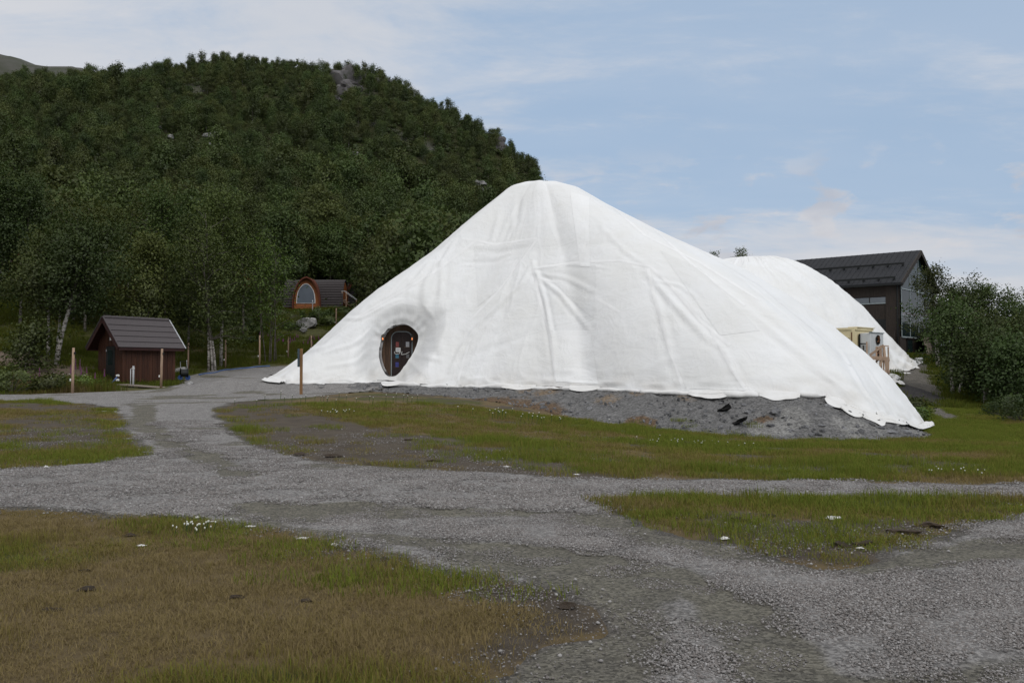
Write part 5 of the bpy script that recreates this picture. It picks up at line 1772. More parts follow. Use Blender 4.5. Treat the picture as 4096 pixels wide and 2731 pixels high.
def right_small():
    # low house behind the birches
    p = at(972, 362, 74)
    z = hz(p[0], p[1])
    t = thing('low_house', 'low dark house with a hipped roof hidden behind the birches', 'house', (p[0], p[1], z), -0.25)
    MB().box((0, 0, 1.0), (7.0, 4.5, 2.6)).build('wall', M_BUILDW, t)
    MB().add([(-4, -2.7, 2.3), (4, -2.7, 2.3), (4, 2.7, 2.3), (-4, 2.7, 2.3), (-2.2, 0, 3.5), (2.2, 0, 3.5)], [(0, 1, 5, 4), (1, 2, 5), (2, 3, 4, 5), (3, 0, 4), (3, 2, 1, 0)]).build('roof', M_ROOFDK, t)
    for x in (-2.2, 0.0, 2.2):
        MB().box((x, -2.27, 1.2), (1.2, 0.06, 0.9)).build('window', M_FRAME, t)
    p = at(976, 365, 66)
    z = hz(p[0], p[1])
    t = thing('veranda_fence', 'low white painted rail fence glimpsed among the birches', 'fence', (p[0], p[1], z))
    for i in range(4):
        MB().box((-1.6 + i * 1.1, 0, 0.5), (0.09, 0.09, 1.2)).build('post', M_WHITE, t)
    for h in (0.4, 0.72, 1.04):
        MB().box((0.05, -0.07, h), (3.6, 0.04, 0.10)).build('rail', M_WHITE, t)
    p = at(953, 366, 58)
    z = hz(p[0], p[1])
    t = thing('street_lamp', 'slim dark lamp post with a flat pale lamp head among the birches', 'lamp', (p[0], p[1], z))
    hh = at(953, 328, 58)[2] - z
    MB().tube([(0, 0, -0.1), (0, 0, hh)], [0.05, 0.035], 7).build('pole', M_BLACK, t)
    MB().box((0.35, 0, hh + 0.02), (0.85, 0.22, 0.07)).build('lamp_head', M_GALV, t, bevel=0.01)
    p = at(929, 356, 70.5)
    z = hz(p[0], p[1])
    t = thing('leaning_pallet', 'grey pallet leaning on the wall of the dark building', 'pallet', (p[0], p[1], z), 0.9)
    for i in range(5):
        MB().bar((0.28 * i, 0, 0.0), (0.28 * i, 0.35, 1.5), 0.2, 0.03).build('slat', M_GREYWOOD, t)
    for f in (0.1, 0.5, 0.9):
        MB().bar((-0.1, 0.35 * f + 0.06, 1.5 * f), (1.25, 0.35 * f + 0.06, 1.5 * f), 0.08, 0.06).build('batten', M_GREYWOOD, t)


right_small()

# ---------------------------------------------------------------- trees
M_LEAF = leaf_mat('birch_leaf', (0.040, 0.058, 0.015), (0.092, 0.118, 0.028))
M_LEAF_HILL = leaf_mat('hill_birch_leaf', (0.042, 0.060, 0.018), (0.092, 0.118, 0.032))
M_LEAF_BRIGHT = leaf_mat('young_leaf', (0.055, 0.100, 0.018), (0.115, 0.180, 0.032))
M_LEAF_RIGHT = leaf_mat('shade_birch_leaf', (0.032, 0.050, 0.014), (0.076, 0.104, 0.026))
M_BARK = material('birch_bark', (0.40, 0.375, 0.34), (0.075, 0.06, 0.05), rough=0.8, nscale=5, stretch=(0.7, 0.7, 2.2), bump=0.3, bscale=9, lo=0.46, hi=0.60)
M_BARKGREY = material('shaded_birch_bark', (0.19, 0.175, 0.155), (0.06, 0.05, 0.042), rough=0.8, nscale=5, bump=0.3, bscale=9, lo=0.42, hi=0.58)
M_BARKDK = material('dark_bark', (0.12, 0.105, 0.09), (0.05, 0.042, 0.036), rough=0.85, nscale=5, bump=0.3, bscale=9)


def leaves_mesh(name, pts, size, rng, shade, droop=0.35, out=None):
    n = len(pts)
    a = rng.uniform(0, 2 * np.pi, n)
    u = np.stack([np.cos(a), np.sin(a), rng.uniform(-0.9, 0.5, n) - droop], 1)
    u /= np.linalg.norm(u, axis=1, keepdims=True)
    w = rng.normal(size=(n, 3))
    w -= (w * u).sum(1, keepdims=True) * u
    w /= np.linalg.norm(w, axis=1, keepdims=True) + 1e-9
    s = size * rng.uniform(0.6, 1.35, n)[:, None]
    if out is None:
        out = pts - pts.mean(0)
    out = out / (np.linalg.norm(out, axis=1, keepdims=True) + 1e-9) + np.array([0, 0, 0.35]) + rng.normal(0, 0.13, (n, 3))
    out /= np.linalg.norm(out, axis=1, keepdims=True) + 1e-9
    g = np.cross(u, w)
    w = np.where(((g * out).sum(1) > 0)[:, None], w, -w)
    V = np.stack([pts - u * s * 0.6, pts - w * s * 0.42, pts + u * s * 0.65, pts + w * s * 0.42], 1).reshape(-1, 3)
    F = np.arange(4 * n).reshape(n, 4)
    me = raw_mesh(name, V, F, True)
    nn = np.repeat(out * 0.88 + np.cross(u, w) * 0.12, 4, 0)
    nn /= np.linalg.norm(nn, axis=1, keepdims=True) + 1e-9
    me.normals_split_custom_set_from_vertices(nn.tolist())
    attr(me, 'shade', np.repeat(np.clip(shade, 0, 1), 4))
    return me


def make_birch(seed, Ht=7.0, W=4.0, nlimb=26, nleaf=3000, leaf=0.12, clear=0.2, lean=(0, 0), r0=0.10, ell=1.0, twig=4, stems=1, sigma=0.28, side=5, weep=0.25):
    """Returns (wood mesh, leaf mesh), base at the origin."""
    rng = np.random.default_rng(seed)
    wood_v, wood_f, cl, cw = [], [], [], []

    mi = []

    def put(v, f, m=0):
        k = sum(len(x) for x in wood_v)
        wood_v.append(v)
        mi.extend([m] * len(f))
        wood_f.extend([tuple(i + k for i in q) for q in f])
    for st in range(stems):
        off = rng.normal(0, 0.25, 2) * (stems > 1)
        spread = rng.normal(0, 0.10, 2) * (stems > 1)
        hh = Ht * (1 if st == 0 else rng.uniform(0.7, 1.0))
        t = np.linspace(0, 1, 9)
        wob = np.cumsum(rng.normal(0, 0.022, (9, 2)), 0) * hh * 0.5
        trunk = np.stack([off[0] + (lean[0] + spread[0]) * hh * t ** 1.2 + wob[:, 0] * t, off[1] + (lean[1] + spread[1]) * hh * t ** 1.2 + wob[:, 1] * t, hh * t], 1)
        trunk[0, 2] = -0.25
        tv, tf = tube_np(trunk, r0 * (1 - 0.86 * t) / math.sqrt(stems), side)
        pale = max(0.14, min(clear * 1.25, 0.5))
        lowf = [q for q in tf if max(tv[list(q), 2]) <= hh * (pale + 0.12)]
        highf = [q for q in tf if max(tv[list(q), 2]) > hh * (pale + 0.12)]
        put(tv, lowf)
        put(tv, highf, 1)
        for i in range(nlimb // stems):
            f = clear + (0.97 - clear) * ((i + rng.uniform(0, 1)) / (nlimb / stems)) ** 0.92
            p0 = np.array([np.interp(f, t, trunk[:, k]) for k in range(3)])
            az = i * 2.4 + rng.uniform(-0.6, 0.6)
            q = (f - clear) / (1 - clear)
            shape = (math.sin(math.pi * min(1, 0.16 + 0.66 * q) ** 0.85) ** 0.75) * ell
            ln = max(0.25, W * 0.5 * shape * rng.uniform(0.55, 1.2))
            el = math.radians(rng.uniform(18, 45) + 28 * q)
            d = np.array([math.cos(az) * math.cos(el), math.sin(az) * math.cos(el), math.sin(el)])
            k = np.linspace(0, 1, 5)[:, None]
            path = p0 + d * ln * k * 1.1 + np.array([0, 0, -1]) * (k ** 2) * ln * weep + rng.normal(0, 0.04, (5, 3)) * k * ln
            put(*tube_np(path, np.linspace(r0 * 0.28 * (1 - 0.6 * q), 0.008, 5), 4, False), 1)
            nt_ = max(2, int(twig * ln))
            for j in range(nt_):
                g = rng.uniform(0.3, 1.05)
                c = path[0] + (path[-1] - path[0]) * g + np.array([0, 0, math.sin(g * 2.5) * 0.08 * ln]) + rng.normal(0, 0.16, 3) * ln * 0.6
                cl.append(c)
                cw.append(0.6 + rng.uniform(0, 1) + ln * 0.3)
    cl = np.array(cl)
    cw = np.array(cw) / np.sum(cw)
    idx = rng.choice(len(cl), nleaf, p=cw)
    sp = rng.normal(size=(nleaf, 3)) * sigma * np.array([1, 1, 0.85])
    pts = cl[idx] + sp
    pts[:, 2] -= np.abs(rng.normal(0, weep * 0.5, nleaf))
    pts[:, 2] = np.maximum(pts[:, 2], 0.15)
    tone = rng.uniform(0.15, 0.85, len(cl))
    shade = tone[idx] * 0.86 + rng.uniform(0, 0.14, nleaf)
    wood = raw_mesh('trunk', np.concatenate(wood_v), wood_f, True)
    wood['mi'] = mi
    ctr = np.stack([np.interp(pts[:, 2], trunk[:, 2], trunk[:, k]) for k in (0, 1)] + [np.full(nleaf, Ht * 0.45)], 1)
    lv = leaves_mesh('crown', pts, leaf, rng, shade, out=(pts - ctr) * np.array([1, 1, 0.6]) / (W * 0.5) + sp / sigma * 0.55)
    return wood, lv


def plant_tree(meshes, label, p, rz=0.0, sc=1.0, leaf=None, bark=None, group=None, name='birch_tree', cat='tree', sz=None):
    t = thing(name, label, cat, p, rz, group)
    s = sc if sz is None else 1
    t.scale = (sc, sc, sz if sz is not None else sc)
    for nm, me, m in (('trunk', meshes[0], bark or M_BARK), ('crown', meshes[1], leaf or M_LEAF)):
        if not me.materials:
            me.materials.append(m)
            if 'mi' in me:
                me.materials.append(M_BARKDK)
                me.polygons.foreach_set('material_index', np.array(me['mi'][:], np.int32))
                del me['mi']
        o = bpy.data.objects.new(nm, me)
        C.objects.link(o)
        o.parent = t
    return t


def scatter(name, pts, rot, scl, idx, sources, label, cat, extra=None, kind='stuff'):
    """One object that instances the source meshes on its points."""
    me = bpy.data.meshes.new(name)
    pts = np.asarray(pts, float)
    me.vertices.add(len(pts))
    me.vertices.foreach_set('co', pts.ravel())
    a = me.attributes.new('rot', 'FLOAT_VECTOR', 'POINT'); a.data.foreach_set('vector', np.asarray(rot, np.float32).ravel())
    a = me.attributes.new('scl', 'FLOAT_VECTOR', 'POINT'); a.data.foreach_set('vector', np.asarray(scl, np.float32).ravel())
    a = me.attributes.new('idx', 'INT', 'POINT'); a.data.foreach_set('value', np.asarray(idx, np.int32))
    for k, v in (extra or {}).items():
        attr(me, k, v)
    o = bpy.data.objects.new(name, me)
    C.objects.link(o)
    coll = bpy.data.collections.new(name + '_source')
    for i, s in enumerate(sources):
        so = s if isinstance(s, bpy.types.Object) else bpy.data.objects.new('%s_%02d' % (name, i), s)
        coll.objects.link(so)
    g = bpy.data.node_groups.new(name, 'GeometryNodeTree')
    g.interface.new_socket('Geometry', in_out='INPUT', socket_type='NodeSocketGeometry')
    g.interface.new_socket('Geometry', in_out='OUTPUT', socket_type='NodeSocketGeometry')
    N, L = g.nodes, g.links
    gi, go = N.new('NodeGroupInput'), N.new('NodeGroupOutput')
    ci = N.new('GeometryNodeCollectionInfo')
    ci.inputs['Collection'].default_value = coll
    ci.inputs['Separate Children'].default_value = True
    ci.inputs['Reset Children'].default_value = True
    ip = N.new('GeometryNodeInstanceOnPoints')
    ip.inputs['Pick Instance'].default_value = True
    L.new(gi.outputs[0], ip.inputs['Points'])
    L.new(ci.outputs[0], ip.inputs['Instance'])

    def named(n_, dt):
        q = N.new('GeometryNodeInputNamedAttribute')
        q.data_type = dt
        q.inputs['Name'].default_value = n_
        return q.outputs['Attribute']
    e2r = N.new('FunctionNodeEulerToRotation')
    L.new(named('rot', 'FLOAT_VECTOR'), e2r.inputs[0])
    L.new(e2r.outputs[0], ip.inputs['Rotation'])
    L.new(named('scl', 'FLOAT_VECTOR'), ip.inputs['Scale'])
    L.new(named('idx', 'INT'), ip.inputs['Instance Index'])
    L.new(ip.outputs[0], go.inputs[0])
    md = o.modifiers.new('scatter', 'NODES')
    md.node_group = g
    tag(o, label, cat, None, kind)
    return o


def join_tree(meshes, leafm, barkm, name):
    """wood and leaves in one mesh with two materials (source for the far wood)"""
    w, l = meshes
    vw = np.array([v.co[:] for v in w.vertices]); vl = np.empty(len(l.vertices) * 3); l.vertices.foreach_get('co', vl); vl = vl.reshape(-1, 3)
    fw = [tuple(p.vertices) for p in w.polygons]
    fl = (np.arange(len(vl)).reshape(-1, 4) + len(vw)).tolist()
    me = raw_mesh(name, np.concatenate([vw, vl]), fw + fl)
    me.materials.append(barkm); me.materials.append(leafm); me.materials.append(M_BARKDK)
    me.polygons.foreach_set('material_index', np.r_[np.array(w['mi'][:]) * 2, np.ones(len(fl), int)].astype(np.int32))
    sh = np.zeros(len(vl), np.float32); l.attributes['shade'].data.foreach_get('value', sh)
    attr(me, 'shade', np.r_[np.zeros(len(vw)), sh])
    cn = np.zeros(len(l.loops) * 3); l.corner_normals.foreach_get('vector', cn)
    wn = np.zeros(len(w.loops) * 3); w.corner_normals.foreach_get('vector', wn)
    me.polygons.foreach_set('use_smooth', np.ones(len(me.polygons), bool))
    me.normals_split_custom_set(np.concatenate([wn.reshape(-1, 3), cn.reshape(-1, 3)]).tolist())
    return me


def covers(pxy, boxes):
    x, y = pxy
    return any(a <= x <= c and b <= y <= d for a, b, c, d in boxes)


BOULDERS = [(25, 176, 150, .9), (53, 107, 280, 1.0), (38, 97, 290, .8), (37, 118, 270, 1.3), (3, 113, 270, 1.0), (207, 140, 215, 1.4), (214, 141, 214, 1.2), (201, 126, 230, .9), (210, 156, 205, 1.0), (196, 170, 195, .8), (171, 151, 205, .8), (171, 137, 215, .9), (225, 176, 175, .8), (312, 177, 178, 1.6), (317, 171, 182, 1.7), (356, 147, 210, 1.3), (330, 195, 170, .7), (396, 132, 225, .8), (482, 185, 225, 1.5), (476, 190, 222, 1.3), (490, 187, 226, 1.2), (480, 195, 218, 1.1), (433, 150, 230, .9), (410, 184, 190, .9), (135, 182, 170, 1.0), (140, 186, 168, .8), (95, 170, 180, .8), (60, 165, 190, .8), (160, 135, 225, .9), (115, 113, 260, .9), (265, 160, 200, .9), (394, 207, 165, .7), (427, 226, 150, .7)]


def hill_wood():
    rng = np.random.default_rng(21)
    near_var = [make_birch(300 + k, Ht=6.9, W=4.6, nlimb=24, nleaf=5000, leaf=0.18, clear=0.10, weep=0.35, r0=0.09, sigma=0.33, side=4, lean=(rng.normal(0, .05), rng.normal(0, .05))) for k in range(6)]
    far_var = [join_tree(make_birch(400 + k, Ht=7.2, W=5.2, nlimb=26, nleaf=2700, leaf=0.26, clear=0.10, r0=0.09, sigma=0.48, side=3, twig=2), M_LEAF_HILL, M_BARK, 'far_birch') for k in range(6)]
    pts = []
    cell = 3.5
    for y in np.arange(62, 345, cell):
        for x in np.arange(-0.74 * y - 20, 0.16 * y + 10, cell):
            if y > 335 - 0.0 * x:
                continue
            qx, qy = x + rng.uniform(-1.5, 1.5), y + rng.uniform(-1.5, 1.5)
            pts.append((qx, qy))
    pts = np.array(pts)
    z = H(pts[:, 0], pts[:, 1])
    px, py = proj(np.c_[pts, z])
    # clearings: open scree and heath patches, thinner towards the crest
    dens = 0.92 + 0.55 * fbm(pts[:, 0] / 16, pts[:, 1] / 13, oct=3, seed=121) 
    keep = rng.uniform(0, 1, len(pts)) < np.clip(dens, 0.10, 1) * np.where(pts[:, 1] < 110, 0.66, 0.85)
    keep &= (px > -160) & (px < 541)
    top = np.array([proj((a, b, c + 7))[1] for a, b, c in zip(pts[:, 0], pts[:, 1], z)])
    # keep the cabins, lawn and crags in sight
    for (x0, y0, x1, y1, dmax) in [(292, 270, 356, 330, 92), (262, 300, 345, 372, 84), (100, 285, 150, 320, 75), (0, 320, 100, 400, 60), (160, 330, 262, 380, 66), (236, 298, 252, 312, 92), (0, 283, 35, 305, 77), ]:
        hit = (px > x0 - 60 * 20 / pts[:, 1] * 1.0) & (px < x1 + 60 * 20 / pts[:, 1]) & (top < y1) & (py > y0) & (pts[:, 1] < dmax)
        keep &= ~hit
    for (cx, cy, r) in [(347, 98, 9), (344, 110, 6), (356, 102, 6), (375, 102, 5), (208, 150, 6), (314, 184, 8), (236, 206, 9), (482, 195, 8), (498, 164, 5), (25, 185, 6), (45, 112, 8), (357, 156, 6)]:
        keep &= np.hypot(px - cx, py - cy) > r
    for (bx, by, bd, br) in BOULDERS:
        k_ = 150.0 / bd
        keep &= ~((np.abs(px - bx) < 5 * k_ + br * 2) & (py > by - 2) & (py < by + 24 * k_))
    P = np.c_[pts, z - 0.1][keep]
    px, py = px[keep], py[keep]
    d = P[:, 1]
    infr = (px > -25) & (px < 560)
    order = np.argsort(np.where(infr, d, d + 1000))
    P, d, px = P[order], d[order], px[order]
    n_ind = 285
    hgt = np.where(d < 120, rng.uniform(0.85, 1.4, len(d)), rng.uniform(0.7, 1.15, len(d))) * np.interp(d, [60, 110, 200, 330], [1.05, 1.0, 0.92, 0.50])
    for k in range(min(n_ind, len(P))):
        v = int(rng.integers(6))
        plant_tree(near_var[v], 'dark green birch in the wood covering the lower hillside', P[k], rng.uniform(0, 6.28), float(hgt[k] * rng.uniform(0.88, 1.12)), M_LEAF_HILL, M_BARKGREY, 'birches on the lower hillside', sz=float(hgt[k]))
    R = P[n_ind:]
    n = len(R)
    rot = np.c_[rng.normal(0, 0.05, n), rng.normal(0, 0.05, n), rng.uniform(0, 6.28, n)]
    s = hgt[n_ind:] * (1 + 0.35 * fbm(R[:, 0] / 25, R[:, 1] / 25, oct=2, seed=140)) * rng.uniform(0.7, 1.2, n)
    scl = np.c_[s * rng.uniform(0.85, 1.15, n), s * rng.uniform(0.85, 1.15, n), s * rng.uniform(0.85, 1.2, n)]
    scatter('hillside_wood', R, rot, scl, rng.integers(0, 6, n), far_var, 'birch wood covering the upper hillside to the skyline', 'wood')
    # brushwood under the trees
    m = 5200
    y = np.sqrt(rng.uniform(66 ** 2, 338 ** 2, m)); x = rng.uniform(-0.66, 0.10, m) * y
    zz = H(x, y)
    bx, by = proj(np.c_[x, y, zz])
    ok = ~((bx > 255) & (bx < 352) & (by > 288)) & ~((bx > 325) & (bx < 385) & (by < 140) & (by > 84))
    x, y, zz = x[ok], y[ok], zz[ok]; m = len(x)
    shrub = []
    for k in range(3):
        r = np.random.default_rng(500 + k)
        q = r.normal(size=(170, 3)) * np.array([0.8, 0.8, 0.38]) + np.array([0, 0, 0.45])
        q[:, 2] = np.abs(q[:, 2])
        me = leaves_mesh('brush', q, 0.34, r, r.uniform(0, 0.7, 170)); me.materials.append(M_LEAF_HILL)
        shrub.append(me)
    s = rng.uniform(0.5, 1.4, m)
    scatter('hillside_brushwood', np.c_[x, y, zz], np.c_[np.zeros(m), np.zeros(m), rng.uniform(0, 6.28, m)], np.c_[s, s, s * rng.uniform(0.6, 1.1, m)], rng.integers(0, 3, m), shrub, 'low dark brushwood between the birches on the hillside', 'brushwood')
    # the one pine that stands above the crest
    r = np.random.default_rng(77)
    cl = []
    for i in range(46):
        f = r.uniform(0.3, 1.0); az = i * 2.4; ln = 1.5 * (1.15 - f) + 0.35
        for g in np.linspace(0.3, 1, 4):
            cl.append((math.cos(az) * ln * g, math.sin(az) * ln * g, 7 * f + 0.25 * g))
    cl = np.array(cl)
    idx = r.integers(0, len(cl), 1300)
    lv = leaves_mesh('crown', cl[idx] + r.normal(0, 0.16, (1300, 3)), 0.26, r, r.uniform(0, 0.5, 1300))
    wd = raw_mesh('trunk', *tube_np([(0, 0, -0.3), (0.05, 0, 3.5), (0, 0, 7)], [0.16, 0.10, 0.03], 6), True)
    b = at(297, 69, 318)
    plant_tree((wd, lv), 'single dark pine standing above the crest of the wooded hill', (b[0], b[1], hz(b[0], b[1]) - 0.2), 0, 1.15, M_LEAF_HILL, M_BARKDK, None, 'pine_tree')


hill_wood()


def near_trees():
    def tree(label, base, top, d, W, seed, lm=None, bark=None, lean_px=0, **kw):
        b = at(base[0], base[1], d)
        z = hz(b[0], b[1])
        ht = at(base[0], top, d)[2] - z
        lean = (lean_px / 900 * d / ht, 0)
        me = make_birch(seed, Ht=ht, W=W, lean=lean, **kw)
        return plant_tree(me, label, (b[0], b[1], z - 0.05), 0, 1.0, lm, bark)
    big = dict(nlimb=40, nleaf=15000, leaf=0.112, sigma=0.36, side=7, twig=5, weep=0.4)
    tree('birch with a strongly leaning white stem on the earth bank left of the shed', (56, 361), 232, 47, 5.4, 31, lean_px=26, clear=0.38, r0=0.14, **big)
    tree('upright birch with a thin pale stem on the earth bank', (48, 354), 238, 48.5, 4.6, 32, lean_px=4, clear=0.35, r0=0.10, **big)
    tree('birch with a slim tilted stem behind the leaning birch', (57, 350), 250, 51, 3.8, 33, lean_px=8, clear=0.4, r0=0.08, **{**big, 'nleaf': 3500})
    tree('dark willow bush growing on the earth bank at the weeds', (28, 372), 322, 45, 2.6, 34, clear=0.08, r0=0.05, stems=4, **{**big, 'nleaf': 3500, 'nlimb': 28})
    tree('birch with two bright white stems before the deep red cabin', (127, 307.5), 188, 71, 5.0, 35, lean_px=10, clear=0.30, r0=0.17, stems=2, **{**big, 'nleaf': 5200, 'leaf': 0.14})
    tree('bushy birch with forked white stems behind the fence', (213.5, 362), 214, 57, 5.8, 36, clear=0.2, r0=0.15, stems=3, **{**big, 'nleaf': 7500})
    tree('tall birch with a crooked white stem behind the fence', (221, 361), 196, 59, 5.4, 37, lean_px=5, clear=0.2, r0=0.12, **big)
    tree('bright green sapling with many thin grey stems behind the fence', (265, 355), 249, 60, 4.0, 38, M_LEAF_BRIGHT, M_BARKDK, clear=0.22, r0=0.10, stems=6, **{**big, 'nleaf': 4600, 'nlimb': 48, 'weep': 0.05})
    for k, (px, pb, pt, d, W, lab) in enumerate([
            (20, 330, 185, 58, 5.5, 'broad olive birch above the earth bank, tallest over the hidden red cabin'), (85, 335, 205, 60, 5.0, 'olive birch standing behind the leaning birch'),
            (165, 330, 196, 66, 5.4, 'dense olive birch rising behind the shed roof'), (188, 338, 222, 62, 4.4, 'olive birch between the shed and the forked birch'),
            (243, 330, 205, 70, 5.2, 'olive birch rising behind the bright green sapling'), (148, 345, 240, 56, 4.0, 'low birch crown reaching over the back of the shed roof'),
            (-12, 330, 175, 56, 5.0, 'birch above the earth bank beside the hidden red cabin'), (105, 330, 215, 64, 4.2, 'slender birch between the leaning birch and the white stemmed pair'),
            (330, 290, 228, 104, 5.2, 'round olive birch behind the arched cabin roof'), (362, 292, 222, 106, 5.4, 'olive birch behind the dark red prow cabin'), (398, 288, 218, 110, 5.8, 'big round olive birch beside the upper edge of the sheet'), (290, 292, 222, 108, 5.4, 'olive birch behind the left end of the arched cabin'), (430, 280, 225, 116, 5.0, 'olive birch touching the sheet edge high on the slope')]):
        tree(lab, (px, pb), pt, d, W, 60 + k, bark=M_BARKGREY, clear=0.18, r0=0.10, **{**big, 'nleaf': 11500, 'leaf': 0.125 if d < 80 else 0.16})
    # right of the path
    kr = dict(nlimb=34, nleaf=8500, leaf=0.105, sigma=0.25, side=7, weep=0.3)
    L = M_LEAF_RIGHT
    tree('tall birch before the glazed gable of the dark building', (938, 362), 271, 60, 3.6, 81, L, lean_px=-8, clear=0.3, r0=0.13, **{**kr, 'nleaf': 5500})
    tree('birch with a long pale stem beside the path', (953, 392), 312, 46.5, 4.2, 82, L, lean_px=-4, clear=0.42, r0=0.10, **{**kr, 'nleaf': 5200})
    tree('thin birch leaning right beside the pale stemmed birch', (958, 394), 330, 46, 3.2, 83, L, lean_px=24, clear=0.4, r0=0.07, **{**kr, 'nleaf': 3000})
    for k, (px, pb, pt, d, W, lab) in enumerate([(956, 372, 293, 62, 4.4, 'birch just behind the pale stemmed birch'), (978, 374, 289, 63, 4.6, 'birch with the highest crown among the trees past the path'), (1005, 374, 299, 62, 4.6, 'birch crown next to the highest crown past the path'), (1028, 374, 311, 60, 4.2, 'lower birch crown past the highest crowns'),
                                                 (985, 405, 346, 44, 4.0, 'dark dense birch in the low ground past the path'), (1010, 410, 354, 42, 4.2, 'dark dense birch deeper in the low ground past the path'), (1032, 408, 345, 43, 4.4, 'dark dense birch beyond the last grass slope'), (972, 398, 345, 47, 3.0, 'small dark birch behind the pale stemmed birch'), (1050, 380, 300, 56, 4.6, 'tall birch beyond the dark dense birches'),
                                                 (995, 392, 326, 51, 4.2, 'birch with a pale stem behind the dark dense birches'), (1020, 395, 330, 50, 4.0, 'broad birch between the dark dense birches and the back row')]):
        tree(lab, (px, pb), pt, d, W, 90 + k, L, clear=0.12 if d < 50 else 0.2, r0=0.10, **{**kr, 'nleaf': 8000})

    def bush(label, px, py, h, w, d_leaf, seed, leaf, n=1500, d=None):
        b = ground_at(px, py) if d is None else at(px, py, d)
        r = np.random.default_rng(seed)
        cl = r.normal(size=(26, 3)) * np.array([w * 0.25, w * 0.25, h * 0.2]) + np.array([0, 0, h * 0.5])
        q = cl[r.integers(0, 26, n)] + r.normal(0, 0.13, (n, 3)); q[:, 2] = np.clip(np.abs(q[:, 2]), 0.02, h * 1.1)
        lv = leaves_mesh('foliage', q, d_leaf, r, r.uniform(0, 1, n), droop=-0.2)
        t = thing('bush', label, 'bush', (b[0], b[1], hz(b[0], b[1])))
        lv.materials.append(leaf)
        o = bpy.data.objects.new('foliage', lv); C.objects.link(o); o.parent = t
        m_ = MB()
        for c in cl[:12]:
            m_.tube([(0, 0, -0.1), (c[0] * 0.5, c[1] * 0.5, c[2] * 0.6), tuple(c)], [0.02, 0.012, 0.004], 4, False)
        m_.build('stems', M_BARKDK, t)
    bush('round willow bush by the foot of the sheet beside the path', 913, 413, 0.75, 1.0, 0.07, 1, M_LEAF_RIGHT, 1800)
    bush('leafy weeds at the end of the sheet on the path side', 922, 421, 0.5, 0.9, 0.07, 2, M_LEAF_BRIGHT, 700)
    bush('green willow scrub in the weeds before the earth bank', 12, 392, 1.2, 2.4, 0.09, 3, M_LEAF, 2000)
    bush('tall dark weeds at the left of the first fence post', 45, 392, 0.9, 1.8, 0.08, 4, M_LEAF, 1500)
    bush('yellow green weeds at the right of the first fence post', 88, 391, 0.7, 1.4, 0.08, 5, M_LEAF_BRIGHT, 1000)
    bush('dark scrub on the slope under the arched cabin', 318, 322, 1.3, 3.0, 0.13, 6, M_LEAF, 1500, 82)
    bush('dark scrub beside the boulder below the cabin', 332, 325, 1.1, 2.6, 0.13, 7, M_LEAF, 1300, 80)
    bush('low scrub at the foot of the boulder', 292, 330, 0.7, 1.6, 0.10, 8, M_LEAF, 900, 77)
    bush('dark scrub on the low ground past the path', 1004, 415, 0.8, 2.0, 0.07, 9, M_LEAF_RIGHT, 1400)
    bush('dark scrub far along the grass slope past the path', 1022, 422, 0.8, 2.0, 0.07, 11, M_LEAF_RIGHT, 1300)


near_trees()
for k_, (a_, b_, lab_) in enumerate(((712, 252.5, 'small far birch showing its top over the saddle between the mounds'), (742, 251.5, 'small far birch showing its top over the lower mound'))):
    q_ = at(a_, 290, 140)
    z_ = hz(q_[0], q_[1])
    h_ = at(a_, b_, 140)[2] - z_
    plant_tree(make_birch(170 + k_, Ht=h_, W=3.0, nlimb=20, nleaf=1800, leaf=0.18, clear=0.2), lab_, (q_[0], q_[1], z_), 0, 1, M_LEAF_HILL, M_BARK)


# ---------------------------------------------------------------- rocks
def rock_mesh(seed, n=2, flat=0.7, rough=0.35):
    import bmesh
    bm = bmesh.new()
    bmesh.ops.create_icosphere(bm, subdivisions=n, radius=1.0)
    v = np.array([q.co[:] for q in bm.verts])
    d = 1 + rough * fbm(v[:, 0] * 1.3 + seed, v[:, 1] * 1.3, v[:, 2] * 1.3, oct=3, seed=seed)
    # a few flat breaks
    r = np.random.default_rng(seed)
    v = v * d[:, None]
    for k in range(5):
        nn = r.normal(size=3); nn /= np.linalg.norm(nn)
        c = r.uniform(0.55, 0.85)
        e = v @ nn - c
        v = v - np.maximum(e, 0)[:, None] * nn
    v[:, 2] *= flat
    for q, p in zip(bm.verts, v):
        q.co = p
    me = bpy.data.meshes.new('rock')
    bm.to_mesh(me)
    bm.free()
    return me


M_ROCKLT = material('pale_boulder_rock', (0.34, 0.335, 0.33), (0.12, 0.118, 0.115), rough=0.9, nscale=1.3, bump=0.6, bscale=6, lo=0.40, hi=0.62)


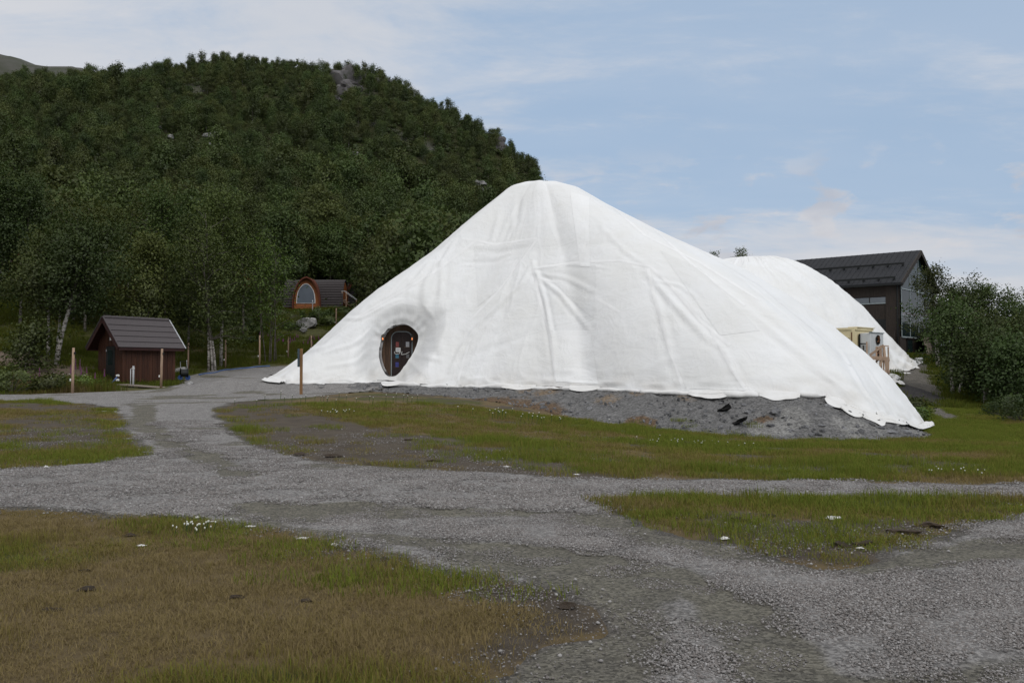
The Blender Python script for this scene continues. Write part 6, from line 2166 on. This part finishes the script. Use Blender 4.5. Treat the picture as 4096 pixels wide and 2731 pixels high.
def rocks():
    rng = np.random.default_rng(33)

    def put(label, p, s, seed, m=M_ROCK, n=3, name='boulder', cat='boulder', group=None, rough=0.3, sink=0.25):
        me = rock_mesh(seed, n, rough=rough)
        o = obj(name, me, m, None, (p[0], p[1], p[2] - sink * s[2] + s[2] * 0.5))
        o.scale = s
        o.rotation_euler = (0, 0, rng.uniform(0, 6.28))
        tag(o, label, cat, group)
        return o
    p = at(307, 324.5, 79)
    put('large grey lichened boulder on the grass below the arched cabin', (p[0], p[1], hz(p[0], p[1]) + 0.1), (0.95, 0.7, 0.9), 3, M_ROCKLT, n=4)
    p = at(300, 352, 66)
    put('small pale rock in the grass slope above the fence', at(303, 331, 76), (0.4, 0.3, 0.25), 5)
    p = at(179.5, 360, 54)
    put('rounded grey rock in the grass behind the shed', (p[0], p[1], hz(p[0], p[1])), (0.42, 0.35, 0.5), 4)
    p = ground_at(189.5, 384.5)
    put('small pale rock at the road edge by the hose cart', p, (0.17, 0.15, 0.17), 6)
    q = at(28, 296, 72)
    put('grey flat rock on the slope under the hidden red cabin', (q[0], q[1], hz(q[0], q[1])), (1.0, 0.6, 0.35), 7)
    # boulders lying between the birches of the hillside
    P = BOULDERS
    for k, (a, b, d, r) in enumerate(P):
        r = r * 0.8
        q = at(a, b, d)
        z = hz(q[0], q[1])
        put('pale grey boulder lying among the birches of the hillside', (q[0], q[1], z + 0.4 * r), (1.25 * r * rng.uniform(.8, 1.2), r, 1.2 * r * rng.uniform(.7, 1.0)), 40 + k, group='boulders among the hillside birches', rough=0.4, sink=0.1)
    # crags
    for lab, specs in (('dark broken crag breaking out of the wood under the hill crest', [(344, 95, 288, 8, 5), (351, 104, 280, 7, 7), (341, 110, 278, 6, 6), (358, 98, 288, 7, 4), (350, 92, 292, 8, 3), (376, 102, 288, 7, 3), (384, 100, 290, 5, 2), (345, 117, 270, 6, 5), (338, 123, 264, 5, 3), (333, 128, 258, 4, 2.5), (344, 129, 258, 3.5, 2), (352, 113, 272, 5, 4), (339, 132, 255, 3, 1.8)]),
                       ('small dark crag standing out at the right shoulder of the hill', [(497, 152, 266, 4.5, 3.5), (501, 157, 264, 3.5, 4)]),
                       ('reddish slab of bare rock low in the hillside wood', [(234, 195, 158, 3.6, 2.6), (237, 203, 152, 3.0, 2.4)])):
        q0 = at(*specs[0][:3])
        t = thing('rock_crag', lab, 'crag', (q0[0], q0[1], hz(q0[0], q0[1])))
        for k, (a, b, d, w, h) in enumerate(specs):
            q = at(a, b, d)
            z = hz(q[0], q[1])
            me = rock_mesh(90 + k + int(a), 3, rough=0.5)
            o = obj('rock_block', me, M_ROCKDK, t, (q[0] - q0[0], q[1] - q0[1], z - t.location[2] + h * 0.25))
            o.scale = (w * 0.6, w * 0.5, h * 0.75)
            o.rotation_euler = (0, 0, rng.uniform(0, 6))
    # larger stones on the raw slope
    S = [(523, 391, .26), (543, 393, .16), (550, 392, .14), (610, 403, .24), (640, 412, .26), (651, 406, .20), (660, 411, .15), (668, 413, .17), (627, 398, .18), (592, 405, .16), (745, 404, .20), (720, 399, .18), (795, 399, .34), (749, 411, .30), (775, 412, .45), (805, 413, .26), (829, 406, .40), (846, 412, .38), (838, 405, .22), (770, 425, .30), (724, 425, .18), (665, 425, .2), (622, 432, .36), (630, 430, .22), (575, 420, .18), (790, 430, .24), (812, 434, .26), (850, 432, .22), (870, 424, .30), (880, 428, .34), (890, 431, .4), (905, 433, .42), (908, 438, .34), (897, 438, .26), (862, 438, .24), (705, 418, .2), (735, 433, .2), (690, 409, .18), (560, 402, .14), (600, 414, .16), (820, 425, .28), (860, 418, .22), (500, 391, .12), (476, 389, .12), (758, 436, .28), (680, 430, .18)]
    for k, (a, b, r) in enumerate(S):
        q = ground_at(a, b)
        r = r * 0.75
        put('broken grey stone lying on the dark gravel slope', q, (r * .8, r * rng.uniform(.5, .75), r * rng.uniform(.4, .65)), 150 + k, M_STONE, 2, 'stone', 'stone', 'larger stones on the gravel slope', 0.35, 0.55)
    srcs = []
    for k in range(4):
        me = rock_mesh(250 + k, 1, rough=0.35); me.materials.append(M_STONE); srcs.append(me)
    n = 9000
    x, y = rng.uniform(-6, 16, n), rng.uniform(25, 41, n)
    b = bank_mask(x, y)
    dd = -sdf(x, y, PAD)
    ok = (rng.uniform(0, 1, n) < b * (0.45 + 0.5 * sstep(0, 3, dd))) & (dd > -0.9)
    x, y = x[ok], y[ok]; n = len(x)
    s = np.clip(rng.lognormal(-3.0, 0.5, n), 0.02, 0.17)
    scatter('slope_rubble', np.c_[x, y, H(x, y) + 0.02], rng.uniform(0, 6.28, (n, 3)), np.c_[s, s * rng.uniform(.6, 1, n), s * rng.uniform(.5, .9, n)], rng.integers(0, 4, n), srcs, 'small broken stones strewn over the dark gravel slope', 'rubble')
    M_CHAR = material('charred_wood', (0.022, 0.021, 0.021), (0.010, 0.010, 0.010), rough=0.95, nscale=8, bump=0.8, bscale=25)
    # burnt timber ends sticking out of the slope
    for (a, b, w, h, lab) in ((722, 411, 0.35, 0.5, 'black burnt log end lying down the gravel slope'), (738, 423, 0.3, 0.2, 'small black charred lump on the gravel slope')):
        q = ground_at(a, b)
        me = rock_mesh(900 + int(a), 3, rough=0.8)
        o = obj('charred_log', me, M_CHAR, None, (q[0], q[1], q[2] + 0.05))
        o.scale = (w * 0.42, w * 1.1, w * 0.35)
        o.rotation_euler = (-0.35, 0.1, 0.45)
        tag(o, lab, 'log')


rocks()


# ---------------------------------------------------------------- grass, gravel, flowers, scraps
def grass_mat(name='grass_blade', f=1.0):
    m = bpy.data.materials.new(name)
    m.use_nodes = True
    nt = m.node_tree
    N, L = nt.nodes, nt.links
    N.remove(N['Principled BSDF'])
    out = N['Material Output']
    ti = N.new('ShaderNodeAttribute'); ti.attribute_type = 'INSTANCER'; ti.attribute_name = 'tint'
    sh = N.new('ShaderNodeAttribute'); sh.attribute_name = 'shade'
    ad = N.new('ShaderNodeMath'); ad.operation = 'MULTIPLY_ADD'
    L.new(sh.outputs['Fac'], ad.inputs[0]); ad.inputs[1].default_value = 0.7; ad.inputs[2].default_value = -0.35
    a2 = N.new('ShaderNodeMath'); a2.operation = 'ADD'; a2.use_clamp = True
    L.new(ad.outputs[0], a2.inputs[0]); L.new(ti.outputs['Fac'], a2.inputs[1])
    cr = N.new('ShaderNodeValToRGB')
    L.new(a2.outputs[0], cr.inputs[0])
    e = cr.color_ramp.elements
    e[0].position = 0.0; e[0].color = (0.235 * f, 0.182 * f, 0.090 * f, 1)
    e[1].position = 1.0; e[1].color = (0.135 * f, 0.170 * f, 0.028 * f, 1)
    for pos, col in ((0.35, (0.178 * f, 0.138 * f, 0.052 * f)), (0.62, (0.190 * f, 0.172 * f, 0.042 * f)),):
        q = e.new(pos); q.color = (*col, 1)
    df, tr = N.new('ShaderNodeBsdfDiffuse'), N.new('ShaderNodeBsdfTranslucent')
    for s in (df, tr):
        L.new(cr.outputs[0], s.inputs['Color'])
    ms = N.new('ShaderNodeMixShader'); ms.inputs[0].default_value = 0.3
    L.new(df.outputs[0], ms.inputs[1]); L.new(tr.outputs[0], ms.inputs[2])
    L.new(ms.outputs[0], out.inputs['Surface'])
    return m


def tuft_mesh(seed, n, radius, h, width, m, bend=0.6):
    r = np.random.default_rng(seed)
    rr = radius * np.sqrt(r.uniform(0, 1, n)); a = r.uniform(0, 6.28, n)
    base = np.stack([rr * np.cos(a), rr * np.sin(a), np.full(n, -0.01)], 1)
    b = r.uniform(0, 6.28, n)
    hh = h * r.uniform(0.35, 1.25, n)
    d = np.stack([np.cos(b), np.sin(b), np.zeros(n)], 1)
    sd = np.stack([-np.sin(b), np.cos(b), np.zeros(n)], 1)
    bd = bend * r.uniform(0.1, 1.0, n)
    mid = base + d * (hh * bd * 0.35)[:, None] + np.array([0, 0, 1]) * (hh * 0.6)[:, None]
    tip = base + d * (hh * bd)[:, None] + np.array([0, 0, 1]) * (hh * (1 - 0.35 * bd))[:, None]
    w = width * r.uniform(0.6, 1.3, n)[:, None]
    V = np.stack([base - sd * w, base + sd * w, mid + sd * w * 0.7, mid - sd * w * 0.7, tip], 1).reshape(-1, 3)
    k = np.arange(n) * 5
    F = np.concatenate([np.stack([k, k + 1, k + 2], 1), np.stack([k, k + 2, k + 3], 1), np.stack([k + 3, k + 2, k + 4], 1)])
    me = raw_mesh('tuft', V, F)
    attr(me, 'shade', np.repeat(r.uniform(0, 1, n), 5))
    me.materials.append(m)
    return me


def grasses():
    rng = np.random.default_rng(44)
    M = grass_mat()
    short = [tuft_mesh(600 + k, 120, 0.22, 0.085, 0.0022, M, 0.9) for k in range(4)]
    mid = [tuft_mesh(610 + k, 110, 0.28, 0.115, 0.0034, M, 0.9) for k in range(4)]
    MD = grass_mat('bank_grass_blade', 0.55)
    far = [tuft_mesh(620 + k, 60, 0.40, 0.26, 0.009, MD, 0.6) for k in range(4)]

    def fill(poly, dens, lo, hi, kind):
        P = np.array(poly)
        x0, y0 = P.min(0); x1, y1 = P.max(0)
        n = int((x1 - x0) * (y1 - y0) * dens)
        x, y = rng.uniform(x0, x1, n), rng.uniform(y0, y1, n)
        ok = inside(x, y, poly) & (y > lo) & (y < hi) & (np.abs(x) < 0.72 * y + 2.5)
        return x[ok], y[ok]
    # foreground lawn
    def emit(name, x, y, src, hscale, label, base_keep=1.0, greenoff=0.0, mudcut=0.93):
        ok = (road_mask(x, y) < 0.12) & (bank_mask(x, y) < 0.4) & (path_mask(x, y) < 0.1)
        ok &= rng.uniform(0, 1, len(x)) < base_keep * (1 - mudcut * mud(x, y))
        x, y = x[ok], y[ok]
        g = np.clip(greenness(x, y) + greenoff + rng.normal(0, 0.10, len(x)), 0, 1)
        n = len(x)
        hs = hscale(x, y, g) * rng.uniform(0.6, 1.3, n) * (1 + 0.5 * vnoise(x / 0.7, y / 0.7, seed=145))
        s = rng.uniform(0.85, 1.2, n)
        scatter(name, np.c_[x, y, H(x, y)], np.c_[np.zeros(n), np.zeros(n), rng.uniform(0, 6.28, n)], np.c_[s, s, hs], rng.integers(0, 4, n), src, label, 'grass', {'tint': g})
    x, y = fill(FG, 52, 0, 15, 0)
    emit('lawn_grass', x, y, short, lambda x, y, g: 0.5 + 0.75 * g, 'short dry grass of the nearest lawn before the gravel road')
    x, y = fill(WEDGE, 38, 0, 40, 0)
    tall = seg_dist(x, y, gp([(1400, 1155), (1600, 1146), (2000, 1145), (2352, 1150), (2600, 1154)]), closed=False)
    emit('verge_grass', x, y, mid, lambda x, y, g: 0.35 + 0.75 * (1 - sstep(0.2, 1.3, seg_dist(x, y, gp([(1400, 1155), (1600, 1146), (2000, 1145), (2352, 1150), (2600, 1154)]), closed=False))) + 0.2 * g, 'taller grass on the verge between the two gravel lanes', greenoff=0.1)
    x, y = fill(ISLE, 26, 0, 60, 0)
    emit('island_grass', x, y, mid, lambda x, y, g: 0.45 + 0.6 * g, 'patchy grass on the strip between the gravel tracks')
    x, y = fill(FIELD, 19, 0, 29.5, 0)
    emit('field_grass', x, y, mid, lambda x, y, g: 0.45 + 0.8 * g, 'green and straw coloured grass of the field below the gravel slope', greenoff=0.06)
    # banks by the shed and right-hand slope
    n = 15000
    x, y = rng.uniform(-50, -2, n), rng.uniform(36, 92, n)
    ok = (road_mask(x, y) < -0.2) & (np.abs(x) < 0.66 * y)
    for (a_, b_, d_, r_) in [(5, 355, 47.5, 1.6), (28, 362, 46.5, 1.1), (42, 374, 45.0, 1.0), (62, 371, 46, 1.0), (307, 325, 76.5, 2.2)]:
        q_ = at(a_, b_, d_)
        ok &= np.hypot(x - q_[0], y - q_[1]) > r_
    ok &= seg_dist(x, y, [at(113, 384, 43.4)[:2], at(178, 388.6, 39.6)[:2]], closed=False) > 1.0
    ok &= seg_dist(x, y, [at(120, 384, 42.0)[:2], at(178, 388.6, 38.6)[:2]], closed=False) > 1.0
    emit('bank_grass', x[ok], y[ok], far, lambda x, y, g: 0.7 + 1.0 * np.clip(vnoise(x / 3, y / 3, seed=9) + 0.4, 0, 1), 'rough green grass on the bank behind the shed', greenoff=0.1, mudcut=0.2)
    n = 9000
    x, y = rng.uniform(14, 46, n), rng.uniform(29, 80, n)
    ok = (sdf(x, y, FIELD) < 0.3) & (np.abs(x) < 0.66 * y)
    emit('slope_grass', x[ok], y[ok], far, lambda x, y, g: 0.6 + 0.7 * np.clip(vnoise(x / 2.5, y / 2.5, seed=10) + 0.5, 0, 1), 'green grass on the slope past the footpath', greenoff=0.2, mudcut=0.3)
    n = 3500
    x, y = rng.uniform(14, 26, n), rng.uniform(29, 40, n)
    ok = (sdf(x, y, FIELD) > -0.3)
    emit('corner_grass', x[ok], y[ok], mid, lambda x, y, g: 1.0 + 0 * x, 'green grass at the foot of the sheet beside the footpath', greenoff=0.25, mudcut=0.3)
    # strong green clumps
    G = [(1380, 1150, 1.0, 14), (1420, 1170, .8, 10), (1560, 1190, .9, 14), (1730, 1232, .8, 14), (1780, 1236, .6, 8), (1990, 1180, .9, 12), (860, 935, 1.3, 12), (800, 930, 1.2, 12), (1190, 965, 1.3, 12), (1230, 985, 1.4, 10), (1220, 1045, 1.3, 22), (1320, 1060, 1.2, 22), (1420, 1080, 1.0, 14), (280, 1000, 1.0, 10), (275, 1030, .9, 10), (60, 1055, 1.0, 24), (200, 1055, .9, 20), (950, 1310, .8, 10), (1040, 1330, .8, 12), (700, 1250, .7, 8), (1100, 1000, 1.0, 10), (900, 950, .9, 14), (640, 935, .6, 10), (740, 1255, .6, 6), (1250, 1520, .7, 4), (1410, 990, 1.2, 8), (1550, 990, 1.2, 8), (520, 1215, .8, 8), (430, 1205, .8, 6)]
    xs_, ys_, hs_ = [], [], []
    for a, b, h, k in G:
        c = ground_at(a / D2, b / D2)
        s = 0.25 + c[1] * 0.022
        q = rng.normal(size=(k * 2, 2)) * np.array([s * 1.6, s * 0.8])
        xs_ += list(c[0] + q[:, 0]); ys_ += list(c[1] + q[:, 1]); hs_ += [h] * (k * 2)
    x, y, h = np.array(xs_), np.array(ys_), np.array(hs_)
    ok = road_mask(x, y) < 0.05
    x, y, h = x[ok], y[ok], h[ok]
    n = len(x)
    h = h * rng.uniform(0.8, 1.25, n)
    scatter('green_grass_clumps', np.c_[x, y, H(x, y)], np.c_[np.zeros(n), np.zeros(n), rng.uniform(0, 6.28, n)], np.c_[np.ones(n), np.ones(n), h], rng.integers(0, 4, n), mid, 'fresh green grass clumps along the field and lane edges', 'grass', {'tint': np.clip(rng.normal(0.95, 0.06, n), 0, 1)})


grasses()


def gravel():
    rng = np.random.default_rng(55)
    m = bpy.data.materials.new('gravel_stone')
    m.use_nodes = True
    nt = m.node_tree
    b = nt.nodes['Principled BSDF']; b.inputs['Roughness'].default_value = 0.85; b.inputs['Specular IOR Level'].default_value = 0.3
    sh = nt.nodes.new('ShaderNodeAttribute'); sh.attribute_name = 'shade'
    cr = nt.nodes.new('ShaderNodeValToRGB')
    nt.links.new(sh.outputs['Fac'], cr.inputs[0]); nt.links.new(cr.outputs[0], b.inputs['Base Color'])
    e = cr.color_ramp.elements
    e[0].position = 0; e[0].color = (0.11, 0.106, 0.105, 1)
    e[1].position = 1; e[1].color = (0.40, 0.39, 0.385, 1)
    for p, c in ((0.3, (0.165, 0.148, 0.138)), (0.55, (0.235, 0.222, 0.214)), (0.8, (0.32, 0.306, 0.297))):
        q = e.new(p); q.color = (*c, 1)
    import bmesh
    bm = bmesh.new(); bmesh.ops.create_icosphere(bm, subdivisions=1, radius=1.0)
    iv = np.array([v.co[:] for v in bm.verts]); fi = np.array([[v.index for v in f.verts] for f in bm.faces]); bm.free()

    def patch(seed, n, rad, size):
        r = np.random.default_rng(seed)
        V, F, S = [], [], []
        for k in range(n):
            s = size * np.clip(r.lognormal(0, 0.38), 0.5, 2.4)
            sc = s * np.array([1, r.uniform(.6, 1), r.uniform(.4, .7)])
            v = iv * (1 + r.uniform(-0.25, 0.25, (len(iv), 1))) * sc
            t, u = r.uniform(0, 6.28), r.normal(0, 0.3)
            R = np.array([[math.cos(t), -math.sin(t), 0], [math.sin(t), math.cos(t), 0], [0, 0, 1]]) @ np.array([[math.cos(u), 0, math.sin(u)], [0, 1, 0], [-math.sin(u), 0, math.cos(u)]])
            a, q = r.uniform(0, 6.28), rad * math.sqrt(r.uniform(0, 1))
            v = v @ R.T + np.array([q * math.cos(a), q * math.sin(a), s * 0.18])
            F.append(fi + len(iv) * k); V.append(v); S.append(np.full(len(iv), np.clip(r.beta(2.2, 3.0), 0, 1)))
        me = raw_mesh('gravel_patch', np.concatenate(V), np.concatenate(F), False)
        attr(me, 'shade', np.concatenate(S)); me.materials.append(m)
        return me
    fine = [patch(700 + k, 330, 0.26, 0.0066) for k in range(5)]
    coarse = [patch(710 + k, 200, 0.32, 0.0095) for k in range(4)]
    for nm, lab, y0, y1, dens, src in (('road_gravel_stones', 'loose grey crushed stone of the nearest gravel road', 3.2, 11, 20, fine), ('lane_gravel_stones', 'loose grey crushed stone of the gravel lanes farther off', 10.5, 24, 11, coarse)):
        n = int((y1 - y0) * 1.36 * y1 * dens)
        y = rng.uniform(y0, y1, n); x = rng.uniform(-0.68 * y1, 0.68 * y1, n)
        ok = (np.abs(x) < 0.66 * y + 0.8)
        x, y = x[ok], y[ok]
        mk, pk = road_mask(x, y), packed(x, y)
        ok = (mk > 0.12) & (rng.uniform(0, 1, len(x)) < (1 - 0.92 * pk) * sstep(0.05, 0.6, mk))
        x, y, pk = x[ok], y[ok], pk[ok]; n = len(x)
        s = rng.uniform(0.85, 1.15, n) * (1 - 0.25 * pk)
        scatter(nm, np.c_[x, y, H(x, y) + 0.022 - 0.018 * pk], np.c_[np.zeros(n), np.zeros(n), rng.uniform(0, 6.28, n)], np.c_[s, s, s], rng.integers(0, len(src), n), src, lab, 'gravel')
    # sparse chips on packed earth
    y = rng.uniform(3.3, 22, 5000); x = rng.uniform(-0.62, 0.62, 5000) * y
    mk = road_mask(x, y)
    ok = ((mk > -0.12) & (mk < 0.5) & (rng.uniform(0, 1, 5000) < 0.4)) | ((mk > -3.5) & (mk <= -0.05) & (y > 4.5) & (rng.uniform(0, 1, 5000) < mud(x, y) - 0.45))
    x, y = x[ok], y[ok]; n = len(x)
    sparse = [patch(720 + k, 34, 0.3, 0.007) for k in range(3)]
    scatter('verge_chippings', np.c_[x, y, H(x, y) + 0.012], np.c_[np.zeros(n), np.zeros(n), rng.uniform(0, 6.28, n)], np.ones((n, 3)), rng.integers(0, 3, n), sparse, 'scattered stone chippings along the lawn edge', 'gravel')


gravel()


def small_things():
    rng = np.random.default_rng(66)
    # scraps of the white sheet lying about
    S = [(1912, 1191, .42, .13, 'long torn white scrap lying on the straw of the verge'), (1665, 1238, .20, .09, 'small knotted white scrap at the verge edge by the green tuft'), (1976, 1260, .15, .05, 'small white scrap on the bare earth tip of the verge'),
         (452, 1190, .13, .11, 'round white scrap at the lawn edge by the flowers'), (487, 1199, .16, .04, 'flat white scrap on the lawn edge'), (575, 1210, .22, .05, 'flat white scrap at the lawn edge past the flowers'), (768, 1252, .17, .08, 'crumpled white scrap on the lawn corner'), (695, 1237, .25, .04, 'white scrap on green grass at the lawn edge'),
         (325, 1254, .18, .06, 'triangular white scrap lying on the dry lawn'), (205, 1045 + 0, .16, .05, 'white scrap in the grass of the left strip'), (240, 944, .35, .04, 'flat white scrap on the gravel before the shed'), (265, 945, .2, .03, 'tiny white scrap on the gravel before the shed'),
         (1325, 1090, .2, .05, 'white scrap at the edge of the muddy field'), (1165, 1072, .25, .05, 'white scrap on bare mud beside the lane'), (108, 1073, .2, .12, 'white scrap at the grass edge of the left strip')]
    for k, (a, b, w, h, lab) in enumerate(S):
        c = ground_at(a / D2, b / D2)
        n = 14
        u = np.linspace(-1, 1, n)
        U, Wv = np.meshgrid(u, u)
        rr = np.clip(1 - np.hypot(U, Wv) ** 2, 0, 1)
        w, h = w * 0.6, h * 0.5
        X = U * w * 0.38 + 0.12 * w * vnoise(U * 2 + k, Wv * 2, seed=k)
        Y = Wv * w * 0.28 + 0.12 * w * vnoise(U * 2, Wv * 2 + k, seed=k + 50)
        Z = -0.01 + 0.6 * h * (0.25 + 0.75 * np.abs(vnoise(U * 2.2 + 3 * k, Wv * 2.2, seed=k + 90))) * rr ** 0.6
        top = np.stack([X, Y, Z + 0.01], -1).reshape(-1, 3)
        idx = np.arange(n * n).reshape(n, n)
        F = np.stack([idx[:-1, :-1], idx[:-1, 1:], idx[1:, 1:], idx[1:, :-1]], -1).reshape(-1, 4)
        bot = top.copy(); bot[:, 2] = -0.03
        me = raw_mesh('fabric_scrap', np.concatenate([top, bot]), np.concatenate([F, F[:, ::-1] + n * n]), True)
        attr(me, 'soil', np.full(2 * n * n, 0.7))
        o = obj('fabric_scrap', me, M_CLOTH2, None, (c[0], c[1], c[2] + 0.012))
        o.rotation_euler = (0, 0, rng.uniform(-0.5, 0.5))
        tag(o, lab, 'scrap')
    # clods of turf and manure-like earth on the lawn
    M_CLOD = material('dark_clod', (0.080, 0.058, 0.040), (0.045, 0.034, 0.025), rough=1.0, nscale=9, bump=0.8, bscale=30, rand=0.3)
    for k, (a, b, r) in enumerate([(205, 1355, .075), (192, 1310, .05), (105, 1285, .04), (300, 1230, .07), (335, 1222, .06), (112, 1400, .06), (545, 1372, .06), (700, 1380, .05), (1300, 1392, .07), (1700, 1195, .09), (1770, 1185, .09), (1930, 1255, .12), (1975, 1250, .10), (2080, 1225, .12), (2150, 1210, .12), (760, 1048, .14), (690, 1043, .13), (1190, 1048, .10), (1000, 1058, .12), (2260, 1080, .14), (1580, 1019, .16), (940, 1010, .10)]):
        c = ground_at(a / D2, b / D2)
        me = rock_mesh(800 + k, 2, flat=0.5, rough=0.7)
        o = obj('earth_clod', me, M_CLOD, None, (c[0], c[1], c[2] + r * 0.12))
        r *= 0.8
        o.scale = (r * 1.4, r, r * 0.8)
        o.rotation_euler = (0, 0, rng.uniform(-0.6, 0.6))
        tag(o, 'dark clod of earth lying on the grass or bare ground beside the lanes', 'clod', 'earth clods strewn beside the lanes')
    # flowers
    M_PET = material('white_petal', (0.72, 0.72, 0.66), (0.62, 0.63, 0.55), rough=0.8)
    M_PINK = material('fireweed_pink', (0.19, 0.05, 0.15), (0.13, 0.035, 0.10), rough=0.8)
    M_STEM = material('flower_stem', (0.06, 0.09, 0.025), rough=0.9)

    def clump(label, px, py, n, spread, h, m, spike=False, d=None, cat='flowers', dot=0.022):
        c = ground_at(px, py) if d is None else at(px, py, d)
        c = np.array([c[0], c[1], hz(c[0], c[1])])
        t = thing('flower_clump', label, cat, c)
        st, fl = MB(), MB()
        for k in range(n):
            x, y = rng.normal(0, spread, 2) * np.array([1, 0.6])
            z0 = hz(c[0] + x, c[1] + y) - c[2]
            hh = h * rng.uniform(0.6, 1.15)
            st.tube([(x, y, z0), (x + 0.02, y, z0 + hh)], 0.004 if d is None and c[1] < 15 else 0.008, 3, False)
            if spike:
                for j in range(7):
                    q = 0.62 + 0.055 * j
                    rd = dot * (1.3 - 0.12 * j)
                    fl.tube([(x, y, z0 + hh * q), (x, y, z0 + hh * q + 0.03), (x, y, z0 + hh * q + 0.05)], [rd * 0.5, rd, rd * 0.4], 5)
            else:
                fl.tube([(x + 0.02, y, z0 + hh), (x + 0.02, y, z0 + hh + 0.012), (x + 0.02, y, z0 + hh + 0.02)], [dot * 0.4, dot, dot * 0.5], 6)
        o = st.build('flower_stems', M_STEM, t); o['kind'] = 'stuff'
        o = fl.build('flower_heads', m, t); o['kind'] = 'stuff'
    clump('white clover like flowers at the lawn edge', 197, 532, 26, 0.14, 0.09, M_PET, dot=0.009)
    clump('tall white flowers in the grass beside the sign post', 345, 403, 26, 1.3, 0.28, M_PET, dot=0.022)
    clump('small white flowers in the field before the sign post', 335, 414, 14, 0.3, 0.12, M_PET, dot=0.022)
    clump('white flowers at the grass foot of the gravel slope', 515, 420, 26, 0.9, 0.25, M_PET, dot=0.022)
    clump('low white flowers spread in the field before the stone slope', 690, 444, 30, 0.8, 0.10, M_PET, dot=0.016)
    clump('yellow green weeds with white flower heads by the first fence post', 65, 389, 24, 0.5, 0.6, M_PET, dot=0.04)
    clump('pink fireweed standing in the weeds left of the shed', 84, 388, 7, 0.35, 1.2, M_PINK, True, dot=0.035)
    clump('pink fireweed in the weeds before the earth bank', 33, 391, 5, 0.4, 0.9, M_PINK, True, dot=0.035)
    clump('pink fireweed on the slope below the boulder', 297, 345, 30, 1.8, 0.7, M_PINK, True, 70, dot=0.035)
    clump('white flowers at the far end of the field', 960, 475, 12, 0.4, 0.10, M_PET, dot=0.012)


small_things()
